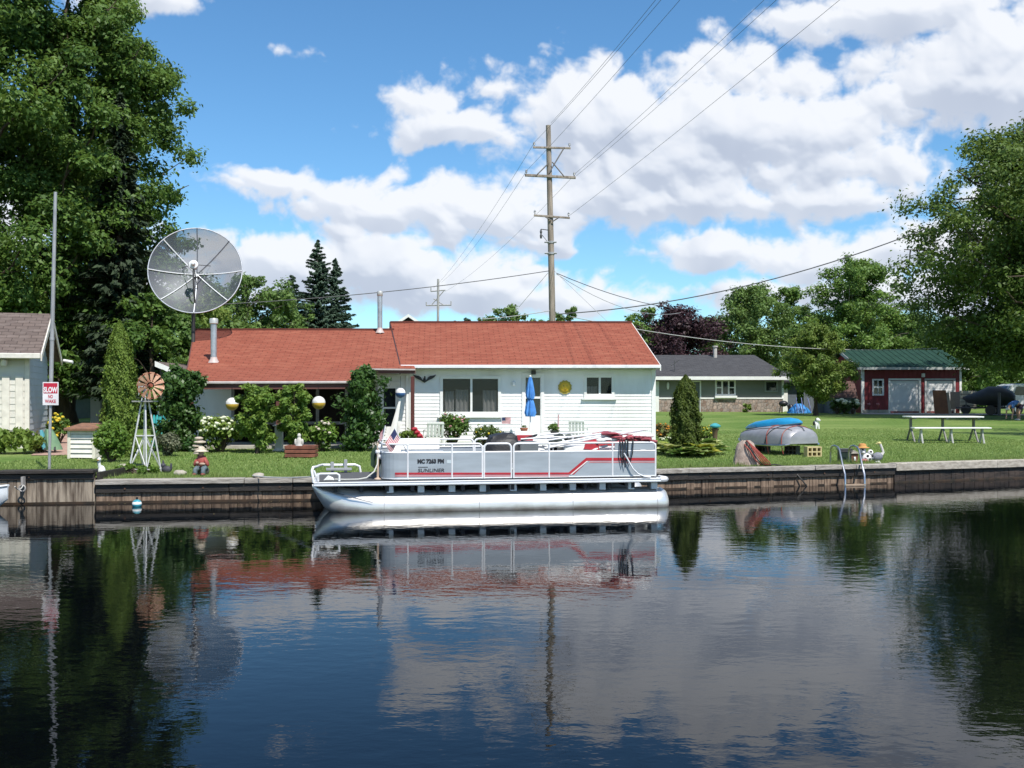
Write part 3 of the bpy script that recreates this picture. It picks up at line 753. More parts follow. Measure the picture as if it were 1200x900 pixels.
# front door
u0,u1,z0,z1 = DR
mb = MB(); mb.M = Mw; ring(mb, u0, u1, z0, z1, .09, -.05, .04, .02); door = mb.build('door', white, house, bev=.004)
ga, gb, gc, gd = wrect(616, 633, 442.5, 487)
mb = MB(); mb.M = Mw
mb.box(u0+.09, ga, -.03, .02, z0+.02, z1-.09); mb.box(gb, u1-.09, -.03, .02, z0+.02, z1-.09); mb.box(ga, gb, -.03, .02, z0+.02, gc); mb.box(ga, gb, -.03, .02, gd, z1-.09)
zm = wz(625, 466); mb.box(ga, gb, -.03, .018, zm-.03, zm+.03); mb.build('door_leaf', white, door, bev=.003)
mb = MB(); mb.M = Mw; mb.box(ga, gb, -.02, -.012, gc, zm-.03); mb.box(ga, gb, -.02, -.012, zm+.03, gd); mb.build('pane', glass_dark, door)
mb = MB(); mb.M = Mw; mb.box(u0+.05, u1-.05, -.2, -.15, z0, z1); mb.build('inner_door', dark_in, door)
mb = MB(); mb.M = Mw; mb.ball((u0+.13, .05, z0+1.0), .03, 8, 6); mb.build('door_handle', galv, door, smooth=True)
# wall lamp, vent, hose bib bits
u = wu(601.5)[0]; z = wz(601, 449)
mb = MB(); mb.M = Mw; mb.box(u-.06, u+.06, .01, .05, z-.05, z+.05); mb.lathe([(.02,-.06),(.055,-.05),(.06,.03),(.02,.06)], 10, c=(u,.12,z-.01)); mb.tube([(u,.04,z+.03),(u,.12,z+.06)], .012, 6); mb.build('wall_lamp', whitem, house, smooth=True)
u = wu(625)[0]; z = wz(625, 436); mb = MB(); mb.M = Mw; mb.box(u-.06, u+.06, .0, .12, z-.07, z+.05); mb.build('floodlight', mat('dark_bronze', (.04,.035,.03), .5), house, bev=.008)
# main roof
eL, eR = P(469.5,427.5,28.62), P(773.5,427.5,29.22)
rL, rR = P(457.5,377.5,33.0), P(739.5,377.5,33.5)
bL, bR = Vector((rL.x-.5, 37.6, eL.z)), Vector((rR.x-.5, 38.0, eR.z))
roof = roofslab([eL, eR, rR, rL], .10, red_sh, 'roof', house)
mb = MB(); mb.slab([rL, rR, bR, bL], .10); mb.build('back_roof', red_sh, roof)
mb = MB(); edge(mb, rL, rR, .05, .14, .025); mb.build('ridge_cap', mat('dark_red_shingle', (.12,.03,.02), .9), roof)
mb = MB(); edge(mb, eL, eR, .10, .1, -.005); mb.build('gutter', whitem, roof, bev=.012)
mb = MB()
for a, b in ((eR, rR), (rR, bR)):
    v = Vector((.03,0,0)); mb.hexa([a+Vector((0,0,-.17)), b+Vector((0,0,-.17)), b+v+Vector((0,0,-.17)), a+v+Vector((0,0,-.17))], [a+Vector((0,0,-.015)), b+Vector((0,0,-.015)), b+v+Vector((0,0,-.015)), a+v+Vector((0,0,-.015))])
mb.build('fascia', white, roof)
mb = MB()
for a, b in ((eL, rL), (rL, bL)):
    v = Vector((-.035,0,0)); mb.hexa([a+v+Vector((0,0,-.26)), b+v+Vector((0,0,-.26)), b+Vector((0,0,-.26)), a+Vector((0,0,-.26))], [a+v+Vector((0,0,.012)), b+v+Vector((0,0,.012)), b+Vector((0,0,.012)), a+Vector((0,0,.012))])
mb.build('rake_board', mat('dark_rake', (.05,.022,.02), .6), roof)
mb = MB(); d = Vector((0,.36,.0)); q = Vector((0,0,-.115)); mb.quad(eL+q, eR+q, eR+q+d, eL+q+d); mb.build('soffit', white, roof, recalc=False)
# gable infill of both ends
mb = MB()
for e_, r_, b_ in ((eL, rL, bL), (eR, rR, bR)):
    s = -1 if e_ is eR else 1
    o_ = Vector((.16*s, 0, -.12)); mb.prism([Vector((e_.x, e_.y+.45, e_.z+.06))+o_, r_+o_, Vector((b_.x, b_.y-.4, b_.z))+o_, Vector((e_.x, e_.y+.45, 2.7))+o_], (.05*s, 0, 0))
mb.build('gable', siding, house)
# left wing: steeper roof, then the shallow porch roof
wl, wr = P(228.5,386,31.6), P(462,386,32.2); kl, kr = P(220.5,430,27.8), P(487,432,28.3)
mid = P(430,431.4,28.15); pl, pr = P(213,446.5,26.0), P(430,446,26.35)
wroof = roofslab([kl, mid, kr, wr, wl], .10, red_sh, 'porch_roof', house)
mb = MB(); mb.slab([pl, pr, mid, kl], .09); mb.build('porch_apron', red_sh, wroof)
wbl, wbr = Vector((wl.x-.3, 35.6, 2.7)), Vector((wr.x-.3, 36.0, 2.7))
mb = MB(); mb.slab([wl, wr, wbr, wbl], .10); mb.build('back_roof', red_sh, wroof)
mb = MB(); edge(mb, wl, wr, .05, .12, .025); mb.build('ridge_cap', MATS['dark_red_shingle'], wroof)
mb = MB(); edge(mb, pl, pr, .08, .09, -.01); mb.build('gutter', mat('gutter_grey', (.50,.45,.43), .4), wroof, bev=.015)
mb = MB(); edge(mb, pl+Vector((0,.03,-.082)), pr+Vector((0,.03,-.082)), .13, .05, 0); edge(mb, mid+Vector((0,-.02,-.03)), kr+Vector((0,-.02,-.03)), .11, .05, 0)
mb.build('fascia', mat('brown_fascia', (.13,.05,.04), .6), wroof)
mb = MB(); edge(mb, mid+Vector((.02,-.08,0)), kr+Vector((0,-.08,0)), .05, .07, -.01); mb.build('gutter', MATS['gutter_grey'], wroof)
mb = MB()
for a, b in ((pl, kl), (kl, wl), (wl, wbl)):
    v = Vector((-.03,0,0)); mb.hexa([a+v+Vector((0,0,-.2)), b+v+Vector((0,0,-.2)), b+Vector((0,0,-.2)), a+Vector((0,0,-.2))], [a+v+Vector((0,0,.01)), b+v+Vector((0,0,.01)), b+Vector((0,0,.01)), a+Vector((0,0,.01))])
mb.build('rake_board', MATS['brown_fascia'], wroof)
mb = MB(); mb.quad(pl+Vector((0.05,.1,-.2)), pr+Vector((0,.1,-.2)), mid+Vector((0,.5,-.15)), kr+Vector((-.1,.7,-.15)), kl+Vector((.05,.7,-.2))); mb.build('porch_ceiling', mat('shaded_board', (.35,.34,.32), .8), wroof, recalc=False)
A2, B2 = ((228-600)/F*28.9, 28.9), (-2.90, 29.05); M2 = frame(A2, B2)
def w2(px): return hit(A2, B2, px)[0]
L2 = math.hypot(B2[0]-A2[0], B2[1]-A2[1]); z2 = lambda py: zat(py, 28.95)
mb = MB(); mb.M = M2
Dh = (w2(446), w2(469.5), .5, z2(447))
sidingrows(mb, 0, L2, .45, 2.62, [(w2(273), w2(441), .45, 2.3), Dh], h=.11)
mb.box(-.1, 0, -6.5, 0, .45, 2.62); mb.box(0, L2, -6.6, -6.5, .45, 2.62); mb.build('wing_wall', siding, house)
mb = MB(); mb.prism([(kl.x+.15, 28.4, 2.5), (wl.x+.15, 31.6, 3.8), (wbl.x+.15, 35.2, 2.55)], (.06,0,0)); mb.build('gable', siding, house)
# dark open porch room behind the posts
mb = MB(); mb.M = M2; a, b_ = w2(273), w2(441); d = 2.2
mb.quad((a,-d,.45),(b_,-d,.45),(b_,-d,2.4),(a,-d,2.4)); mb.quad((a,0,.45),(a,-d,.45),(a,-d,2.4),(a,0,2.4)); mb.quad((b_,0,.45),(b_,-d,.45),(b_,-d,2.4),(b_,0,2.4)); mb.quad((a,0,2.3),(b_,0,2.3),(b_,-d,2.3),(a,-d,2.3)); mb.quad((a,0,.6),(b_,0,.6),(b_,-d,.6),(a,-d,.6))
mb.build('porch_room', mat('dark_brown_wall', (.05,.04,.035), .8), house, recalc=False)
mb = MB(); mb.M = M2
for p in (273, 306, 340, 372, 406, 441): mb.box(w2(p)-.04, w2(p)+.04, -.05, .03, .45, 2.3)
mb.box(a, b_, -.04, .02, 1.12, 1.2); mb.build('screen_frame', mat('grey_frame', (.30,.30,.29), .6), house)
u0,u1,z0,z1 = Dh
mb = MB(); mb.M = M2; ring(mb, u0, u1, z0, z1, .07, -.05, .04, .02); sdoor = mb.build('side_door', white, house)
ga, gb = w2(449.5), w2(463.5); g0, g1, gm = z2(500), z2(455), z2(478)
mb = MB(); mb.M = M2
mb.box(u0+.07, ga, -.03, .02, z0, z1-.07); mb.box(gb, u1-.07, -.03, .02, z0, z1-.07); mb.box(ga, gb, -.03, .02, z0, g0); mb.box(ga, gb, -.03, .02, g1, z1-.07); mb.box(ga, gb, -.03, .019, gm-.025, gm+.025); mb.build('door_leaf', white, sdoor)
mb = MB(); mb.M = M2; mb.box(ga, gb, -.02, -.012, g0, gm-.025); mb.box(ga, gb, -.02, -.012, gm+.025, g1); mb.build('pane', glass_dark, sdoor)
mb = MB(); mb.M = M2; mb.box(u0+.03, u1-.03, -.25, -.2, z0, z1); mb.build('inner_door', dark_in, sdoor)
def gpost(px, D, py, r, m, name='porch_post'):
    g = G(px, D); mb = MB(); mb.box(g.x-r, g.x+r, g.y-r, g.y+r, g.z-.1, zat(py, D)); return mb.build(name, m, house, bev=.008)
gpost(483.5, 27.75, 441, .05, redbrown); gpost(224, 26.2, 452, .05, MATS['brown_fascia']); gpost(427, 26.45, 452, .05, MATS['brown_fascia']); gpost(326, 26.3, 452, .05, MATS['brown_fascia'])
mb = MB(); mb.slab([(A2[0]+.1, 26.3, .63), (-2.95, 26.9, .63), (-2.95, 28.98, .63), (A2[0]+.1, 28.85, .63)], .25); mb.build('porch_floor', concrete, house)
# stove pipes
def pipe(px, y0, y1, D, r, capr):
    p = P(px, y0, D); zt_ = zat(y1, D); mb = MB(); mb.lathe([(r, -.25), (r, zt_-p.z-.12)], 14, c=p)
    c = mb.build('stove_pipe', galv, house, smooth=True)
    mb = MB(); mb.lathe([(r*1.9,-.03),(r*1.15,.08),(r*1.05,.13)], 14, c=p); mb.build('flashing', mat('pale_flashing', (.55,.45,.42), .5), c, smooth=True)
    mb = MB(); q = Vector((p.x, p.y, zt_-.12)); mb.lathe([(capr*.8,-.02),(capr,.0),(capr,.11),(capr*.9,.14),(.0,.15)], 14, c=q, caps=False); mb.build('cap', mat('pale_cap', (.62,.62,.58), .4, metal=.4), c, smooth=True)
pipe(250.5, 424, 374, 28.35, .085, .118); pipe(445.2, 389, 342, 31.75, .075, .088)

# ------------------------------------------------------------------ grey clapboard building at the left edge
lh = T('grey_garage', 'pale clapboard garage with brown shingle gable roof at left edge', 'garage', (-12.69, 26.86, .5))
uv = Vector((.955,.29,0)).normalized(); nv = Vector((uv.y,-uv.x,0)); C0 = Vector((-12.69, 26.86, 0)); Q = C0 - uv*5.2
Ml = frame((Q.x,Q.y), (C0.x,C0.y)); LL = 5.2; zz = 2.98; dep = 3.45
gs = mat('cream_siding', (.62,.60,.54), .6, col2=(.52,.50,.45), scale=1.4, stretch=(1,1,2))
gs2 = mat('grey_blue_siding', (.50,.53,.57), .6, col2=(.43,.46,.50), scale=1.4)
tr_ = mat('cream_trim', (.70,.66,.58), .55)
mb = MB(); mb.M = Ml; sidingrows(mb, 0, LL, .35, zz, h=.17); mb.box(0, LL, -dep, -dep+.1, .35, zz); mb.build('wall', gs, lh)
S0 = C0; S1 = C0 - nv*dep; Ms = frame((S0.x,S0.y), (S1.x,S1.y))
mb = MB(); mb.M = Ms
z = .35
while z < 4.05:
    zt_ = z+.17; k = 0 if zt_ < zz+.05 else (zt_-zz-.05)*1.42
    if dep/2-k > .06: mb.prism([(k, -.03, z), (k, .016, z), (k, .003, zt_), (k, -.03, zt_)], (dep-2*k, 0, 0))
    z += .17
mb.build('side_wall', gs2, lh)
mb = MB(); mb.M = Ml
for a, b in ((LL-.62, LL-.44), (LL-.30, LL-.12)): mb.box(a, b, .0, .05, .35, 2.45)
mb.box(LL-.08, LL+.03, -.1, .032, .35, zz-.05); mb.build('corner_board', tr_, lh, bev=.005)
mb = MB(); mb.M = Ml; u = LL-.55; mb.lathe([(.06,-.02),(.09,.03),(.08,.14),(.03,.18)], 10, c=(u,.16,zz-.26)); mb.build('wall_lamp', tr_, lh, smooth=True)
br_sh = shingle('brown_shingles', (.14,.108,.095), (.11,.085,.076), (.185,.15,.135), axis_rot=R(-17), w=.3, h=.15)
rz_ = 4.22
def L3(u, d, z): return Ml @ Vector((u, d, z))
lroof = roofslab([L3(-.3,.28,3.03), L3(LL+.34,.28,3.03), L3(LL+.34,-dep/2,rz_), L3(-.3,-dep/2,rz_)], .09, br_sh, 'roof', lh)
mb = MB(); mb.slab([L3(-.3,-dep/2,rz_), L3(LL+.34,-dep/2,rz_), L3(LL+.34,-dep-.28,3.03), L3(-.3,-dep-.28,3.03)], .09); mb.build('back_roof', br_sh, lroof)
mb = MB(); mb.M = Ml; mb.box(-.3, LL+.34, .29, .40, 2.89, 3.03); mb.build('gutter', mat('cream_gutter', (.66,.63,.57), .4), lroof, bev=.015)
mb = MB()
for (d0, z0), (d1, z1) in (((.33,3.0),(-dep/2,rz_)), ((-dep/2,rz_),(-dep-.33,3.0))):
    mb.hexa([L3(LL+.345,d0,z0-.17), L3(LL+.345,d1,z1-.17), L3(LL+.375,d1,z1-.17), L3(LL+.375,d0,z0-.17)], [L3(LL+.345,d0,z0+.01), L3(LL+.345,d1,z1+.01), L3(LL+.375,d1,z1+.01), L3(LL+.375,d0,z0+.01)])
mb.build('rake_board', tr_, lroof)
mb = MB(); p = L3(LL+.42, -dep-.25, 2.98); mb.tube([p, p+Vector((.28,-.02,-.05))], .045, 8); mb.build('gutter_end', white, lroof)

# ------------------------------------------------------------------ grey ranch house behind
stone = bpy.data.materials.new('fieldstone'); stone.use_nodes = True
n = stone.node_tree; b = n.nodes['Principled BSDF']; b.inputs['Roughness'].default_value = .85
tc = n.nodes.new('ShaderNodeTexCoord')
vo = n.nodes.new('ShaderNodeTexVoronoi'); vo.inputs['Scale'].default_value = 5.2; n.links.new(tc.outputs['Object'], vo.inputs['Vector'])
v2 = n.nodes.new('ShaderNodeTexVoronoi'); v2.feature = 'DISTANCE_TO_EDGE'; v2.inputs['Scale'].default_value = 5.2; n.links.new(tc.outputs['Object'], v2.inputs['Vector'])
sp = n.nodes.new('ShaderNodeSeparateColor'); n.links.new(vo.outputs['Color'], sp.inputs[0])
r = n.nodes.new('ShaderNodeValToRGB'); n.links.new(sp.outputs[0], r.inputs[0]); e = r.color_ramp.elements
e[0].color = (.20,.13,.10,1); e[1].color = (.44,.33,.27,1); e_ = e.new(.5); e_.color = (.34,.27,.23,1); e_ = e.new(.75); e_.color = (.25,.21,.19,1)
mr = n.nodes.new('ShaderNodeMapRange'); mr.inputs[1].default_value = .01; mr.inputs[2].default_value = .05; n.links.new(v2.outputs[0], mr.inputs[0])
mx = n.nodes.new('ShaderNodeMix'); mx.data_type = 'RGBA'; mx.inputs[6].default_value = (.36,.32,.29,1); n.links.new(mr.outputs[0], mx.inputs[0]); n.links.new(r.outputs[0], mx.inputs[7]); n.links.new(mx.outputs[2], b.inputs['Base Color'])
bp = n.nodes.new('ShaderNodeBump'); bp.inputs['Distance'].default_value = .05; n.links.new(mr.outputs[0], bp.inputs['Height']); n.links.new(bp.outputs[0], b.inputs['Normal'])
rh = T('ranch_house', 'grey ranch house with fieldstone base and charcoal hip roof', 'house', (13.5, 70, .88))
D3 = 70.0; A3, B3 = ((690-600)/F*D3, D3), ((917-600)/F*D3, D3); M3 = frame(A3, B3); L3_ = B3[0]-A3[0]
w3 = lambda px: (px-690)/F*D3
z3 = lambda py: zat(py, D3)
rg = mat('grey_green_siding', (.215,.22,.19), .7, col2=(.185,.19,.165), scale=1, stretch=(1,1,3))
mb = MB(); mb.M = M3
wn1 = (w3(838), w3(862), z3(463.5), z3(445)); wn2 = (w3(896), w3(911.5), z3(459.5), z3(446)); dr3 = (w3(805.5), w3(821.5), .8, z3(446))
sidingrows(mb, 0, L3_, z3(467), 3.3, [inset(wn1,.05), inset(wn2,.05), inset(dr3,.05)], h=.16)
mb.box(0, L3_, -8, -7.9, .7, 3.3); mb.box(L3_-.1, L3_-.02, -7.9, -.05, .7, 3.3); mb.box(0,.08,-7.9,-.05,.7,3.3); mb.build('wall', rg, rh)
mb = MB(); mb.M = M3; mb.box(w3(772), w3(806), -.05, .10, .6, z3(467.5)); mb.box(0, w3(764), -.05, .10, .6, z3(467.5)); mb.box(w3(821), L3_, -.05, .10, .6, z3(467.5)); mb.build('stone_base', stone, rh)
mb = MB(); mb.M = M3; mb.box(w3(772), w3(806), -.05, .13, z3(467.5), z3(465.8)); mb.box(w3(821), L3_+.03, -.05, .13, z3(467.5), z3(465.8)); mb.box(L3_-.06, L3_+.09, -.1, .06, .7, 3.3); mb.box(w3(764), w3(772), -.05, .11, .6, z3(447)); mb.build('ledge', white, rh)
def win3(r, nx, shelf=False, fm=white):
    u0,u1,z0,z1 = r; mb = MB(); mb.M = M3; ring(mb, u0, u1, z0, z1, .1, -.05, .06)
    for i in range(1, nx): u = u0+(u1-u0)*(i/nx if nx == 2 else (.34 if i == 1 else .66)); mb.box(u-.05, u+.05, -.04, .05, z0+.1, z1-.1)
    if nx == 3:
        zm = (z0+z1)/2
        for a, b in ((u0+.1, u0+(u1-u0)*.34-.05), (u0+(u1-u0)*.66+.05, u1-.1)): mb.box(a, b, -.03, .045, zm-.035, zm+.035)
    w = mb.build('window', fm, rh)
    mb = MB(); mb.M = M3; mb.box(u0+.1, u1-.1, -.03, -.02, z0+.1, z1-.1); mb.build('pane', glass_dark, w)
    mb = MB(); mb.M = M3; mb.box(u0+.02, u1-.02, -.5, -.4, z0, z1); mb.build('recess', dark_in, w)
    if shelf: mb = MB(); mb.M = M3; mb.box(u0-.05, u1+.05, .03, .3, z0-.16, z0-.01); mb.build('flower_box', white, w)
win3(wn1, 3, True); win3(wn2, 1, False, mat('grey_trim', (.28,.30,.28), .6))
u0,u1,z0,z1 = dr3; mb = MB(); mb.M = M3; ring(mb, u0, u1, z0, z1, .09, -.05, .06, .02); dd = mb.build('door', white, rh)
mb = MB(); mb.M = M3; mb.box(u0+.09, u1-.09, -.03, .0, z0, z1-.09); mb.build('door_leaf', mat('dark_green_door', (.10,.12,.11), .4), dd)
mb = MB(); mb.M = M3; u = w3(782.5); mb.lathe([(.05,-.25),(.09,-.1),(.09,.12),(.03,.25)], 8, c=(u,.12,z3(452))); mb.build('wall_lamp', white, rh, smooth=True)
ch = shingle('charcoal_shingles', (.062,.062,.066), (.05,.05,.054), (.085,.085,.09), w=.4, h=.2)
e0, e1 = P(680,441,69.3), P(926,441,69.3); r0, r1 = P(718,416,74), P(884,416,74)
k0, k1 = Vector((e0.x, 78.7, e0.z)), Vector((e1.x, 78.7, e1.z))
rr_ = roofslab([e0,e1,r1,r0], .12, ch, 'roof', rh)
mb = MB(); mb.slab([e1,k1,r1], .12); mb.slab([k1,k0,r0,r1], .12); mb.slab([k0,e0,r0], .12); mb.build('roof_hips', ch, rr_)
mb = MB(); edge(mb, e0, e1, .24, .08, -.01); edge(mb, e1, k1, .24, .08, -.01); mb.build('fascia', white, rr_)
mb = MB(); p = P(838,417,73.5); mb.lathe([(.14,-.3),(.14,.62),(.2,.62),(.2,.72)], 8, c=p); mb.build('vent_pipe', mat('pale_vent', (.5,.47,.44), .6), rh)
mb = MB(); p = P(790.5, 438, 70.2); mb.tube([p, p+Vector((0,0,.9))], .03, 5); mb.tube([p+Vector((-.25,0,.55)), p+Vector((.3,0,.95))], .025, 5); mb.tube([p+Vector((-.05,0,.1)), p+Vector((.35,0,.05))], .03, 5); mb.build('aerial', mat('dark_grey_metal', (.08,.08,.085), .5), rh)
# lean-to at its right end
an = T('lean_to', 'small dark lean-to with pale door beside the ranch house', 'lean-to', G(922,71.5))
q0 = P(912, 446, 71); x0, x1 = (914-600)/F*71.5, (934-600)/F*71.5
mb = MB(); mb.box(x0, x1, 71.6, 75, .7, 3.0); mb.build('wall', mat('blue_grey_wall', (.10,.12,.15), .7), an)
mb = MB(); mb.slab([(x0-.2,71.1,3.0),(x1+.4,71.1,3.0),(x1+.4,75.2,3.9),(x0-.2,75.2,3.9)], .12); mb.build('roof', ch, an)
mb = MB(); mb.box(x0+.15, x0+.55, 71.53, 71.59, .8, 2.7); mb.build('door', white, an)

# ------------------------------------------------------------------ red garage
rg_ = T('red_garage', 'dark red garage with green roof and two roller doors', 'garage', (26, 66.8, 1.0))
D4 = 66.8; X0 = (1010.5-600)/F*D4; X1 = (1126-600)/F*D4; M4 = frame((X0,D4),(X1,D4)); L4 = X1-X0
w4 = lambda px: (px-1010.5)/F*D4
z4 = lambda py: zat(py, D4)
redm = mat('barn_red', (.20,.022,.030), .55, col2=(.16,.018,.024), scale=2)
d1 = (w4(1041), w4(1079), .95, z4(443.5)); d2 = (w4(1083.5), w4(1119.5), .95, z4(443.5)); wi = (w4(1022), w4(1035.5), z4(463.5), z4(444))
def ribs(mb, u0, u1, z0, z1, holes, w=.3):
    us = sorted(set([u0,u1] + [h[0] for h in holes] + [h[1] for h in holes]))
    for a, b in zip(us, us[1:]):
        segs = [(z0,z1)]
        for h in holes:
            if h[0]-1e-6 <= a and b <= h[1]+1e-6:
                ns = []
                for s, e in segs:
                    if h[2] > s: ns.append((s, min(e,h[2])))
                    if h[3] < e: ns.append((max(s,h[3]), e))
                segs = ns
        for s, e in segs:
            if e-s < .02: continue
            mb.box(a, b, -.06, 0, s, e); k = a+.1
            while k < b-.05: mb.box(k, k+.05, .001, .02, s+.01, e-.01); k += w
mb = MB(); mb.M = M4; ribs(mb, 0, L4, .85, 3.85, [d1,d2,wi]); mb.M = Matrix.Identity(4)
mb.box(X0, X0+.06, D4+.06, D4+7.4, .85, 3.85); mb.prism([(X0+.02,D4+.1,3.85),(X0+.02,D4+3.7,5.0),(X0+.02,D4+7.4,3.85)], (.06,0,0)); mb.box(X1-.06, X1, D4+.06, D4+7.4, .85, 3.85); mb.prism([(X1-.08,D4+.1,3.85),(X1-.08,D4+3.7,5.0),(X1-.08,D4+7.4,3.85)], (.06,0,0)); mb.box(X0,X1,D4+7.4,D4+7.46,.85,3.85)
mb.build('wall', redm, rg_)
rol = mat('roller_door_paint', (.74,.74,.74), .6, col2=(.66,.66,.66), scale=2)
for d in (d1, d2):
    mb = MB(); mb.M = M4; ring(mb, d[0], d[1], d[2]-.1, d[3], .12, -.05, .05, .01); f = mb.build('garage_door', white if d is d1 else mat('grey_white_trim', (.45,.46,.46), .6), rg_)
    mb = MB(); mb.M = M4; z = d[2]
    while z < d[3]-.15: mb.box(d[0]+.12, d[1]-.12, -.1, -.05, z+.01, min(z+.5, d[3]-.12)-.01); mb.box(d[0]+.12, d[1]-.12, -.12, -.07, z-.02, z+.02); z += .5
    mb.build('door_panel', rol, f)
mb = MB(); mb.M = M4; u0,u1,z0,z1 = wi; ring(mb, u0,u1,z0,z1,.1,-.05,.06); zm = (z0+z1)/2; mb.box(u0+.1,u1-.1,-.04,.05,zm-.05,zm+.05); um = (u0+u1)/2; mb.box(um-.02,um+.02,-.03,.04,z0+.1,z1-.1); f = mb.build('window', white, rg_)
mb = MB(); mb.M = M4; mb.box(u0+.1,u1-.1,-.04,-.03,z0+.1,z1-.1); mb.build('pane', glass_dark, f)
mb = MB(); mb.M = M4; mb.box(-.06,.12,-.08,.04,.85,3.85); mb.box(L4-.1,L4+.04,-.06,.04,.85,3.85); mb.build('corner_trim', white, rg_)
mb = MB(); mb.M = M4; mb.box(0,d1[0],-.02,.06,.8,1.05); mb.build('foundation', concrete, rg_)
mb = MB(); mb.M = M4; u = w4(1081.3); mb.box(u-.1,u+.1,.0,.16,z4(442),z4(437.5)); mb.build('floodlight', white, rg_, bev=.02)
gr = mat('green_metal_roof', (.022,.056,.040), .8, metal=0, col2=(.016,.042,.031), scale=2, spec=.1)
a, b_, c, d = Vector((X0-.35,D4-.45,3.83)), Vector((X1+.35,D4-.45,3.83)), Vector((X1+.35,D4+3.7,5.13)), Vector((X0-.35,D4+3.7,5.13))
groof = roofslab([a,b_,c,d], .09, gr, 'roof', rg_)
mb = MB(); mb.slab([d,c,Vector((c.x,D4+7.85,3.83)),Vector((d.x,D4+7.85,3.83))], .09); mb.build('back_roof', gr, groof)
mb = MB(); k = 0
while k < (b_-a).length:
    p = a.lerp(b_, k/(b_-a).length); q = d.lerp(c, k/(b_-a).length); mb.tube([p+Vector((0,0,.01)), q+Vector((0,0,.01))], .022, 4); k += .42
mb.build('seam', gr, groof)
mb = MB(); edge(mb, a, b_, .17, .05, -.01); mb.build('fascia', mat('grey_fascia', (.45,.47,.46), .5), groof)
mb = MB(); v = Vector((-.05,0,0))
mb.hexa([a+v+Vector((0,0,-.2)), d+v+Vector((0,0,-.2)), d+Vector((0,0,-.2)), a+Vector((0,0,-.2))], [a+v+Vector((0,0,.01)), d+v+Vector((0,0,.01)), d+Vector((0,0,.01)), a+Vector((0,0,.01))]); mb.build('rake_board', MATS['grey_fascia'], groof)

# garden shed between tree and garage
sh = T('garden_shed', 'small shed with rounded brown roof beside the red garage', 'shed', G(988,65))
D5 = 65.2; x0, x1 = (974-600)/F*D5, (1004.5-600)/F*D5; zb = gz(x0, D5)
mb = MB(); mb.box(x0+.1, x1-.1, D5, D5+1.8, zb-.1, zat(465,D5)); mb.build('wall', mat('slate_wall', (.13,.15,.16), .7), sh)
mb = MB(); e = zat(466,D5); pr_ = [(-.12,e),( .25,e+.62),(.55,e+.95),(.9,e+1.06),(1.25,e+.95),(1.55,e+.62),(1.92,e)]
mb.prism([(x0, D5+d_, z_) for d_, z_ in pr_], (x1-x0, 0, 0)); mb.build('roof', shingle('shed_shingles', (.13,.075,.065), (.11,.065,.055), (.17,.11,.095)), sh)
dp = T('board_fence', 'dark slate board fence panel behind the small green tree', 'fence', G(961,67))
mb = MB(); x0 = (942-600)/F*67; x1 = (973-600)/F*67; g = gz(x0,67); k = x0
while k < x1: mb.box(k, k+.14, 67, 67.03, g, g+1.55+rnd.uniform(-.02,.02)); k += .15
mb.build('boards', MATS['slate_wall'], dp)
mb = MB(); mb.box(x0, x1, 67.035, 67.08, g+.3, g+.4); mb.box(x0, x1, 67.035, 67.08, g+1.2, g+1.3); mb.build('rail', MATS['slate_wall'], dp)

# little buildings glimpsed between the trees on the left
def cottage(label, px0, px1, D, pyb, pye, pyr, wm, rm, name='cottage', depth=5, gable=True, door=True):
    g = G((px0+px1)/2, D); t = T(name, label, name, g); x0, x1 = (px0-600)/F*D, (px1-600)/F*D; ze, zr = zat(pye,D), zat(pyr,D); xm = (x0+x1)/2
    mb = MB(); mb.prism([(x0,D,g.z-.1),(x1,D,g.z-.1),(x1,D,ze),(xm,D,zr),(x0,D,ze)], (0,depth,0)); mb.build('wall', wm, t)
    for s, xe in ((0,x0-.25),(1,x1+.25)):
        k = (zr-ze)/(xm-x0)*.25
        mb = MB(); mb.hexa([(xe,D-.3,ze-k+.02),(xe,D+depth+.3,ze-k+.02),(xm,D+depth+.3,zr+.02),(xm,D-.3,zr+.02)], [(xe,D-.3,ze-k+.12),(xe,D+depth+.3,ze-k+.12),(xm,D+depth+.3,zr+.12),(xm,D-.3,zr+.12)]); r_ = mb.build('roof', rm, t)
        mb = MB(); mb.hexa([(xe,D-.33,ze-k-.14),(xe,D-.301,ze-k-.14),(xm,D-.301,zr-.14),(xm,D-.33,zr-.14)], [(xe,D-.33,ze-k+.13),(xe,D-.301,ze-k+.13),(xm,D-.301,zr+.13),(xm,D-.33,zr+.13)]); mb.build('rake_board', white, r_)
    if door: mb = MB(); mb.box(xm-.4, xm+.4, D-.05, D-.003, g.z, g.z+1.9); mb.build('door', mat('pale_blue_door', (.35,.40,.42), .5), t)
    return t
cottage('small white gabled cottage half hidden behind the left arborvitae', 106, 152, 44, 500, 457, 438, white, br_sh)
cottage('white-edged carport roof in the trees beyond the sign pole', 58, 84, 52, 490, 460, 447, mat('shade_green_wall', (.10,.12,.10), .8), br_sh, 'carport', 4, door=False)
ob = T('outbuilding', 'dark lean-to with white sloping eave behind the windmill and roof corner', 'outbuilding', G(203,37))
a_, b2 = P(184,427,37), P(212.5,439,37); g = gz(a_.x,37)
mb = MB(); mb.prism([(a_.x+.1,37,g-.1),(b2.x-.1,37,g-.1),(b2.x-.1,37,b2.z-.05),(a_.x+.1,37,a_.z-.05)], (0,4,0)); mb.build('wall', mat('dark_board_wall', (.06,.055,.05), .8), ob)
mb = MB(); mb.slab([a_+Vector((0,-.2,.1)), b2+Vector((0,-.2,.1)), b2+Vector((0,4.2,.1)), a_+Vector((0,4.2,.1))], .1); r_ = mb.build('roof', br_sh, ob)
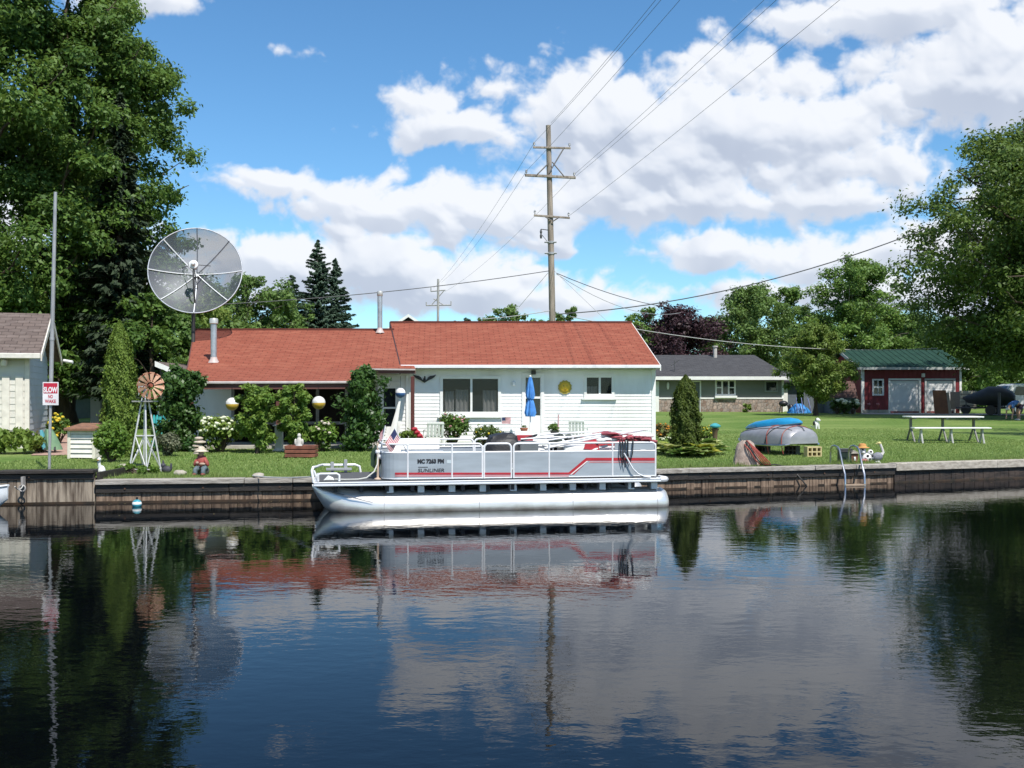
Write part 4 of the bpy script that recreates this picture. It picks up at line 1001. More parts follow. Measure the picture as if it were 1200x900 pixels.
mb = MB(); mb.prism([a_+Vector((0,-.201,-.08)), b2+Vector((0,-.201,-.08)), b2+Vector((0,-.201,.11)), a_+Vector((0,-.201,.11))], (0,-.03,0)); mb.build('eave_board', white, r_)
t = cottage('distant grey gable peeping over the ridge of the red roof', 455, 503, 95, 400, 386, 370, mat('far_grey_wall', (.22,.23,.24), .8), br_sh, 'far_house', 8, door=False)
mb = MB(); p = P(479, 376, 94.96); mb.box(p.x-.35, p.x+.35, p.y-.02, p.y+.01, p.z-.4, p.z+.25); mb.build('window', dark_in, t)
# ------------------------------------------------------------------ pontoon boat
P0, P1 = (-3.25, 16.62), (2.76, 17.62); Mb = frame(P0, P1)
def bu(px): return hit(P0, P1, px)[0]
def bz(px, py): return zat(py, hit(P0, P1, px)[1])
boat = T('pontoon_boat', 'silver pontoon boat with red stripe moored along the seawall', 'pontoon boat', (P0[0], P0[1], 0))
BW = 2.12; zd0, zd1 = .435, .52; zp1, zr = .965, 1.115
alub = mat('brushed_pontoon_aluminium', (.80,.785,.76), .34, metal=.65, col2=(.68,.66,.63), scale=2.5, stretch=(.4,3,3), bump=.10)
_n = alub.node_tree; _b = _n.nodes['Principled BSDF']; _src = _b.inputs['Base Color'].links[0].from_socket
_tc = nd(_n, 'ShaderNodeTexCoord'); _sp = nd(_n, 'ShaderNodeSeparateXYZ'); _n.links.new(_tc.outputs['Object'], _sp.inputs[0])
_no = nd(_n, 'ShaderNodeTexNoise'); _no.inputs['Scale'].default_value = 3.5; _no.inputs['Detail'].default_value = 6; _n.links.new(_tc.outputs['Object'], _no.inputs['Vector'])
_ad = nd(_n, 'ShaderNodeMath'); _ad.operation = 'MULTIPLY_ADD'; _ad.inputs[1].default_value = .16; _n.links.new(_no.outputs[0], _ad.inputs[0]); _n.links.new(_sp.outputs[2], _ad.inputs[2])
_mr = nd(_n, 'ShaderNodeMapRange'); _mr.inputs[1].default_value = .07; _mr.inputs[2].default_value = .17; _mr.inputs[3].default_value = .75; _mr.inputs[4].default_value = 0; _n.links.new(_ad.outputs[0], _mr.inputs[0])
_mx = nd(_n, 'ShaderNodeMix'); _mx.data_type = 'RGBA'; _mx.inputs[7].default_value = (.20,.15,.10,1); _n.links.new(_src, _mx.inputs[6]); _n.links.new(_mr.outputs[0], _mx.inputs[0]); _n.links.new(_mx.outputs[2], _b.inputs['Base Color'])
panel = mat('silver_grey_panel', (.42,.465,.51), .40, metal=.25, col2=(.34,.375,.41), scale=2.2, stretch=(.6,1,3), bump=.12, bscale=2.5, detail=7)
trimw = mat('white_boat_trim', (.74,.76,.79), .35, metal=.2, col2=(.68,.70,.74), scale=3)
redv = mat('red_vinyl', (.42,.03,.045), .5, col2=(.34,.025,.035)); whitev = mat('white_vinyl', (.78,.77,.74), .45, col2=(.70,.69,.67), scale=5)
redp = mat('red_stripe_paint', (.45,.028,.04), .4); pinkp = mat('pale_red_stripe', (.60,.25,.26), .4)
carpet = mat('grey_carpet', (.085,.09,.095), .95, col2=(.06,.063,.068), scale=20)
LU = bu(773)
def pontoon(dc):
    mb = MB(); mb.M = Mb; secs = []
    prof = [(0.0,.022,.40,.455),(.08,.05,.25,.455),(.18,.085,.09,.45),(.32,.13,-.05,.435),(.55,.195,-.16,.40),(.85,.255,-.21,.36),(1.15,.28,-.22,.338),(2,.28,-.22,.338),(4,.28,-.22,.338),(5.6,.28,-.22,.338),(5.86,.28,-.22,.338),(5.98,.262,-.20,.32),(6.05,.21,-.15,.27),(6.09,.12,-.06,.18)]
    for u, w, zb, zt_ in prof:
        zc = (zb+zt_)/2; hz = (zt_-zb)/2; k = min(1, max(0,(u)/1.1))
        q = []
        for i in range(20):
            g = 2*math.pi*i/20; cx_, cz_ = math.cos(g), math.sin(g)
            ex = 1.0 if k >= 1 else 1.25-.25*k
            q.append((u, dc + w*math.copysign(abs(cx_)**ex, cx_), zc + hz*cz_))
        secs.append(q)
    mb.loft(secs); t = mb.build('pontoon', alub, boat, smooth=True)
    mb = MB(); mb.M = Mb
    mb.tube([(.12,dc+.075,.40),(.35,dc+.165,.33),(.62,dc+.235,.26),(.98,dc+.283,.165)], [.012,.012,.010,.004], 5); mb.build('spray_strake', mat('dull_aluminium', (.22,.23,.25), .5, metal=.6), t)
    for u in (1.17, 2.75, 4.35, 5.84):
        mb = MB(); mb.M = Mb; mb.tube([(u, dc+.282*math.cos(2*math.pi*i/24), .059+.281*math.sin(2*math.pi*i/24)) for i in range(24)], .0035, 5, closed=True); mb.build('weld_seam', mat('weld_grey', (.45,.44,.43), .5, metal=.3), t)
    mb = MB(); mb.M = Mb
    for px in (457.5,494,530.5,567,603,638,673,708,742,769): u = bu(px); mb.box(u-.055, u+.055, dc-.05, dc+.20, .31, zd0-.002)
    build_split(mb, 'bracket', trimw, t, bev=.004)
pontoon(-.30); pontoon(-BW+.30)
mb = MB(); mb.M = Mb
for k in range(13): mb.box(.35+k*.42, .41+k*.42, -BW+.08, -.09, zd0-.10, zd0-.003)
build_split(mb, 'cross_beam', mat('dark_underside', (.05,.05,.055), .7), boat)
mb = MB(); mb.M = Mb; mb.box(.03, LU+.02, -BW, 0, zd0, zd1-.012); mb.box(.03, LU+.02, .001, .022, zd0+.008, zd0+.04); mb.box(.03, LU+.02, .001, .016, zd1-.03, zd1-.014); mb.build('deck', trimw, boat, bev=.006)
mb = MB(); mb.M = Mb; mb.box(.08, LU-.04, -BW+.05, -.05, zd1-.010, zd1); mb.build('carpet', carpet, boat)
mb = MB(); mb.M = Mb; mb.tube([(LU+.01,-.02,zd0+.045),(LU+.10,-.04,zd0+.045),(LU+.15,-.12,zd0+.04),(LU+.15,-.5,zd0+.04)], [.045,.05,.05,.045], 8); mb.build('stern_bumper', whitem, boat, smooth=True)
def pathbox(mb, path, z0, z1, th=.012):
    pts = [Vector((a,b,0)) for a, b in path]; nn = []
    for i in range(len(pts)):
        t = (pts[min(i+1,len(pts)-1)]-pts[max(i-1,0)]).normalized(); nn.append(Vector((-t.y,t.x,0))*th)
    vs = []; fs = []
    for p, n_ in zip(pts, nn):
        for z in (z0,z1): vs.append((p.x,p.y,z)); vs.append((p.x+n_.x,p.y+n_.y,z))
    for i in range(len(pts)-1):
        a = i*4; b = a+4; fs += [(a,b,b+2,a+2),(a+1,a+3,b+3,b+1),(a+2,b+2,b+3,a+3),(a,a+1,b+1,b)]
    fs += [(0,2,3,1),(len(vs)-4,len(vs)-3,len(vs)-1,len(vs)-2)]
    mb._add(vs, fs)
def arcpts(cx_, cy_, r, a0, a1, n=6): return [(cx_+r*math.cos(R(a0+(a1-a0)*i/n)), cy_+r*math.sin(R(a0+(a1-a0)*i/n))) for i in range(n+1)]
uF = bu(448.5); dn = -.05; df = -BW+.05; rr0 = .26
zf0 = zd1+.035
front = [(uF, -BW/2), (uF, dn-rr0)] + arcpts(uF+rr0, dn-rr0, rr0, 180, 90)
farfront = arcpts(uF+rr0, df+rr0, rr0, 270, 180) + [(uF, -BW/2)]
segA = front + [(bu(565.5), dn)]
segG = [(bu(568), dn), (bu(599.5), dn)]
segC = [(bu(602.5), dn), (bu(769), dn)]
segR = [(bu(769)+.004, dn-.01), (bu(769)+.004, df)]
segF1 = [(bu(752), df), (bu(575), df)]; segF2 = [(bu(573), df), (bu(520), df)]; segF3 = [(bu(518), df)] + farfront
def fence(path, up=None, gatey=False, name='fence_section'):
    mb = MB(); mb.M = Mb; pathbox(mb, path, zf0, zp1); f = mb.build(name, panel, boat)
    mb = MB(); mb.M = Mb
    mb.tube([(a,b,zp1+.008) for a, b in path], .017, 8); mb.tube([(a,b,zf0-.008) for a, b in path], .015, 8)
    a, b = path[0], path[-1]; r = .07
    top = []
    da = Vector((path[1][0]-a[0], path[1][1]-a[1])).normalized(); db = Vector((path[-2][0]-b[0], path[-2][1]-b[1])).normalized()
    top.append((a[0],a[1],zf0-.02)); top.append((a[0],a[1],zr-r))
    for i in range(1,5): g = math.pi/2*i/4; top.append((a[0]+da.x*r*(1-math.cos(g)), a[1]+da.y*r*(1-math.cos(g)), zr-r+r*math.sin(g)))
    top += [(p[0],p[1],zr) for p in path[1:-1]]
    for i in range(4,-1,-1): g = math.pi/2*i/4; top.append((b[0]+db.x*r*(1-math.cos(g)), b[1]+db.y*r*(1-math.cos(g)), zr-r+r*math.sin(g)))
    top.append((b[0],b[1],zf0-.02))
    mb.tube(top, .0175, 8); mb.build('rail', whitem, f, smooth=True)
    return f
fA = fence(segA); fG = fence(segG, name='gate'); fC = fence(segC); fence(segR, name='stern_fence'); fence(segF1); fence(segF2, name='gate'); fence(segF3)
def posts(f, pxs):
    mb = MB(); mb.M = Mb
    for p in pxs: mb.tube([(bu(p),dn+.006,zf0-.02),(bu(p),dn+.006,zr)], .0165, 8)
    build_split(mb, 'post', whitem, f, smooth=True)
posts(fA, (478, 530)); posts(fC, (644, 718.5))
mb = MB(); mb.M = Mb; pathbox(mb, [(bu(721),dn),(bu(767.5),dn)], zp1+.03, zr-.018); mb.build('upper_panel', panel, fC)
# stripe
def bp2(px, py, off=.0): return (bu(px), dn+.013+off, bz(px,py))
def stripe(f, pts, m, off):
    mb = MB(); mb.M = Mb; mb.prism([bp2(px,py,off) for px,py in pts], (0,.003,0)); mb.build('stripe', m, f)
stripe(fA, [(463,554.0),(565,554.0),(565,556.4),(463,556.4)], redp, .0); stripe(fG, [(568.5,554.0),(599,554.0),(599,556.4),(568.5,556.4)], redp, 0)
stripe(fC, [(603.5,554.0),(667,553.8),(687.5,536.6),(768,536.6),(768,540),(690.5,540),(673,556.2),(603.5,556.4)], redp, 0)
stripe(fA, [(463,557.2),(565,557.2),(565,558.6),(463,558.6)], pinkp, 0); stripe(fG, [(568.5,557.2),(599,557.2),(599,558.6),(568.5,558.6)], pinkp, 0); stripe(fC, [(603.5,557.2),(667,557.2),(667,558.6),(603.5,558.6)], pinkp, 0)
stripe(fC, [(668.5,556.4),(670.2,556.4),(690,540.3),(688,540.3)], whitev, .004)
stripe(fC, [(692,541),(768,541),(768,542.4),(690.5,542.4)], pinkp, 0)
inkm = mat('black_lettering', (.02,.02,.025), .5)
def boatletters(txt, px, py, size, width, bold, sh, name):
    mb = MB(); M = Mb @ Matrix.Translation((bu(px), dn+.014, bz(px,py))); lettering(mb, txt, size, M, width, bold, sh, .003); mb.build(name, inkm, fA, recalc=False)
boatletters('MC 7263 PM', 505, 541, .092, .44, .006, 0, 'registration_number')
boatletters('SUNLINER', 505.3, 551.6, .080, .44, .001, .12, 'lettering')
mb = MB(); mb.M = Mb
for k in range(8): u = bu(490.5)+k*.02; mb.box(u, u+.014, dn+.014, dn+.0165, bz(495,548.2), bz(495,547.2))
mb.build('small_lettering', inkm, fA)
mb = MB(); mb.M = Mb; u = bu(526.5); mb.box(u-.035,u+.035,dn+.014,dn+.017,bz(526,543.2),bz(526,539.2)); mb.build('sticker', mat('pale_blue_sticker', (.60,.68,.72), .5), fA)
# bow rails and deck gear
mb = MB(); mb.M = Mb
mb.tube([(.03,-.05,.50),(.0,-.05,.70),(.02,-.08,.75),(.06,-.5,.73),(.10,-1.3,.70),(.14,-1.9,.67),(.45,-1.98,.66),(.72,-2.0,.66),(.80,-2.0,.63),(.82,-2.0,.52)], .022, 8)
mb.tube([(.03,-.05,.70),(.10,-.06,.52)], .02, 8)
mb.tube([(.10,-.03,.52),(.10,-.03,.62),(.13,-.03,.645),(.40,-.03,.645),(.44,-.03,.62),(.44,-.03,.52)], .019, 8); mb.build('bow_rail', whitem, boat, smooth=True)
mb = MB(); mb.M = Mb; mb.box(.2,.66,-1.96,-1.86,.565,.61); mb.box(.28,.34,-1.94,-1.9,.52,.72); mb.box(.52,.58,-1.94,-1.9,.52,.76); mb.build('boarding_ladder', mat('grey_tread', (.32,.34,.36), .5), boat, bev=.005)
mb = MB(); mb.M = Mb; mb.prism([(.18,-.2,.522),(.36,-.2,.522),(.34,-.2,.56),(.26,-.2,.60)], (0,-.12,0)); mb.build('anchor', white, boat, bev=.008)
mb = MB(); mb.M = Mb; u = bu(443.5); mb.lathe([(.06,.52),(.06,.535),(.02,.55),(.018,1.12),(.0,1.13)], 10, c=(u,-.32,0), caps=False); mb.build('bow_light_pole', mat('pale_wood_pole', (.55,.42,.32), .6), boat, smooth=True)
mb = MB(); mb.M = Mb
for k, z in enumerate((.98,1.06,.9)): mb.ball((u+.01+.02*k,-.34,z), (.055,.05,.05), 8, 6)
mb.build('spotlight', whitem, boat, smooth=True)
# upholstery, console, table
def cushion(name, u0,u1,d0,d1,z0,z1,m,par=boat,bv=.03):
    mb = MB(); mb.M = Mb; mb.box(u0,u1,d0,d1,z0,z1); return mb.build(name, m, par, bev=bv, seg=3)
s = cushion('bench_seat', uF+.16, bu(530), df+.06, df+.62, zd1+.005, .93, whitev); cushion('backrest', uF+.22, bu(528), df+.05, df+.19, .93, 1.13, whitev, s)
s = cushion('bench_seat', uF+.18, bu(522), -.62, dn-.06, zd1+.005, .90, whitev); cushion('backrest', uF+.3, bu(521), -.2, dn-.05, .90, 1.02, whitev, s)
con = cushion('console', bu(613), bu(636), -.85, -.35, zd1+.005, 1.13, mat('grey_console', (.16,.18,.19), .5))
mb = MB(); mb.M = Mb; mb.tube([(bu(628)+.0+.14*math.cos(a/12*2*math.pi), -.62+.14*math.sin(a/12*2*math.pi), 1.19+.05*math.cos(a/12*2*math.pi)) for a in range(12)], .012, 6, closed=True); mb.build('steering_wheel', black, con, smooth=True)
s = cushion('helm_seat', bu(634), bu(650), -1.3, -.8, .86, .98, whitev); cushion('backrest', bu(617), bu(640), -1.36, -1.26, .98, 1.28, whitev, s, .05); mb = MB(); mb.M = Mb; mb.box(bu(620), bu(640.5), -1.255, -1.245, 1.10, 1.21); mb.build('red_panel', redv, s, bev=.003)
mb = MB(); mb.M = Mb; mb.lathe([(.13,zd1),(.04,zd1+.04),(.04,.86)], 10, c=((bu(634)+bu(650))/2,-1.05,0)); mb.build('pedestal', galv, s, smooth=True)
tb = cushion('table', bu(645), bu(668), -.75, -.25, 1.03, 1.055, whitev, bv=.01)
mb = MB(); mb.M = Mb
for p in (652.5, 658): mb.lathe([(.045,zd1),(.03,zd1+.05),(.03,1.0),(.05,1.03)], 8, c=(bu(p),-.5,0))
build_split(mb, 'table_leg', black, tb)
s = cushion('stern_lounge', bu(664), bu(700), -.95, -.2, zd1+.005, 1.06, whitev); mb = MB(); mb.M = Mb; mb.prism([(bu(687),-.195,1.005),(bu(706),-.195,.975),(bu(704),-.195,1.10),(bu(689),-.195,1.10)], (0,.02,0)); mb.build('red_panel', redv, s)
s = cushion('stern_lounge', bu(702), bu(766), -1.9, -.4, zd1+.005, .98, whitev); cushion('backrest', bu(706), bu(764), -1.85, -1.65, .98, 1.2, redv, s, .06)
# folded bimini: spread of white bows with the red canvas gathered at the stern
bim = MB(); bim.M = Mb
hinge = (bu(722), -.1, 1.10)
for (a, b, c, d, r) in ((640,526,757,505,.019),(648,521,764,503.5,.017),(668,513,745,507,.015),(640,517,700,510,.013),(694,530,716,523,.02),(612,515,700,512,.012)):
    bim.tube([(bu(a), -.12-.05*rnd.random(), bz(a,b)), (bu((a+c)/2), -.2, (bz(a,b)+bz(c,d))/2+.015), (bu(c), -.25, bz(c,d))], r, 8)
for (a,b,c,d,r) in ((655,518,758,509,.016),(664,522,762,512,.015)):
    bim.tube([(bu(a), -1.7, bz(a,b)+.06), (bu(c), -1.6, bz(c,d)+.03)], r, 8)
bt = build_split(bim, 'bimini_frame', whitem, boat, smooth=True)[0]
mb = MB(); mb.M = Mb
for i in range(22):
    t = i/21; u = bu(713)+(bu(768)-bu(713))*t; mb.ball((u, -.5-.35*math.sin(i*2.1), 1.245-.10*t+.03*math.sin(i*3.7)), (.11,.16,.022+.022*math.sin(i*1.3)**2), 12, 7, rot=Matrix.Rotation(i*.9, 3, 'Z'), jit=.22, seed=i)
mb.build('red_canvas', mat('dusty_red_canvas', (.42,.085,.10), .85, col2=(.15,.03,.045), scale=8), bt)
mb = MB(); mb.M = Mb
for i in range(9):
    t = i/8; u = bu(708)+(bu(764)-bu(708))*t; mb.ball((u, -.16, 1.155+.085*t+.012*math.sin(i*2.2)), (.10,.05,.035), 8, 5, jit=.12, seed=i+40)
mb.build('white_boot', whitev, bt, smooth=True)
mb = MB(); mb.M = Mb
for i in range(10): u = bu(664)+(bu(700)-bu(664))*i/9; mb.ball((u, -1.2+.3*math.sin(i*1.9), 1.10+.09*math.sin(i*2.7)**2), (.07,.09,.05), 7, 5, jit=.2, seed=i)
mb.build('deck_clutter', mat('dark_green_gear', (.04,.055,.045), .6), boat, smooth=True)
# cables and hose hanging over the stern fence
mb = MB(); mb.M = Mb
for px, z in ((728,545),(731,548),(737,542)):
    mb.tube([(bu(px-1),-.12,1.2),(bu(px-1),.0,1.12),(bu(px-1.5),.01,(1.1+bz(px,z))/2),(bu(px+1.5),.012,bz(px,z)),(bu(px+4),.01,(1.1+bz(px,z))/2),(bu(px+5),.0,1.12),(bu(px+6),-.12,1.2)], .011, 6)
tag(mb.build('cable', black, loc=Mb @ Vector((bu(732),0,1)), smooth=True), 'black cables looped over the stern fence of the pontoon boat', 'cable')
mb = MB(); mb.M = Mb; mb.tube([(bu(731),.012,bz(731,531)),(bu(735),.02,bz(735,538)),(bu(741),.03,bz(741,549)),(bu(747),.03,bz(747,555)),(bu(754),.028,bz(754,558)),(bu(762),.03,bz(762,559))], .014, 6)
tag(mb.build('hose', whitem, loc=Mb @ Vector((bu(740),.02,.8)), smooth=True), 'white hose hanging down the stern side panel of the boat', 'hose')
mb = MB(); mb.M = Mb; mb.tube([(bu(444),-.3,.95),(bu(443),-.28,.78),(bu(439),-.22,.66),(bu(430),-.2,.56),(bu(420),-.2,.535),(bu(405),-.22,.532),(bu(392),-.3,.532)], .012, 6)
tag(mb.build('rope', mat('white_rope', (.62,.62,.58), .8), loc=Mb @ Vector((bu(430),-.2,.55)), smooth=True), 'white rope curving down from the bow pole to the deck', 'rope')
mb = MB(); mb.M = Mb
for k in range(5): mb.tube([(bu(441)+.01*k,-.42,1.08),(bu(440)-.06+.02*k,-.4,.95),(bu(439.5)-.05+.015*k,-.4,.75),(bu(441)+.01*k,-.4,.68),(bu(443)+.02*k,-.4,.85),(bu(441)+.01*k,-.42,1.08)], .011, 5)
tag(mb.build('coiled_rope', mat('dark_green_rope', (.02,.05,.03), .8), loc=Mb @ Vector((bu(441),-.4,.7)), smooth=True), 'dark coiled rope hung on the bow pole', 'rope')
# moorings to the wall
def line_rope(p, q, sag, label, r=.011):
    p = Vector(p); q = Vector(q); mb = MB(); mb.tube([p.lerp(q,t/8)+Vector((0,0,-sag*4*(t/8)*(1-t/8))) for t in range(9)], r, 5)
    tag(mb.build('mooring_rope', MATS['white_rope'], loc=p), label, 'rope')
line_rope(Mb @ Vector((.05,-.1,.6)), Vector((-4.75, wy(-4.75)+.12, .46)), .03, 'pale mooring rope from the pontoon bow to the wall cap')
# black cover draped over a seat
cv = MB(); cv.M = Mb; secs = []
for u, h, w, dc in ((bu(572),.84,.24,-.55),(bu(574),1.0,.28,-.55),(bu(577),1.12,.30,-.55),(bu(580),1.215,.32,-.55),(bu(588),1.245,.32,-.55),(bu(598),1.285,.33,-.55),(bu(605),1.275,.32,-.55),(bu(609),1.24,.31,-.55),(bu(611),1.1,.28,-.55),(bu(613),.86,.26,-.55)):
    q = []
    for i in range(14):
        g = math.pi*i/13; f_ = 1+.05*math.sin(i*2.3+u*9); q.append((u+.025*math.sin(i*1.7), dc+math.copysign(abs(math.cos(g))**.45,math.cos(g))*w*f_*(1.15-.3*math.sin(g)), .78+(h-.78)*min(1,abs(math.sin(g))**.35)*(1-.05*math.sin(i*3+u*7))))
    secs.append(q)
cv.loft(secs); tag(cv.build('boat_seat_cover', mat('black_tarp', (.020,.020,.022), .55, bump=.3, scale=6), loc=Mb @ Vector((bu(593),-.55,.78)), smooth=True), 'black fabric cover draped over a hump in the middle of the boat', 'cover')
# flags
fr, fw, fb = mat('flag_red', (.45,.035,.05), .8, col2=(.40,.03,.045)), mat('flag_white', (.74,.70,.70), .8), mat('flag_blue', (.03,.04,.12), .8)
def flag(label, b, t, w, h, dirv, droop, seed=0, pm=None, r=.008):
    b = Vector(b); t = Vector(t); root = T('flag', label, 'flag', b, 0, 'small striped flags')
    mb = MB(); mb.tube([b, t], r, 6); mb.build('flagpole', pm or whitem, root)
    mb = MB(); nu, nv_ = 14, 13; dirv = Vector(dirv).normalized(); axis = (b-t).normalized(); sidev = Vector((-dirv.y, dirv.x, 0)); V = []
    for i in range(nu+1):
        for j in range(nv_+1):
            p = t + axis*(h*j/nv_+.01) + dirv*(w*i/nu) + Vector((0,0,-droop*(i/nu)**1.5)) + sidev*(.10*w*math.sin(i/nu*5.5+j*.25+seed)*(i/nu)); V.append(p)
    for i in range(nu):
        for j in range(nv_):
            mb.cur = 2 if (i < nu*.42 and j < 7) else (0 if j % 2 == 0 else 1)
            a = i*(nv_+1)+j; q = (V[a], V[a+1], V[a+nv_+2], V[a+nv_+1]); mb._add(q, [(0,1,2,3)])
    mb.build('cloth', [fr, fw, fb], root, recalc=False)
q = Mb @ Vector((bu(447),-.28,1.10)); t_ = Mb @ Vector((bu(453.5),-.30,1.36))
flag('upright narrow striped flag at the bow of the boat, left of the larger one', q+Vector((0,0,-.1)), Mb @ Vector((bu(452.5),-.30,1.42)), .11, .20, (-.5,.3,-.35), .05, 1)
flag('largest striped flag, slanting over the bow corner of the boat', Mb @ Vector((bu(476),-.10,1.02)), Mb @ Vector((bu(462.5),-.10,bz(463,501.5))), .30, .19, (-.50,-.1,-.86), .0, 2)
g = G(588, 28.2); flag('small striped flag on a stick in the bed under the big window', g, P(587,491,28.2)+Vector((.02,0,.05)), .26, .17, (1,-.2,.15), .04, 3)

# ------------------------------------------------------------------ things on and round the house
# eagle plaque
mb = MB(); q = hit(A, B, 497.5); M = Mw @ Matrix.Translation((q[0], .03, zat(442,q[1])))
wing = [(0,-.10),(.06,-.07),(.10,0),(.16,.035),(.26,.05),(.33,.075),(.28,.0),(.20,-.05),(.12,-.085),(.05,-.13),(0,-.16)]
mb.M = M; pts = [(x,0,z) for x, z in wing] + [(-x,0,z) for x, z in wing[-2:0:-1]]; mb.prism(pts, (0,.03,0)); mb.ball((0,.02,-.07), (.035,.03,.06), 8, 6); mb.ball((.01,.03,-.0), (.025,.025,.03), 8, 6)
tag(mb.build('eagle_plaque', black, loc=M @ Vector((0,0,-.1))), 'black spread-wing bird plaque on the white wall', 'wall plaque')
# sun face
q = hit(A, B, 661.8); M = Mw @ Matrix.Translation((q[0], .03, zat(453.7,q[1])))
root = T('sun_plaque', 'yellow round sun face hung on the white wall right of the door', 'wall plaque', M @ Vector((0,0,0)))
mb = MB(); mb.M = M; n_ = 24; pts = [((.205 if i % 2 else .185)*math.cos(2*math.pi*i/n_), 0, (.205 if i % 2 else .185)*math.sin(2*math.pi*i/n_)) for i in range(n_)]; mb.prism(pts, (0,.02,0)); mb.build('rays', mat('olive_gold', (.44,.34,.05), .5), root)
mb = MB(); mb.M = M; mb.ball((0,.025,0), (.145,.055,.145), 14, 8); mb.ball((0,.08,-.01), (.02,.02,.035), 6, 5); mb.build('face', mat('sun_yellow', (.74,.47,.03), .5), root, smooth=True)
mb = MB(); mb.M = M; mb.ball((-.05,.073,.035), (.02,.012,.012), 6, 5); mb.ball((.05,.073,.035), (.02,.012,.012), 6, 5); mb.tube([(-.05,.07,-.055),(0,.076,-.075),(.05,.07,-.055)], .008, 5); mb.build('features', mat('brown_ochre', (.25,.13,.02), .5), root)
# closed blue umbrella in front of the door
ug = Vector((hit(A,B,621.5)[0]*1.0, 0, 0)); c = P(621.5, 470, 28.3); zb = gz(c.x, 28.3)
root = T('closed_umbrella', 'bright blue two-tier folded patio umbrella before the front door', 'umbrella', (c.x, 28.3, zb))
mb = MB(); mb.tube([(c.x,28.3,zb),(c.x,28.3,zat(441,28.3))], .02, 8); mb.ball((c.x,28.3,zat(441,28.3)), .03, 8, 6); mb.build('pole', white, root, smooth=True)
bl = mat('umbrella_blue', (.075,.27,.64), .75, col2=(.045,.18,.50), scale=7)
def folded(y0, y1, r0, r1):
    mb = MB(); z0, z1 = zat(y1,28.3), zat(y0,28.3); secs = []
    for k in range(7):
        t = k/6; r = r0+(r1-r0)*t**.8; q = []
        if k == 6: r *= .8
        for i in range(24):
            g = 2*math.pi*i/24; f_ = 1+.22*math.cos(i*math.pi/1.5+k*.15); q.append((c.x+r*f_*math.cos(g), 28.3+r*f_*math.sin(g), z1+(z0-z1)*t+(.03*math.cos(i*math.pi/1.5) if k == 6 else 0)))
        secs.append(q)
    mb.loft(secs); mb.build('canopy', bl, root, smooth=True)
folded(442, 467, .03, .125); folded(465.5, 487.5, .045, .16)
mb = MB(); mb.lathe([(.2,0),(.2,.05),(.05,.08),(.03,.25)], 12, c=(c.x,28.3,zb)); mb.build('base', concrete, root, smooth=True)
# steps / bench line with pots by the door
dk = T('door_deck', 'low white platform before the front door carrying two plant pots', 'platform', (.9, 27.8, .6))
x0, x1 = (600-600)/F*28, (662-600)/F*28
mb = MB(); mb.box(x0, x1, 27.75, 28.85, .5, .86); mb.build('top', white, dk, bev=.01); mb = MB(); mb.box(x0-.0, x1, 27.5, 27.748, .45, .68); mb.build('step', white, dk, bev=.01)
def pot(px, py, r, h, m, D=28.0, zf=None):
    p = P(px, py, D); z = p.z if zf is None else zf; mb = MB(); mb.lathe([(r*.7,0),(r*.95,h*.8),(r*1.08,h*.8),(r*1.08,h),(r*.92,h),(r*.9,h*.9),(0,h*.9)], 14, c=(p.x,D,z), caps=False); return mb, p, z
terracotta = mat('terracotta', (.36,.13,.07), .8, col2=(.28,.10,.055)); darkpot = mat('dark_pot', (.03,.035,.03), .6)
lf_mid = leafmat('leaf_mid', (0.054,0.120,0.022), (0.120,0.204,0.036)); lf_light = leafmat('leaf_light', (.10,.17,.025), (.19,.27,.05)); lf_dark = leafmat('leaf_dark', (0.034,0.078,0.017), (0.066,0.132,0.026), .22)
def potted(label, px, py, r, h, m, fol, frad, n=300, leaf=.05, flower=None, D=28.0, zf=.862):
    mb, p, z = pot(px, py, r, h, m, D, zf); t = T('potted_plant', label, 'potted plant', (p.x,D,z), 0, 'potted plants'); mb.build('pot', m, t, smooth=True)
    cs = [Vector((p.x+rnd.gauss(0,frad*.4), D+rnd.gauss(0,frad*.4), z+h+frad*.5+rnd.gauss(0,frad*.3))) for _ in range(7)]
    V, Fq, ti = clump_leaves(cs, [frad*.5]*7, [n//7]*7, leaf); rawmesh('foliage', V, Fq, fol, t, tint=ti); return t
potted('terracotta pot with a tiny plant on the door platform', 614, 504, .10, .19, terracotta, lf_mid, .06, 60)
t = potted('dark bowl of spiky green plant right of the door', 650, 503, .13, .12, darkpot, lf_mid, .16, 420, .06)
mb = MB(); p = P(654,490,28); mb.tube([(p.x,28,.95),(p.x+.01,28,p.z+.1)], .022, 6); mb.build('flower_spike', mat('pale_pink_petal', (.55,.35,.36), .8), t)
mb = MB(); p = P(650,505,28); 
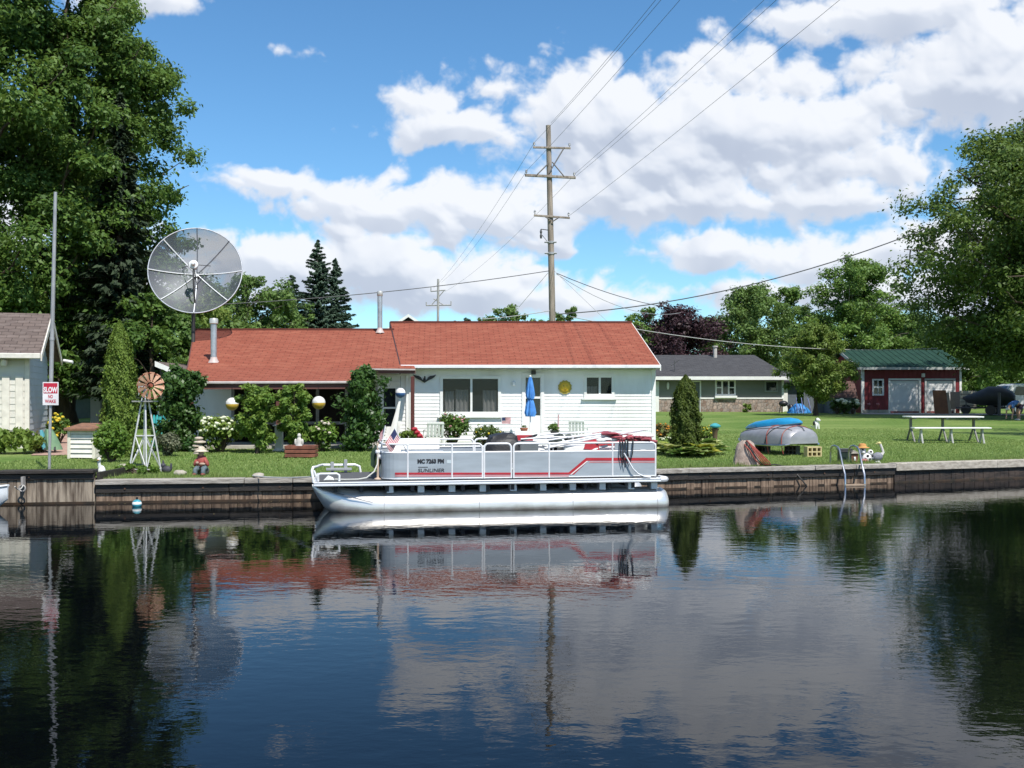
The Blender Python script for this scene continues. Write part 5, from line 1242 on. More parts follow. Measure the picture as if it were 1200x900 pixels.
# white resin chairs
def chair(label, px, D, rz, grp='white garden chairs'):
    g = G(px, D); t = T('garden_chair', label, 'chair', g, rz, grp)
    mb = MB(); mb.box(-.25,.25,-.24,.24,.38,.42); mb.build('seat', white, t, local=True, bev=.02)
    mb = MB()
    for k in range(5): x = -.2+.1*k; mb.hexa([(x-.035,.22,.42),(x+.035,.22,.42),(x+.035,.25,.42),(x-.035,.25,.42)], [(x-.035,.32,.86),(x+.035,.32,.86),(x+.035,.35,.86),(x-.035,.35,.86)])
    mb.hexa([(-.25,.315,.84),(.25,.315,.84),(.25,.355,.84),(-.25,.355,.84)], [(-.22,.335,.93),(.22,.335,.93),(.22,.365,.93),(-.22,.365,.93)]); mb.build('backrest', white, t, local=True, bev=.008)
    for sx_ in (-1,1):
        for y0, y1 in ((-.24,-.2),(.24,.22)): mb = MB(); mb.tube([(sx_*.25,y0*1.1,0),(sx_*.23,y1,.4)], .022, 6); mb.build('leg', white, t, local=True)
        mb = MB(); mb.tube([(sx_*.26,-.25,.38),(sx_*.27,-.24,.62),(sx_*.27,.1,.64),(sx_*.25,.29,.64)], .022, 6); mb.build('armrest', white, t, local=True)
    return t
chair('white slatted garden chair left of the big window shrub', 509, 27.2, R(190)).scale = (.95,.95,.74); chair('white garden chair right of the door, seen over the boat', 677, 28.0, R(170)).scale = (.9,.9,.78); pass
# hanging balls
def hball(label, px, py, r, D, top, bot, zt_, tail=False):
    c = P(px, py, D); t = T('hanging_ball', label, 'hanging ball', c, 0, 'hanging balls under the eaves')
    mb = MB(); mb.ball(c, r, 24, 16)
    mb.mi = [0 if sum(mb.v[i].z for i in f)/len(f) > c.z - r*.08 else 1 for f in mb.f]
    mb.build('ball', [top, bot], t, smooth=True)
    mb = MB(); mb.tube([c+Vector((0,0,r)), Vector((c.x, c.y, zt_))], .006, 4); mb.build('cord', black, t)
    if tail:
        mb = MB(); secs = []
        for k in range(9):
            u = k/8; q = []; cc = Vector((c.x-.21*u, c.y-.05*u, c.z-r*.9-u*1.0)); w = .02+.085*u
            for i in range(10): g = 2*math.pi*i/10; q.append(cc+Vector((w*math.cos(g)*(1+.2*math.sin(i*2.5)), w*.6*math.sin(g), .0)))
            secs.append(q)
        mb.loft(secs); mb.build('tail', whitev, t, smooth=True)
ballw = mat('ball_white', (.74,.74,.72), .35); bally = mat('ball_yellow', (.62,.42,.06), .35); ballb = mat('ball_blue', (.04,.12,.32), .35)
hball('white and yellow hanging ball at the left of the leafy porch shrubs', 272, 473.5, .165, 26.05, ballw, bally, 2.2); hball('white and yellow hanging ball right of the leafy porch shrubs', 373.5, 472, .17, 26.1, ballw, bally, 2.2)
hball('white and blue hanging ball with long white tail by the porch post', 469.3, 460.5, .135, 27.3, ballw, ballb, zat(441,27.3), True)
# porch stand, wooden planter with statue
g = gp(326, 529); mb = MB(); mb.box(g.x-.09,g.x+.09,g.y,g.y+.18,g.z,g.z+.62); mb.box(g.x-.13,g.x+.13,g.y-.04,g.y+.22,g.z+.621,g.z+.66); mb.box(g.x-.13,g.x+.13,g.y-.04,g.y+.22,g.z,g.z+.05)
tag(mb.build('pedestal', white, loc=g, bev=.01), 'white square pedestal between the two porch shrubs', 'pedestal')
g = gp(351, 537); pt = T('wooden_planter', 'red-brown slatted wooden planter on the lawn', 'planter', g)
mb = MB(); lw = mat('red_brown_slats', (.22,.075,.045), .7, col2=(.11,.035,.022), scale=6)
for k in range(3): z = g.z+.02+.095*k; mb.box(g.x-.34,g.x+.34,g.y-.02,g.y+.01,z,z+.075); mb.box(g.x-.34,g.x+.34,g.y+.42,g.y+.45,z,z+.075); mb.box(g.x-.35,g.x-.32,g.y+.012,g.y+.418,z,z+.075); mb.box(g.x+.32,g.x+.35,g.y+.012,g.y+.418,z,z+.075)
mb.build('slats', lw, pt, bev=.006); mb = MB(); mb.box(g.x-.31,g.x+.31,g.y+.02,g.y+.41,g.z+.05,g.z+.25); mb.build('soil', mat('soil', (.06,.04,.028), .95), pt)
st = Vector((g.x-.05, g.y+.2, g.z+.24)); mb = MB(); mb.lathe([(.09,0),(.085,.05),(.06,.12),(.07,.17),(.04,.22),(.03,.24)], 12, c=st); mb.ball(st+Vector((0,0,.27)), (.045,.045,.055), 10, 8); mb.ball(st+Vector((-.08,-.02,.12)), (.03,.03,.08), 8, 6); mb.ball(st+Vector((.08,-.02,.12)), (.03,.03,.08), 8, 6)
tag(mb.build('statue', mat('stone_white', (.60,.57,.53), .8, col2=(.42,.40,.37), scale=14), loc=st, smooth=True), 'small white figure statue standing in the wooden planter', 'statue')
# ------------------------------------------------------------------ dish
dm = bpy.data.materials.new('dish_mesh'); dm.use_nodes = True; MATS['dish_mesh'] = dm
n = dm.node_tree; b = n.nodes['Principled BSDF']; out = n.nodes['Material Output']
b.inputs['Base Color'].default_value = (.11,.12,.14,1); b.inputs['Metallic'].default_value = .4; b.inputs['Roughness'].default_value = .5
t = n.nodes.new('ShaderNodeBsdfTransparent'); s = n.nodes.new('ShaderNodeMixShader'); s.inputs[0].default_value = .40
n.links.new(b.outputs[0], s.inputs[1]); n.links.new(t.outputs[0], s.inputs[2]); n.links.new(s.outputs[0], out.inputs[0])
Dd = 30.2; c = P(229, 316.5, Dd); base = Vector((P(226,400,Dd).x, Dd, gz(-9.4, Dd)))
dish = T('satellite_dish', 'large round mesh satellite dish on a dark pole beside the red roof', 'satellite dish', base)
ax = Vector((.16,-.93,.26)).normalized(); rot = Vector((0,0,1)).rotation_difference(ax).to_matrix().to_4x4()
Md = Matrix.Translation(c) @ rot; RD = 1.34; dep = .36
e1 = (Md.to_3x3() @ Vector((1,0,0))); 
mb = MB(); mb.M = Md; nr, na = 8, 48; V = [(0,0,-dep)]
for i in range(1, nr+1):
    r = RD*i/nr
    for k in range(na): g = 2*math.pi*k/na; V.append((r*math.cos(g), r*math.sin(g), -dep+dep*(r/RD)**2))
fs = [(0,1+k,1+(k+1)%na) for k in range(na)]
for i in range(nr-1):
    for k in range(na): a = 1+i*na; fs.append((a+k, a+na+k, a+na+(k+1)%na, a+(k+1)%na))
mb._add(V, fs); refl = mb.build('reflector', dm, dish, smooth=True, recalc=False)
mb = MB(); mb.M = Md; mb.tube([(RD*math.cos(2*math.pi*k/64), RD*math.sin(2*math.pi*k/64), 0) for k in range(64)], .018, 6, closed=True); mb.build('rim', galv, refl, smooth=True)
# ribs, placed by the angle at which they show (up is the dish's own upward direction)
up_l = Md.to_3x3().inverted() @ Vector((0,0,1)); rt_l = Md.to_3x3().inverted() @ Vector((1,0,0))
up_l.z = 0; rt_l.z = 0; up_l.normalize(); rt_l = Vector((up_l.y, -up_l.x, 0))
for k in range(8):
    g = R(90+45*k); d = rt_l*math.cos(g)+up_l*math.sin(g); mb = MB(); mb.M = Md
    mb.tube([Vector((0,0,-dep+.02))+d*.0, ] + [d*(RD*i/5) + Vector((0,0,-dep+dep*(i/5)**2+.022)) for i in range(1,6)], .017, 5); mb.build('rib', whitem if k not in (0,7) else MATS['dull_aluminium'], refl, smooth=True)
fp = Vector((0,0,.42)); 
mb = MB(); mb.M = Md; mb.lathe([(.03,-.10),(.13,-.08),(.13,.02),(.07,.05),(.06,.16),(.02,.18)], 14, c=fp); fd = mb.build('feed_horn', whitem, dish, smooth=True)
mb = MB(); mb.M = Md; q = -up_l*RD*.74
mb.tube([q+Vector((0,0,-dep+dep*.55)), q*.75+Vector((0,0,.1)), q*.35+Vector((0,0,.36)), fp], .026, 7); mb.build('feed_arm', mat('dark_grey_metal', (.06,.06,.065), .5), dish, smooth=True)
mb = MB(); mb.M = Md
for g in (35, 155, 275): d = rt_l*math.cos(R(g))+up_l*math.sin(R(g)); mb.tube([d*RD*.35+Vector((0,0,-dep+.05)), fp], .011, 5)
build_split(mb, 'feed_strut', MATS['dark_grey_metal'], dish)
mb = MB(); back = c - ax*(dep+.12); mb.tube([base, Vector((base.x,Dd+.05,c.z-1.3)), Vector((back.x, back.y, c.z-.55))], [.06,.055,.05], 10); mb.build('pole', mat('dark_steel_pole', (.035,.03,.028), .6), dish, smooth=True)
mb = MB(); mb.tube([Vector((back.x,back.y,c.z-.6)), back+Vector((0,0,-.1)), back+ax*.1], [.07,.10,.14], 10); mb.tube([Vector((back.x,back.y,c.z-.7)), back+Vector((.3,.02,.1))], .03, 6); mb.build('mount', MATS['dark_steel_pole'], dish, smooth=True)

# ------------------------------------------------------------------ left lawn ornaments
# sign pole
Dp = 18.45; b_ = P(57.5,551,Dp); t_ = P(65,225,Dp); sp = T('warning_sign', 'tall grey pole with a red and white speed notice', 'sign', b_)
def onpole(py): f_ = (551-py)/(551-225); return b_.lerp(t_, f_)
mb = MB(); mb.tube([b_+Vector((0,0,-.15)), onpole(470)], .026, 10); mb.tube([onpole(475), onpole(397), t_], [.036,.036,.028], 10); mb.lathe([(.042,-.03),(.042,.03)], 10, c=onpole(397)); mb.build('pole', mat('pole_grey', (.42,.42,.42), .45, metal=.4, col2=(.33,.33,.33), scale=5), sp, smooth=True)
sc_ = P(59.3,461.3,Dp-.05); sw, sh_ = .285, .415
mb = MB(); mb.box(sc_.x-sw/2,sc_.x+sw/2,sc_.y-.004,sc_.y+.004,sc_.z-sh_/2,sc_.z+sh_/2); bd = mb.build('sign_board', mat('sign_white', (.80,.78,.78), .4), sp, bev=.002)
Msn = Matrix.Translation(sc_) @ Matrix(((1,0,0,0),(0,-1,0,0),(0,0,1,0),(0,0,0,1)))
sred = mat('sign_red', (.52,.02,.05), .4)
mb = MB(); mb.M = Msn; mb.box(-sw/2+.018,sw/2-.018,.0045,.0065,.0+.005,sh_/2-.018); mb.build('red_field', sred, bd)
mb = MB(); lettering(mb, 'SLOW', .13, Msn @ Matrix.Translation((0,.009,.065)), .245, .006, 0, 0); mb.build('lettering', MATS['sign_white'], bd, recalc=False)
mb = MB(); lettering(mb, 'NO', .085, Msn @ Matrix.Translation((0,.0065,-.055)), .085, .0025, 0, 0); lettering(mb, 'WAKE', .085, Msn @ Matrix.Translation((0,.0065,-.14)), .20, .0025, 0, 0); mb.build('lettering', sred, bd, recalc=False)
# pump cover
g = gp(96, 538); pc = T('pump_cover', 'small white louvred box with brown sloping lid', 'pump cover', g)
w = .29; mb = MB(); M_pc = Matrix.Translation(g) @ Matrix.Rotation(R(-8),4,'Z'); mb.M = M_pc
for sx_ in (-1,1):
    for y in (0,.5): mb.box(sx_*w-.035,sx_*w+.035,y-.035,y+.035,0,.66)
build_split(mb, 'corner_post', mat('cream_paint', (.74,.70,.60), .6), pc, bev=.004)
mb = MB(); mb.M = M_pc
for k in range(6): z = .03+.104*k; mb.prism([(-w+.036,-.012,z),(-w+.036,-.03,z),(-w+.036,-.004,z+.094),(-w+.036,.012,z+.094)], (2*w-.072,0,0)); mb.box(w-.012,w+.012,.036,.464,z,z+.09); mb.box(-w-.012,-w+.012,.036,.464,z,z+.09)
mb.build('slats', mat('cream_slats', (.76,.73,.66), .6), pc)
mb = MB(); mb.M = M_pc; mb.box(-w+.03,w-.03,.02,.47,.02,.64); mb.build('core', dark_in, pc)
mb = MB(); mb.M = M_pc; mb.hexa([(-.36,-.12,.62),(.36,-.12,.62),(.36,.60,.72),(-.36,.60,.72)], [(-.36,-.12,.675),(.36,-.12,.675),(.36,.60,.775),(-.36,.60,.775)]); mb.build('lid', mat('rusty_lid', (.26,.13,.075), .8, col2=(.16,.085,.055), scale=9), pc, bev=.006)
# windmill
g = G(170, 19.9); wm = T('garden_windmill', 'galvanised garden windmill with cream and rust bladed wheel', 'garden windmill', g)
Htop = zat(471, 19.9)-g.z; cr_ = [Vector((.30*math.cos(R(a)), .30*math.sin(R(a)), 0)) for a in (205,295,25,115)]
gv = mat('pale_galvanised', (.62,.62,.62), .45, metal=.2, col2=(.50,.50,.50), scale=8)
def tw(i, t): return g + cr_[i]*(1-.78*t) + Vector((0,0,Htop*t))
for i in range(4): mb = MB(); mb.tube([tw(i,-.03), tw(i,1)], .016, 6); mb.build('leg', gv, wm)
mb = MB()
for t0, t1 in ((.05,.52),):
    for i in range(4): mb.tube([tw(i,t0), tw((i+1)%4,t1)], .010, 5); mb.tube([tw((i+1)%4,t0), tw(i,t1)], .010, 5)
for t0 in (.05,.52): 
    for i in range(4): mb.tube([tw(i,t0), tw((i+1)%4,t0)], .011, 5)
build_split(mb, 'brace', gv, wm)
mb = MB(); q = g+Vector((0,0,Htop)); mb.box(q.x-.19,q.x+.19,q.y-.19,q.y+.19,q.z-.0,q.z+.025); mb.build('platform', mat('grey_platform', (.30,.30,.28), .6), wm)
mb = MB()
for i in range(4): mb.tube([tw(i,1.0)+Vector((0,0,.02)), q+Vector((0,0,.30))], .011, 5)
build_split(mb, 'head_strut', gv, wm)
hub = P(176.5,452,19.75); axw = Vector((.60,-.78,.05)).normalized(); Mh = Matrix.Translation(hub) @ Vector((0,0,1)).rotation_difference(axw).to_matrix().to_4x4()
whl = MB(); whl.M = Mh; whl.lathe([(.035,-.08),(.045,0),(.03,.05)], 12); whl.tube([(0,0,-.02),(0,0,-.43)], .014, 6); wo = whl.build('wheel_hub', mat('rust_red', (.30,.07,.03), .7, col2=(.20,.05,.025)), wm, smooth=True)
mb = MB(); mb.M = Mh; mb.tube([(.245*math.cos(2*math.pi*k/36), .245*math.sin(2*math.pi*k/36), 0) for k in range(36)], .007, 5, closed=True); mb.tube([(.10*math.cos(2*math.pi*k/24), .10*math.sin(2*math.pi*k/24), 0) for k in range(24)], .007, 5, closed=True); mb.build('rim', MATS['rust_red'], wo)
blm = mat('cream_blade', (.58,.38,.25), .6, col2=(.36,.16,.09), scale=7)
for k in range(12):
    mb = MB(); mb.M = Mh @ Matrix.Rotation(2*math.pi*k/12, 4, 'Z')
    mb.hexa([(.07,-.012,.008),(.265,-.042,.02),(.265,.042,-.012),(.07,.012,-.006)], [(.07,-.012,.011),(.265,-.042,.023),(.265,.042,-.009),(.07,.012,-.003)]); mb.build('blade', blm, wo)
vn = Mh @ Vector((0,0,-.43)); tail_d = -axw; mb = MB(); mb.tube([vn, vn+tail_d*.12], .01, 5)
up = Vector((0,0,1)); a = vn+tail_d*.02; mb.prism([a+up*.05, a+tail_d*.29+up*.13, a+tail_d*.29-up*.15, a-up*.05], (.006,.004,0)); vo_ = mb.build('tail_vane', white, wm)
mb = MB(); a2 = a+Vector((-.006,-.006,0)); mb.prism([a2+up*.0+tail_d*.03, a2+tail_d*.2+up*.02, a2+tail_d*.2-up*.13, a2-up*.04+tail_d*.03], (.004,.003,0)); mb.build('orange_patch', mat('orange_paint', (.55,.17,.05), .6), vo_)
# turquoise picket fence
D_ = 27.5; pf = T('picket_fence', 'short turquoise picket fence beside the vine-covered corner', 'fence', G(187,D_)); tq = mat('turquoise_paint', (.05,.42,.44), .6, col2=(.04,.34,.36))
for k in range(5):
    x = (179-600)/F*D_+k*.085; g = gz(x,D_); zt_ = zat(486,D_); mb = MB(); mb.prism([(x,D_,g),(x+.068,D_,g),(x+.068,D_,zt_-.07),(x+.05,D_,zt_-.015),(x+.034,D_,zt_),(x+.018,D_,zt_-.015),(x,D_,zt_-.07)], (0,.02,0)); mb.build('picket', tq, pf)
mb = MB(); x = (177-600)/F*D_; mb.box(x,x+.48,D_+.021,D_+.055,zat(495,D_),zat(492,D_)); mb.box(x,x+.48,D_+.021,D_+.055,gz(x,D_)+.1,gz(x,D_)+.16); mb.build('rail', tq, pf)
# seated fisherman statue
g = Vector(((236-600)/F*19.35, 19.35, gz(-5.9,19.35))); fs_ = T('fisherman_statue', 'painted seated figure in a straw hat at the wall edge', 'statue', g)
def sb(name, m, items, par=fs_):
    mb = MB()
    for c_, r_, *rt in items: mb.ball(g+Vector(c_), r_, 12, 8, rot=rt[0] if rt else None)
    return mb.build(name, m, par, smooth=True)
Ry = lambda a: Matrix.Rotation(R(a),3,'Y'); Rx = lambda a: Matrix.Rotation(R(a),3,'X')
sb('torso', mat('faded_red_shirt', (.38,.075,.06), .7, col2=(.25,.06,.05), scale=20), [((0,.02,.26),(.11,.085,.13)), ((-.10,0,.25),(.04,.05,.09),Ry(25)), ((.10,-.02,.25),(.04,.05,.09),Ry(-25))])
sb('legs', mat('faded_blue_trousers', (.12,.16,.20), .7, col2=(.07,.10,.10), scale=20), [((-.06,-.06,.13),(.055,.12,.055),Rx(12)), ((.07,-.06,.14),(.055,.12,.055),Rx(12)), ((-.07,-.16,.07),(.045,.05,.09)), ((.08,-.16,.07),(.045,.05,.09))])
sb('boots', mat('dull_red_boot', (.20,.05,.04), .6), [((-.075,-.19,.03),(.04,.07,.03)), ((.085,-.19,.03),(.04,.07,.03))])
sb('seat_rock', mat('statue_rock', (.10,.10,.085), .9, scale=12), [((-.02,.08,.08),(.15,.11,.11))])
hd = sb('head', mat('statue_skin', (.42,.29,.22), .7), [((0,-.01,.42),(.052,.055,.06)), ((0,-.065,.415),(.012,.015,.014)), ((-.05,-.09,.24),(.03,.03,.03)), ((.05,-.11,.22),(.06,.03,.028))])
mb = MB(); mb.lathe([(.13,.445),(.135,.455),(.07,.475),(.06,.53),(.03,.545),(0,.545)], 18, c=g, caps=False); mb.build('hat', mat('straw_hat', (.66,.58,.46), .8, col2=(.5,.42,.32), scale=20), fs_, smooth=True)
# stacked-disc ornament behind it
g2 = Vector(((233-600)/F*20.6, 20.6, gz(-6.3,20.6))); sk = T('stacked_ornament', 'post of pale flat discs behind the seated statue', 'ornament', g2)
mb = MB(); mb.tube([g2, g2+Vector((0,0,.6))], .03, 8); mb.build('post', mat('dark_post', (.04,.035,.03), .8), sk)
mb = MB()
for k, (r_, dx_) in enumerate(((.11,0),(.13,.03),(.10,-.03),(.12,.02),(.085,.0))): mb.lathe([(r_*.5,0),(r_,.012),(r_,.035),(r_*.4,.055)], 14, c=g2+Vector((dx_,0,.30+.075*k)))
mb.build('discs', mat('pale_disc', (.58,.50,.40), .8, col2=(.40,.33,.26), scale=12), sk, smooth=True)
# small dark animal statue
g3 = gp(195,554.5); mb = MB(); mb.ball(g3+Vector((0,0,.07)), (.10,.065,.075), 10, 8); mb.ball(g3+Vector((-.06,0,.15)), (.05,.045,.05), 10, 8); mb.ball(g3+Vector((-.075,.02,.205)), (.014,.012,.045), 6, 5); mb.ball(g3+Vector((-.05,-.02,.205)), (.014,.012,.045), 6, 5); mb.ball(g3+Vector((.09,0,.12)), (.025,.03,.08), 6, 5)
tag(mb.build('animal_statue', mat('charcoal_stone', (.06,.06,.075), .7, col2=(.03,.03,.04), scale=10), loc=g3, smooth=True), 'small dark animal ornament at the windmill foot', 'statue')
# white goose statue by the step
g4 = Vector(((118.5-600)/F*18.7, 18.7, gz(-7.2,18.7)-.02)); ws = T('white_bird_statue', 'white long-necked bird ornament at the end of the low wall', 'statue', g4)
mb = MB(); mb.ball(g4+Vector((.01,0,.13)), (.07,.09,.13), 12, 8); mb.tube([g4+Vector((0,-.03,.2)), g4+Vector((-.02,-.05,.3)), g4+Vector((-.01,-.06,.36))], [.04,.028,.026], 8); mb.ball(g4+Vector((-.005,-.075,.375)), (.034,.045,.034), 10, 8); mb.build('body', white, ws, smooth=True)
mb = MB(); mb.ball(g4+Vector((-.005,-.13,.365)), (.014,.03,.011), 8, 6); mb.build('beak', mat('orange_beak', (.5,.22,.03), .6), ws, smooth=True)
# cloth-draped heap beside the path
g5 = G(61, 25.0); hp = T('draped_cart', 'green and turquoise draped garden heap beyond the sign pole', 'covered cart', g5)
def drape(name, m, c_, rx, ry, h, seed):
    mb = MB(); secs = []
    for k in range(6):
        t = k/5; q = []
        for i in range(16): g_ = 2*math.pi*i/16; f_ = (1-.62*t**1.6)*(1+.10*math.sin(i*2.1+seed+k*.3)); q.append(Vector(c_)+Vector((rx*f_*math.cos(g_)-.12*t, ry*f_*math.sin(g_), h*t)))
        secs.append(q)
    mb.loft(secs); return mb.build(name, m, hp, smooth=True)
drape('cover', mat('sage_tarp', (.16,.27,.15), .7, col2=(.10,.19,.11), scale=5), g5+Vector((.04,0,.08)), .20, .25, .50, 1); drape('side_cloth', mat('teal_cloth', (.08,.30,.36), .7), g5+Vector((-.10,-.1,.10)), .08, .12, .46, 3)
mb = MB(); mb.lathe([(.08,-.02),(.08,.02)], 14, c=g5+Vector((-.1,-.15,.08)), axis=(1,.3,0)); mb.lathe([(.08,-.02),(.08,.02)], 14, c=g5+Vector((.14,-.15,.08)), axis=(1,.3,0)); build_split(mb, 'wheel', black, hp)
# rocks, a solar lamp
for i, (px, py, r_, lb) in enumerate(((211,557,.10,'pale field stone by the wall cap left of the statue'),(303,561,.085,'pale rounded stone on the wall cap left of the boat'),(146,551,.12,'grey stone under the left shrub beside the windmill'))):
    q = gp(px, py) if i != 1 else Vector(((303-600)/F*18.75,18.75,.425)); mb = MB(); mb.ball(q+Vector((0,0,r_*.4)), (r_*1.3,r_,r_*.6), 10, 7, jit=.12, seed=i); tag(mb.build('stone', mat('pale_stone', (.45,.41,.35), .9, col2=(.30,.27,.23), scale=9, bump=.4), loc=q, smooth=True), lb, 'stone', 'garden stones')
# wall ring and moored bow at far left
q = P(27, 572, 17.93); mr = T('mooring_ring', 'iron mooring ring on the tall grey wall', 'mooring ring', q); mb = MB(); mb.tube([q+Vector((.055*math.cos(a/14*2*math.pi), -.03, .055*math.sin(a/14*2*math.pi))) for a in range(14)], .014, 6, closed=True); mb.build('ring', mat('pale_iron', (.35,.33,.31), .6), mr, smooth=True); mb = MB(); mb.box(q.x-.02,q.x+.02,q.y-.04,q.y+.05,q.z+.05,q.z+.2); mb.build('plate', MATS['pale_iron'], mr)
rb = T('rowing_boat', 'white bow of a small boat entering at the left edge', 'boat', (-8.4,17.2,0))
secs = []
for u, w, zb, zt_ in ((0,.02,.18,.42),(.15,.12,.05,.40),(.45,.30,-.05,.37),(1.0,.48,-.12,.34),(2.0,.60,-.14,.31),(3.0,.58,-.14,.31),(3.4,.5,-.10,.31)):
    x = -8.42-u; y = 17.1-.10*u; secs.append([(x,y-w,zt_),(x,y-w*.92,(zt_+zb)/2),(x,y-w*.55,zb+.03),(x,y,zb),(x,y+w*.55,zb+.03),(x,y+w*.92,(zt_+zb)/2),(x,y+w,zt_)])
mb = MB(); mb.loft(secs); mb.build('hull', mat('white_gelcoat', (.74,.77,.80), .3), rb, smooth=True)
mb = MB(); mb.tube([s_[0] for s_ in secs], .022, 6); mb.tube([s_[6] for s_ in secs], .022, 6); mb.build('gunwale', mat('pale_rub_rail', (.55,.58,.60), .5), rb)
line_rope(Vector((-8.3,17.1,.40)), P(27,569,17.9), .06, 'dark mooring line from the left boat to the ring', .009)
# buoy
q = P(160.5, 588, 17.75); by = T('buoy', 'small teal and white ball buoy floating by the wall', 'buoy', (q.x,q.y,0)); mb = MB(); mb.ball((q.x,q.y,.04), .082, 18, 12); mb.mi = [1 if abs(sum(mb.v[i].z for i in f)/len(f)-.055) < .018 else 0 for f in mb.f]; mb.build('ball', [mat('buoy_teal', (.05,.30,.38), .35), white], by, smooth=True); mb = MB(); mb.lathe([(.018,.0),(.018,.05)], 8, c=(q.x,q.y,.11)); mb.build('eyelet', black, by)

# ------------------------------------------------------------------ right-hand lawn things
# boulder with red hose
g = Vector(((874-600)/F*22.0, 22.0, gz(5.0,22.0))); mb = MB(); secs = []
for k, (z, a, b__) in enumerate(((0,.29,.22),(.12,.275,.21),(.28,.25,.19),(.42,.21,.165),(.52,.17,.13),(.58,.09,.07))):
    secs.append([g+Vector((a*math.cos(2*math.pi*i/12)*(1+.08*math.sin(i*2.7+k)), b__*math.sin(2*math.pi*i/12)*(1+.08*math.sin(i*1.9+k*1.3)), z-.03+.012*math.sin(i*2+k))) for i in range(12)])
mb.loft(secs); tag(mb.build('boulder', mat('pink_granite', (.40,.32,.27), .9, col2=(.24,.18,.15), scale=7, bump=.6), loc=g, smooth=True), 'upright pinkish boulder at the wall edge under red hose', 'boulder')
hs_ = T('garden_hose', 'red hose looped over the boulder, its dark end hanging into the water', 'hose', g)
hr = mat('hose_red', (.30,.065,.045), .5, col2=(.22,.045,.03), scale=5); hg = mat('hose_dark', (.03,.03,.028), .5)
for k in range(6):
    o_ = k*.035; mb = MB(); top = g+Vector((-.06+o_*.9,-.10,.55-.03*abs(k-2)))
    pts = [top+Vector((-.03,.12,-.05)), top, top+Vector((.02+o_*.2,-.09,-.06)), g+Vector((.02+o_*1.5,-.26,.36-.02*k)), g+Vector((.14+o_*1.7,-.28,.15-.01*k)), g+Vector((.26+o_*1.2,-.22,.05)), g+Vector((.34+o_,-.1,.03))]
    fine = []
    for i in range(len(pts)-1):
        for j in range(3): fine.append(pts[i].lerp(pts[i+1], j/3))
    fine.append(pts[-1]); mb.tube(fine, .0135, 6); mb.build('loop', hr if k != 1 else hg, hs_, smooth=True)
mb = MB(); q0 = g+Vector((.34,-.12,.03)); mb.tube([q0, q0+Vector((.22,-.1,.02)), P(920,546,22.0), P(928,550,21.85), P(935,557,21.75), P(941,564,21.75), P(948,573,21.75), P(951,580,21.8)], .015, 6); mb.build('loose_end', hg, hs_, smooth=True)
# overturned dinghy on blocks
bw, st = Vector((6.05,27.1,0)), Vector((7.15,25.05,0)); ln = (st-bw).length; Mk = Matrix.Translation(bw) @ Matrix.Rotation(math.atan2(st.y-bw.y, st.x-bw.x),4,'Z'); gzb = gz(6.8,26)
dg_ = T('overturned_dinghy', 'grey aluminium dinghy lying keel up on blocks', 'dinghy', (6.8,26,gzb))
mb = MB(); secs = []
for t, w, zt_, zg in ((0,.04,.40,.33),(.06,.16,.50,.30),(.18,.34,.58,.27),(.35,.50,.64,.25),(.55,.58,.69,.24),(.75,.60,.71,.24),(.90,.57,.70,.25),(.97,.53,.66,.26),(1.0,.46,.58,.28)):
    u = t*ln; secs.append([Vector((u, w*math.cos(math.pi*i/14)*(1.0 if abs(math.cos(math.pi*i/14)) > .5 else 1), gzb+zg+(zt_-zg)*math.sin(math.pi*i/14)**.62)) for i in range(15)])
mb.M = Mk; mb.loft(secs); hull = mb.build('hull', mat('dull_grey_aluminium', (.36,.36,.38), .45, metal=.35, col2=(.29,.29,.31), scale=3, stretch=(.5,2,2)), dg_, smooth=True)
mb = MB(); mb.M = Mk; mb.tube([s_[0]+Vector((0,.01,-.01)) for s_ in secs], .025, 6); mb.tube([s_[14]+Vector((0,-.01,-.01)) for s_ in secs], .025, 6); mb.build('gunwale', alu, hull)
mb = MB(); mb.M = Mk; mb.tube([s_[7]+Vector((0,0,.012)) for s_ in secs], .016, 5); 
for i in (4,10): mb.tube([s_[i]+Vector((0,0,.006)) for s_ in secs[1:8]], .010, 5)
mb.build('keel_ribs', MATS['dull_aluminium'], hull)
def strap(t, m, label, lean=.0, r=.011):
    k = min(range(len(secs)-1), key=lambda i: abs(secs[i][0].x/ln-t)); mb = MB(); mb.M = Mk
    pts = []
    for i in range(15):
        u = t+lean*(i-7)/7; j = max(i_ for i_ in range(len(secs)) if secs[i_][0].x/ln <= u+1e-6); j = min(j, len(secs)-2); f_ = (u-secs[j][0].x/ln)/((secs[j+1][0].x-secs[j][0].x)/ln); p = secs[j][i].lerp(secs[j+1][i], f_); c_ = Vector((p.x,0,gzb+.35)); pts.append(p+(p-c_).normalized()*.012)
    pts.append(pts[-1]+Vector((.05,.02,-.22))); mb.tube(pts, r, 5); tag(mb.build('strap', m, loc=Mk @ pts[7], smooth=True), label, 'strap')
strap(.62, hr, 'red rope tied round the middle of the overturned dinghy', .10); strap(.80, black, 'dark strap round the stern half of the dinghy', -.12, .009); strap(.90, hr, 'red-brown rope nearest the dinghy stern', .02)
def block(label, c_, rz, m, s=1.0):
    t = T('cinder_block', label, 'block', c_, rz, 'concrete blocks under the dinghy'); mb = MB()
    for z in (0,.125,.25): mb.box(-.22,.22,-.10,.10,z,z+.035)
    for x in (-.22,-.0925,.0525,.1825): mb.box(x,x+.037,-.099,.099,.0355,.1245); mb.box(x,x+.037,-.099,.099,.1605,.2495)
    mb.build('web', m, t, local=True); t.scale = (s,s,s)
    mb = MB(); mb.box(-.2,.2,.05,.09,.036,.124); mb.box(-.2,.2,.05,.09,.161,.249); mb.build('core', dark_in, t, local=True)
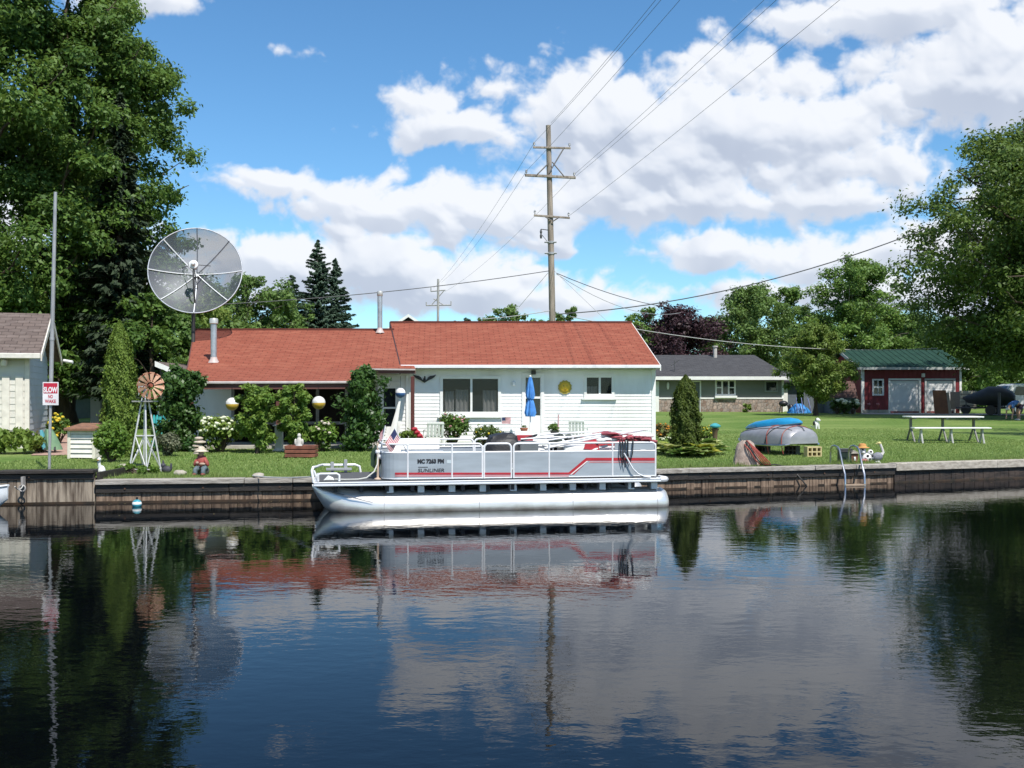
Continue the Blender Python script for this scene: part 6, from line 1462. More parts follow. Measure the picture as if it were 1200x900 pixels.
yb = mat('yellow_concrete', (.52,.43,.22), .85, col2=(.42,.34,.18), scale=10); gb_ = mat('dark_concrete', (.09,.085,.08), .9)
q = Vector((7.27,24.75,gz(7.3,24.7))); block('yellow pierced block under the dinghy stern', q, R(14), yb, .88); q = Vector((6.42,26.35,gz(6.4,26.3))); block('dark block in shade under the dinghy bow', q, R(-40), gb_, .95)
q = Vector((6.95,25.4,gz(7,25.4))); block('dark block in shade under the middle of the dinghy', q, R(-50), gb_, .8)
# blue kayak on top
kb, ke = Vector((6.25,27.1,gzb+.55)), Vector((7.24,25.7,gzb+.72)); kl_ = (ke-kb).length; Mkk = Matrix.Translation(kb) @ (Vector((1,0,0)).rotation_difference(ke-kb).to_matrix().to_4x4())
ky = T('kayak', 'bright blue kayak lying upside down on the dinghy', 'kayak', kb.lerp(ke,.5)); mb = MB(); mb.M = Mkk; secs2 = []; secs3 = []
for t, w, h in ((-.04,.02,.02),(.05,.12,.07),(.2,.24,.115),(.4,.31,.13),(.6,.32,.135),(.8,.27,.125),(.93,.17,.09),(1.03,.03,.03)):
    u = t*kl_; secs2.append([(u, w*math.cos(math.pi*i/10), .05+h*1.3*math.sin(math.pi*i/10)**.7) for i in range(11)])
    secs3.append([(u, w*.97*math.cos(math.pi*i/10), .045-h*.95*math.sin(math.pi*i/10)) for i in range(11)])
mb.loft(secs2); mb.build('hull', mat('kayak_blue', (.015,.26,.50), .35, col2=(.015,.21,.42)), ky, smooth=True)
mb = MB(); mb.M = Mkk; mb.loft(secs3); mb.build('deck', mat('kayak_deck', (.015,.07,.16), .45), ky, smooth=True)
# swim ladder
ld = T('swim_ladder', 'bright metal swim ladder with two curved handrails on the seawall', 'ladder', Vector((7.15,22.3,.42)))
for k, (a0, a1, a2, a3) in enumerate(((973,977,984,990.2),(995,999,1007,1013))):
    mb = MB(); gz_ = .42
    mb.tube([P(a0,545,22.75), P(a0,530,22.75), P(a0+.6,525,22.7), P(a0+2.5,522.8,22.6), P(a1+1,522.2,22.5), P(a2-2,524,22.4), P(a2,528,22.3), P((a2+a3)/2,543,22.05), P(a3,556,21.85), P(a3+.3,570,21.83), P(a3+.3,590,21.83)], .022, 8); mb.build('handrail', alu, ld, smooth=True)
for py in (568.4, 582):
    mb = MB(); a_ = P(990.5,py,21.83); b2 = P(1013.3,py-.6,21.86); mb.hexa([a_+Vector((0,-.05,-.015)),b2+Vector((0,-.05,-.015)),b2+Vector((0,.05,-.015)),a_+Vector((0,.05,-.015))],[a_+Vector((0,-.05,.015)),b2+Vector((0,-.05,.015)),b2+Vector((0,.05,.015)),a_+Vector((0,.05,.015))]); mb.build('step', mat('wet_step', (.40,.30,.22), .6), ld)
# ornaments beside the ladder
def at(px, D): x = (px-600)/F*D; return Vector((x, D, gz(x,D)))
q = at(989.5, 22.95); crt = T('dark_crate', 'dark green open crate behind the ladder rails', 'crate', q); mb = MB(); mb.box(q.x-.13,q.x+.13,q.y-.1,q.y+.1,q.z,q.z+.30); mb.build('box', mat('dark_green_plastic', (.01,.025,.018), .5), crt, bev=.012); mb = MB(); ring(mb,q.x-.15,q.x+.15,q.z+.26,q.z+.31,.02,q.y-.115,q.y-.1); mb.box(q.x-.15,q.x+.15,q.y-.115,q.y+.115,q.z+.301,q.z+.325); mb.build('rim', MATS['dark_grey_metal'], crt)
q = at(1000.5, 22.95); bh = T('birdhouse', 'small brown wooden birdhouse box between the ladder rails', 'birdhouse', q); mb = MB(); mb.box(q.x-.075,q.x+.075,q.y-.07,q.y+.07,q.z,q.z+.22); mb.build('box', mat('brown_wood', (.18,.07,.035), .7, col2=(.11,.045,.025)), bh); mb = MB(); mb.prism([(q.x-.10,q.y-.1,q.z+.22),(q.x+.10,q.y-.1,q.z+.22),(q.x,q.y-.1,q.z+.29)], (0,.2,0)); mb.build('roof', MATS['pale_stone'], bh); mb = MB(); mb.lathe([(.022,0),(.022,.006)], 10, c=(q.x,q.y-.072,q.z+.13), axis=(0,-1,0)); mb.box(q.x-.02,q.x+.02,q.y-.09,q.y-.071,q.z+.06,q.z+.12); mb.build('hole', white, bh)
q = at(1012.5, 22.95); cw = T('spotted_figure', 'white black-spotted animal figure wearing a straw hat', 'statue', q); mb = MB(); mb.ball(q+Vector((.05,0,.12)), (.15,.11,.12), 14, 10); mb.ball(q+Vector((-.04,-.04,.28)), (.075,.07,.085), 12, 9); mb.ball(q+Vector((.13,-.03,.24)), (.07,.06,.07), 10, 8); mb.ball(q+Vector((-.05,-.11,.25)), (.04,.04,.032), 8, 6); mb.build('body', white, cw, smooth=True)
mb = MB()
for c_, r_ in (((.13,-.075,.26),.03),((.05,-.10,.17),.032),((.16,-.08,.17),.028),((.0,-.10,.10),.028),((-.06,-.095,.31),.022),((.10,-.10,.10),.026),((.17,-.055,.23),.02)): mb.ball(q+Vector(c_), (r_,.018,r_), 8, 6)
build_split(mb, 'spot', black, cw, smooth=True); mb = MB(); mb.ball(q+Vector((-.03,-.12,.06)), (.085,.03,.05), 10, 7); mb.build('bib', mat('pink_cloth', (.55,.16,.19), .7), cw, smooth=True)
mb = MB(); mb.lathe([(.155,.345),(.16,.352),(.09,.375),(.075,.43),(.04,.445),(0,.445)], 18, c=q+Vector((-.04,-.02,0)), caps=False); ht = mb.build('hat', mat('orange_straw', (.55,.28,.09), .8, col2=(.45,.20,.06), scale=18), cw, smooth=True); mb = MB(); mb.lathe([(.092,.37),(.088,.392)], 18, c=q+Vector((-.04,-.02,0)), caps=False); mb.build('hat_band', mat('yellow_band', (.6,.42,.12), .7), ht)
q = at(1028, 22.9); gs_ = T('goose_statue', 'grey goose ornament with raised neck right of the spotted figure', 'statue', q); mb = MB(); mb.ball(q+Vector((0,0,.15)), (.13,.085,.10), 14, 10, rot=Ry(-18)); mb.ball(q+Vector((-.10,0,.12)), (.08,.05,.05), 8, 6, rot=Ry(12)); mb.build('body', mat('goose_grey', (.22,.23,.26), .7, col2=(.13,.14,.17), scale=14), gs_, smooth=True)
mb = MB(); mb.tube([q+Vector((.09,0,.2)), q+Vector((.135,0,.25)), q+Vector((.11,0,.33)), q+Vector((.075,0,.42)), q+Vector((.06,0,.445))], [.045,.03,.026,.026,.028], 8); nk = mb.build('neck', mat('goose_white', (.62,.60,.56), .7), gs_, smooth=True); mb = MB(); mb.ball(q+Vector((.045,0,.455)), (.05,.034,.033), 10, 8); mb.ball(q+Vector((-.01,0,.448)), (.03,.016,.012), 8, 5); mb.build('head', mat('goose_yellow', (.58,.52,.22), .7), gs_, smooth=True); mb = MB(); mb.lathe([(.09,0),(.06,.05),(.04,.08)], 10, c=q); mb.build('foot', white, gs_)
# dog statue by the small tree
q = at(956.5, 41); dgs = T('dog_statue', 'white dog ornament with dark patches below the small tree', 'statue', q); mb = MB(); mb.ball(q+Vector((0,0,.18)), (.12,.10,.17), 12, 9); mb.ball(q+Vector((.04,-.05,.36)), (.085,.09,.08), 12, 9); mb.ball(q+Vector((.10,-.10,.34)), (.05,.06,.04), 8, 6); mb.tube([q+Vector((.07,-.08,.2)), q+Vector((.08,-.09,0))], .03, 7); mb.tube([q+Vector((-.03,-.1,.2)), q+Vector((-.03,-.11,0))], .03, 7); mb.tube([q+Vector((-.1,.05,.05)), q+Vector((-.2,.05,.12))], .02, 6); mb.build('body', white, dgs, smooth=True); mb = MB(); mb.ball(q+Vector((-.10,-.04,.22)), (.05,.07,.09), 8, 6); mb.ball(q+Vector((-.03,-.06,.37)), (.03,.03,.06), 8, 6); mb.ball(q+Vector((.14,-.14,.35)), (.016,.016,.014), 6, 5); build_split(mb, 'patch', black, dgs, smooth=True)
# picnic table with bench
zt_ = gz(13,31.3); pt = T('picnic_table', 'long white-topped picnic table on the right lawn', 'picnic table', (13.2,31.4,zt_)); X0, X1 = 12.12, 14.32
mb = MB()
for k in range(4): mb.box(X0,X1,31.05+.19*k,31.05+.19*k+.18,zt_+.735,zt_+.775)
mb.build('tabletop', white, pt, bev=.006)
def tleg(x, y):
    mb = MB(); mb.tube([(x,y-.30,zt_-.02),(x,y-.02,zt_+.40),(x,y-.02,zt_+.73)], .032, 6); mb.tube([(x,y+.34,zt_-.02),(x,y+.05,zt_+.40),(x,y+.05,zt_+.73)], .032, 6); mb.box(x-.035,x+.035,y-.33,y+.33,zt_+.69,zt_+.733); mb.build('leg', mat('grey_leg', (.17,.17,.16), .6), pt)
for x in (X0+.12, (X0+X1)/2, X1-.15): tleg(x, 31.42)
bn = T('bench', 'white plank bench in front of the picnic table', 'bench', (13.1,30.5,zt_)); X0, X1 = 11.93, 14.22
mb = MB(); mb.box(X0,X1,30.35,30.50,zt_+.42,zt_+.46); mb.box(X0,X1,30.51,30.66,zt_+.42,zt_+.46); mb.build('seat', white, bn, bev=.006)
for x in (X0+.25, (X0+X1)/2, X1-.22):
    mb = MB(); mb.tube([(x,30.36,zt_-.02),(x,30.46,zt_+.25),(x,30.46,zt_+.42)], .028, 6); mb.tube([(x,30.66,zt_-.02),(x,30.54,zt_+.25),(x,30.54,zt_+.42)], .028, 6); mb.build('leg', mat('pale_grey_leg', (.45,.45,.43), .6), bn)
# bird bath, etc. round the right arborvitae
q = at(838, 28.3); bb = T('bird_bath', 'turquoise topped bird bath right of the conical arborvitae', 'bird bath', q); mb = MB(); mb.lathe([(.14,0),(.10,.06),(.06,.18),(.07,.4),(.12,.5)], 12, c=q); mb.build('pedestal', mat('mossy_brown', (.14,.09,.05), .8), bb, smooth=True); mb = MB(); mb.lathe([(.04,.5),(.15,.54),(.155,.58),(.10,.62),(.03,.65),(0,.65)], 16, c=q, caps=False); mb.build('bowl', mat('turquoise_glaze', (.06,.34,.36), .35), bb, smooth=True)
# leaning brown panel, tarp tent, folding chair
q = at(1104, 64); pn = T('plywood_sheet', 'tall brown wooden sheet leaning before the right garage door', 'plywood', q); mb = MB(); mb.hexa([(q.x-.45,q.y,q.z),(q.x+.42,q.y,q.z),(q.x+.42,q.y+.05,q.z),(q.x-.45,q.y+.05,q.z)],[(q.x-.42,q.y+.4,q.z+1.5),(q.x+.42,q.y+.4,q.z+1.5),(q.x+.42,q.y+.45,q.z+1.5),(q.x-.42,q.y+.45,q.z+1.5)]); mb.build('board', mat('orange_brown_board', (.24,.10,.045), .7, col2=(.17,.07,.035), scale=3), pn, bev=.01); mb = MB(); mb.hexa([(q.x+.43,q.y,q.z),(q.x+.62,q.y,q.z),(q.x+.62,q.y+.06,q.z),(q.x+.43,q.y+.06,q.z)],[(q.x+.43,q.y+.4,q.z+1.35),(q.x+.6,q.y+.4,q.z+1.35),(q.x+.6,q.y+.45,q.z+1.35),(q.x+.43,q.y+.45,q.z+1.35)]); mb.build('edge_board', mat('pale_tan_board', (.36,.30,.22), .8), pn)
q = at(936, 66.5); tn = T('blue_tent', 'blue tarp shelter glimpsed behind the small tree', 'tarp', q); mb = MB(); tp = mat('blue_tarp', (.03,.22,.55), .5, col2=(.025,.17,.45)); secs = []
for k in range(6):
    t = k/5; secs.append([q+Vector((.80*(1-.75*t**1.3)*math.cos(2*math.pi*i/14)*(1+.05*math.sin(i*2.6)), .55*(1-.75*t**1.3)*math.sin(2*math.pi*i/14), 0.62*t**.85)) for i in range(14)])
mb.loft(secs); mb.build('cover', tp, tn, smooth=True); mb = MB()
for x in (-.3,.1,.62): mb.tube([q+Vector((x,-.75,0)), q+Vector((x*.8,-.3,1.0))], .03, 5)
build_split(mb, 'pole', mat('blue_frame', (.03,.06,.25), .5), tn)
q = at(918, 66.5); fc = T('barbecue', 'dark barbecue and gear at the corner of the ranch house', 'barbecue', q); mb = MB(); mb.ball(q+Vector((0,0,.62)), (.30,.26,.2), 12, 8); mb.ball(q+Vector((.5,.1,.3)), (.2,.2,.3), 10, 7, jit=.1); mb.build('bowl', black, fc, smooth=True); mb = MB()
for x, y in ((-.3,-.2),(.3,-.2),(0,.3)): mb.tube([q+Vector((x*1.1,y*1.1,0)), q+Vector((x*.7,y*.7,.55))], .03, 5)
build_split(mb, 'leg', black, fc)
# parked things at the right edge
def at2(px, D, dz=0): v = at(px, D); v.z += dz; return v
q = at(1158, 62); cb_ = T('covered_boat', 'boat under a dark cover on a trailer beside the garage', 'boat', q); mb = MB(); secs = []
for t, w, zl, zh in ((0,.06,.95,1.10),(.1,.45,.72,1.22),(.3,.85,.60,1.45),(.5,.95,.55,1.75),(.75,1.0,.55,1.72),(.95,.95,.58,1.45),(1.0,.85,.62,1.25)):
    x = q.x-1.0+t*2.15; y = q.y+1.2-t*2.2; secs.append([Vector((x+w*.45*math.cos(a_), y+w*math.cos(a_)*.85, q.z+(zl+zh)/2+(zh-zl)/2*math.sin(a_))) for a_ in [2*math.pi*i/14 for i in range(14)]])
mb.loft(secs); mb.build('cover', mat('charcoal_cover', (.035,.037,.04), .6, col2=(.025,.026,.03), bump=.3, scale=4), cb_, smooth=True)
mb = MB(); mb.tube([q+Vector((-1.25,1.6,.45)), q+Vector((1.0,-.9,.45))], .05, 6); mb.tube([q+Vector((-.6,-.6,.45)), q+Vector((.8,1.0,.45))], .05, 6); mb.tube([q+Vector((-.85,1.1,.45)), q+Vector((-.85,1.1,.95))], .04, 6); mb.tube([q+Vector((.8,-.4,.45)), q+Vector((.8,-.4,.7))], .04, 6); mb.build('trailer', MATS['dark_grey_metal'], cb_)
for o_ in ((-.2,-.75),(.8,.85)): mb = MB(); mb.lathe([(.18,-.09),(.3,-.09),(.3,.09),(.18,.09)], 16, c=q+Vector((o_[0],o_[1],.3)), axis=(.6,.8,0)); mb.build('wheel', black, cb_)
mb = MB(); mb.tube([q+Vector((-.28,-2.0,0)), q+Vector((-.28,-2.0,1.35))], .09, 8); tag(mb.build('post', mat('grey_post', (.10,.10,.11), .7), loc=q+Vector((-.28,-2,0))), 'short dark post in front of the covered boat', 'post')
q = at(1135.5, 64.5); ct = T('utility_cart', 'cream slatted trailer between the red garage and covered boat', 'trailer', q); mb = MB(); crm = mat('cream_slat', (.55,.51,.40), .7)
for k in range(5): mb.box(q.x-.55,q.x+.5,q.y,q.y+.05,q.z+.3+.24*k,q.z+.5+.24*k)
mb.build('slats', crm, ct); mb = MB(); mb.box(q.x-.5,q.x+.45,q.y+.05,q.y+1.6,q.z+.3,q.z+1.4); mb.build('load', mat('shade_load', (.20,.18,.15), .8), ct); mb = MB(); mb.lathe([(.12,-.08),(.3,-.08),(.3,.08),(.12,.08)], 14, c=q+Vector((-.25,-.12,.3)), axis=(0,1,0)); mb.build('wheel', black, ct)
# white van
q = at(1220, 63.0); vn_ = T('white_van', 'white van cut by the right edge behind the bending person', 'van', q); mb = MB(); L_ = 2.35
side = [(-L_,.35),(-L_,.95),(-L_+.05,1.15),(-L_+.42,1.78),(-L_+.75,1.9),(L_-.9,1.9),(L_-.2,1.2),(L_,1.05),(L_,.35)]
mb.prism([(q.x+x, q.y, q.z+z) for x, z in side], (0,1.8,0)); wp = mat('white_car_paint', (.74,.75,.76), .3, coat=.5); mb.build('body', wp, vn_, bev=.05, seg=2)
mb = MB()
for a_, b2 in ((-L_+.62,-L_+1.65),(-L_+1.75,-.0),(.1,L_-.95)): mb.prism([(q.x+a_+.05,q.y-.006,q.z+1.2),(q.x+b2,q.y-.006,q.z+1.2),(q.x+b2-.08,q.y-.006,q.z+1.72),(q.x+a_+.22,q.y-.006,q.z+1.72)], (0,-.006,0))
build_split(mb, 'window', mat('car_glass', (.01,.012,.02), .05), vn_)
mb = MB(); mb.prism([(q.x-L_+.06,q.y+.15,q.z+1.22),(q.x-L_+.06,q.y+1.65,q.z+1.22),(q.x-L_+.40,q.y+1.6,q.z+1.76),(q.x-L_+.40,q.y+.2,q.z+1.76)], (-.01,0,.006)); mb.build('rear_window', MATS['car_glass'], vn_)
for x in (-1.45,1.45):
    mb = MB(); mb.lathe([(.02,-.11),(.33,-.11),(.33,.11),(.02,.11)], 18, c=q+Vector((x,.08,.33)), axis=(0,1,0)); w_ = mb.build('wheel', black, vn_); mb = MB(); mb.lathe([(.0,-.12),(.2,-.12),(.2,-.1)], 14, c=q+Vector((x,.07,.33)), axis=(0,1,0), caps=False); mb.build('rim', alu, w_)
mb = MB(); mb.box(q.x-L_-.015,q.x-L_+.01,q.y+.05,q.y+.22,q.z+.95,q.z+1.3); mb.build('tail_light', mat('tail_red', (.3,.01,.01), .3), vn_); mb = MB(); mb.box(q.x-L_-.05,q.x-L_+.06,q.y-.02,q.y+1.82,q.z+.4,q.z+.6); mb.build('bumper', mat('grey_bumper', (.2,.2,.21), .5), vn_, bev=.03)

# ------------------------------------------------------------------ the person bending down at the right edge
q = at(1190.5, 52); pr = T('person', 'person in blue shirt bending to the ground at the right edge', 'person', q)
skin = mat('skin', (.50,.28,.20), .55, col2=(.44,.24,.17)); 
def skinned(name, verts, edges, m, par, root=0, sub=2):
    me = bpy.data.meshes.new(name); o = bpy.data.objects.new(name, me); COL.objects.link(o); o.parent = par; ORG[o.name] = ORG[par.name]
    me.from_pydata([v[0] for v in verts], edges, []); me.materials.append(m)
    s_ = o.modifiers.new('skin', 'SKIN'); s_.use_smooth_shade = True
    lay = me.skin_vertices[0].data
    for i, v in enumerate(verts):
        r_ = v[1]; lay[i].radius = r_ if isinstance(r_, tuple) else (r_, r_); lay[i].use_root = (i == root)
    o.modifiers.new('sub', 'SUBSURF').levels = sub; o.modifiers['sub'].render_levels = sub
    return o
# hips to the right, head low at the left; local metres from the feet
BV = [((.18,0,.84),(.15,.13)), ((.02,0,.90),(.14,.12)), ((-.17,0,.86),(.15,.13)), ((-.30,0,.76),(.12,.10)), ((-.37,0,.69),(.055,.055)), ((-.43,0,.63),(.075,.085)), ((-.47,-.0,.55),(.085,.08)),
      ((.20,-.10,.74),.10), ((.08,-.11,.44),.062), ((.14,-.11,.10),.042), ((.02,-.12,.03),.04), ((.20,.10,.74),.10), ((.14,.11,.44),.062), ((.22,.11,.10),.042), ((.10,.12,.03),.04),
      ((-.29,-.17,.74),.062), ((-.30,-.20,.46),.042), ((-.33,-.17,.22),.031), ((-.29,.17,.74),.062), ((-.40,.19,.48),.042), ((-.44,.12,.24),.031)]
BE = [(0,1),(1,2),(2,3),(3,4),(4,5),(5,6),(0,7),(7,8),(8,9),(9,10),(0,11),(11,12),(12,13),(13,14),(3,15),(15,16),(16,17),(3,18),(18,19),(19,20)]
for k, (wv_, dx_) in enumerate(((17,-.17),(20,.12))):
    w0 = Vector(BV[wv_][0]); palm = w0+Vector((-.02,0,-.07)); BV.append((tuple(palm),(.036,.020))); pi = len(BV)-1; BE.append((wv_,pi))
    for f_ in range(4):
        a_ = palm+Vector((-.028+.018*f_,0,-.05)); b2 = a_+Vector((.004,-.012,-.032)); BV.append((tuple(a_),.0095)); BV.append((tuple(b2),.008)); BE += [(pi,len(BV)-2),(len(BV)-2,len(BV)-1)]
    a_ = palm+Vector((.045,-.01,-.015)); b2 = a_+Vector((.012,-.012,-.035)); BV.append((tuple(a_),.011)); BV.append((tuple(b2),.009)); BE += [(pi,len(BV)-2),(len(BV)-2,len(BV)-1)]
pr.rotation_euler = (0,0,R(10))
body = skinned('body', BV, BE, skin, pr)
def lmb(name, m, fn, sm=True): mb = MB(); fn(mb); return mb.build(name, m, pr, smooth=sm, local=True)
SV = [((.14,0,.87),(.165,.150)), ((.02,0,.905),(.158,.145)), ((-.17,0,.865),(.17,.150)), ((-.29,0,.77),(.135,.12)), ((-.29,-.17,.745),.078), ((-.295,-.19,.60),.066), ((-.29,.17,.745),.078), ((-.345,.18,.61),.066)]
skinned('shirt', SV, [(0,1),(1,2),(2,3),(3,4),(4,5),(3,6),(6,7)], mat('blue_shirt', (.06,.15,.36), .8, col2=(.045,.115,.29), scale=8), pr)
SV = [((.20,0,.84),(.165,.145)), ((.20,-.10,.72),.118), ((.13,-.11,.52),.088), ((.20,.10,.72),.118), ((.165,.11,.52),.088)]
skinned('shorts', SV, [(0,1),(1,2),(0,3),(3,4)], mat('dark_shorts', (.045,.02,.05), .8), pr)
lmb('hair', mat('white_hair', (.62,.60,.56), .85), lambda mb: mb.ball((-.475,0,.575), (.10,.092,.085), 12, 9, jit=.03, seed=2))
def face(mb):
    mb.ball((-.555,0,.525), (.016,.016,.02), 8, 6); mb.ball((-.50,-.088,.55), (.02,.012,.028), 8, 6); mb.ball((-.50,.088,.55), (.02,.012,.028), 8, 6)
lmb('nose_and_ears', skin, face)
lmb('eye', black, lambda mb: (mb.ball((-.548,-.032,.555), .010, 6, 5), mb.ball((-.548,.032,.555), .010, 6, 5)))
lmb('shoe', mat('pale_shoe', (.55,.54,.52), .7), lambda mb: (mb.ball((.05,-.115,.04), (.13,.05,.045), 10, 7), mb.ball((.13,.115,.04), (.13,.05,.045), 10, 7)))
# ------------------------------------------------------------------ vegetation
bark, barkg = MATS['bark'], MATS['bark_grey']
lf_maple = leafmat('leaf_maple', (0.053,0.114,0.022), (0.127,0.218,0.041), .34)
lf_tree = leafmat('leaf_tree', (0.075,0.155,0.029), (0.155,0.255,0.049), .3)
lf_far = leafmat('leaf_far', (0.086,0.155,0.038), (0.155,0.248,0.062), .3)
lf_yel = leafmat('leaf_yellow_green', (0.129,0.201,0.036), (0.216,0.287,0.064), .3)
lf_big = leafmat('leaf_olive', (.058,.112,.020), (.130,.195,.038), .28)
lf_purple = leafmat('leaf_purple', (0.027,0.013,0.018), (0.062,0.027,0.033), .15)
lf_spruce = leafmat('needle_spruce', (0.037,0.075,0.048), (0.081,0.131,0.083), .12, .7)
lf_dspruce = leafmat('needle_dark', (0.013,0.027,0.013), (0.033,0.056,0.022), .1, .7)
lf_arb = leafmat('leaf_arborvitae', (0.070,0.129,0.017), (0.168,0.245,0.037), .25, .65)
lf_hosta = leafmat('leaf_hosta', (.10,.20,.04), (.60,.62,.28), .3); lf_vine = leafmat('leaf_vine', (0.027,0.075,0.018), (0.075,0.144,0.030), .22, .42)
lf_bright = leafmat('leaf_bright', (0.079,0.159,0.022), (0.146,0.244,0.037), .3)
cream_fl = mat('cream_petal', (.66,.68,.50), .8); pink_fl = mat('pink_petal', (.50,.22,.24), .8); yel_fl = mat('yellow_petal', (.60,.45,.03), .8); red_fl = mat('red_petal', (.42,.02,.04), .7); org_fl = mat('orange_petal', (.55,.22,.02), .8)
BROAD = [(0,.75),(.12,.95),(.3,1),(.5,.92),(.7,.72),(.87,.45),(1,.12)]
VASE = [(0,.5),(.2,.85),(.45,1),(.65,.95),(.85,.6),(1,.15)]
random.seed(3)
# big maples at the left
decid('maple_tree', 'tall dark green maple rising out of the frame above the sign pole', G(66,41), 23, 4.4, lf_maple, bark, cb=.14, limbs=30, clumps=300, per=400, leaf=.18, prof=BROAD, tr=.30, cr=(.11,.21), group='large left-hand trees', stems=2)
decid('maple_tree', 'tall maple with feathery right outline behind the satellite dish', G(128,44), 19.5, 3.75, lf_maple, bark, cb=.14, limbs=44, clumps=260, per=330, leaf=.17, asym=.18, prof=[(0,.95),(.2,1.05),(.5,1.08),(.62,.9),(.75,.62),(.88,.36),(1,.10)], tr=.26, cr=(.12,.24), group='large left-hand trees')
decid('maple_tree', 'tall maple cut off by the left edge of the picture', G(-42,39), 22, 5.6, lf_maple, bark, cb=.14, limbs=24, clumps=180, per=380, leaf=.18, prof=BROAD, tr=.28, cr=(.12,.22), group='large left-hand trees')
spruce('spruce_tree', 'very dark shaggy spruce standing before the left maples', G(140,40.6), 13.2, 2.5, lf_dspruce, bark, n=22000, leaf=.3, low=.1, ragged=.3)
decid('understory_tree', 'dark low tree filling the gap behind the left arborvitae', G(178,40), 5.4, 2.3, lf_maple, bark, cb=.08, limbs=14, clumps=70, per=190, leaf=.17, tr=.12, group='low dark trees under the left maples')
decid('understory_tree', 'dark low tree beside the end of the grey garage gable', G(84,46), 5.2, 2.8, lf_maple, bark, cb=.35, limbs=14, clumps=60, per=190, leaf=.18, tr=.2, group='low dark trees under the left maples')
# green belt behind the left wing, three spruces
decid('background_tree', 'yellow-green tree seen below the dish, left of the roof', G(222,58), 7.0, 3.6, lf_yel, barkg, cb=.1, limbs=25, clumps=160, per=127, leaf=0.20, group='trees behind the porch roof', cr=(.10,.19), asym=.16, inner=.1)
decid('background_tree', 'mid-green tree just right of the dish over the porch roof', G(288,66), 9.1, 3.9, lf_far, barkg, cb=.1, limbs=25, clumps=160, per=127, leaf=0.21, prof=VASE, group='trees behind the porch roof', cr=(.10,.19), asym=.16, inner=.1)
decid('background_tree', 'low mid-green tree between the dish tree and the spruces', G(322,68), 8.2, 3.6, lf_far, barkg, cb=.1, limbs=22, clumps=140, per=120, leaf=0.21, group='trees behind the porch roof', cr=(.10,.19), asym=.16, inner=.1)
decid('background_tree', 'rounded green tree peeping out at the lower right of the dish', G(250,64), 7.6, 3.6, lf_far, barkg, cb=.1, limbs=22, clumps=140, per=120, leaf=0.21, group='trees behind the porch roof', cr=(.10,.19), asym=.16, inner=.1)
spruce('spruce_tree', 'tallest, middle spruce of the three behind the porch roof', G(372,72), 11.9, 4.1, lf_spruce, barkg, n=90000, leaf=.20, group='three spruces behind the roof', ragged=.28)
spruce('spruce_tree', 'left and shortest spruce of the three behind the porch roof', G(343,71), 9.3, 3.7, lf_spruce, barkg, n=75000, leaf=.20, group='three spruces behind the roof', ragged=.28)
spruce('spruce_tree', 'slim right-hand spruce of the three behind the porch roof', G(393,73), 10.8, 3.1, lf_spruce, barkg, n=75000, leaf=.20, group='three spruces behind the roof', ragged=.28)
# tree tops over the white house ridge
for px, D, H, r_, m_, lb in ((598,84,8.6,2.9,lf_far,'twiggy tree top over the ridge left of the utility pole'),(573,90,8.3,2.2,lf_far,'low green tree top over the ridge, near the far pole'),(664,84,8.5,1.9,lf_far,'small tree top at the foot of the utility pole'),(548,92,8.0,2.0,lf_spruce,'small dark tree top nearest the far crossarm pole'),(632,92,7.9,2.0,lf_far,'faint low green tree top just left of the utility pole')):
    decid('background_tree', lb, G(px,D), H, r_, m_, barkg, cb=.3, limbs=19, clumps=80, per=82, leaf=0.22, group='tree tops over the white house', cr=(.10,.19), asym=.16, inner=.1)
# right-hand belt
decid('purple_maple', 'dark purple-leaved maple behind the grey ranch house', G(795,86), 8.5, 5.7, lf_purple, bark, cb=.12, limbs=35, clumps=260, per=142, leaf=0.22, prof=BROAD, cr=(.10,.19), asym=.16, inner=.1)
decid('background_tree', 'green tree at the left of the purple maple', G(754,90), 8.8, 3.0, lf_tree, barkg, cb=.12, limbs=19, clumps=100, per=120, leaf=0.22, group='trees behind the ranch house', cr=(.10,.19), asym=.16, inner=.1)
decid('background_tree', 'bright green broad tree between purple maple and tall maple', G(880,90), 10.9, 5.0, lf_far, barkg, cb=.1, limbs=35, clumps=260, per=150, leaf=0.22, prof=BROAD, group='trees behind the ranch house', cr=(.10,.19), asym=.16, inner=.1)
decid('background_tree', 'pointed green tree left of the tall maple', G(922,94), 11.3, 3.8, lf_tree, barkg, cb=.1, limbs=25, clumps=160, per=135, leaf=0.22, prof=VASE, group='trees behind the ranch house', cr=(.10,.19), asym=.16, inner=.1)
decid('background_tree', 'tall rounded maple standing free behind the garden shed', G(1005,88), 13.0, 4.9, lf_tree, barkg, cb=.14, limbs=44, clumps=300, per=172, leaf=0.23, prof=VASE, group='trees behind the ranch house', cr=(.10,.19), asym=.16, inner=.1)
decid('background_tree', 'low light green tree behind the green garage roof', G(1068,92), 8.6, 4.8, lf_far, barkg, cb=.08, limbs=28, clumps=200, per=135, leaf=0.23, group='trees behind the ranch house', cr=(.10,.19), asym=.16, inner=.1)
decid('background_tree', 'dark bushy tree directly above the garage roof right end', G(1120,84), 7.6, 4.4, lf_maple, barkg, cb=.05, limbs=28, clumps=220, per=142, leaf=0.22, group='trees behind the ranch house', cr=(.10,.19), asym=.16, inner=.1)
decid('background_tree', 'dark tree behind the covered boat and van', G(1185,88), 7.5, 4.6, lf_maple, barkg, cb=.05, limbs=28, clumps=220, per=142, leaf=0.22, group='trees behind the ranch house', cr=(.10,.19), asym=.16, inner=.1)
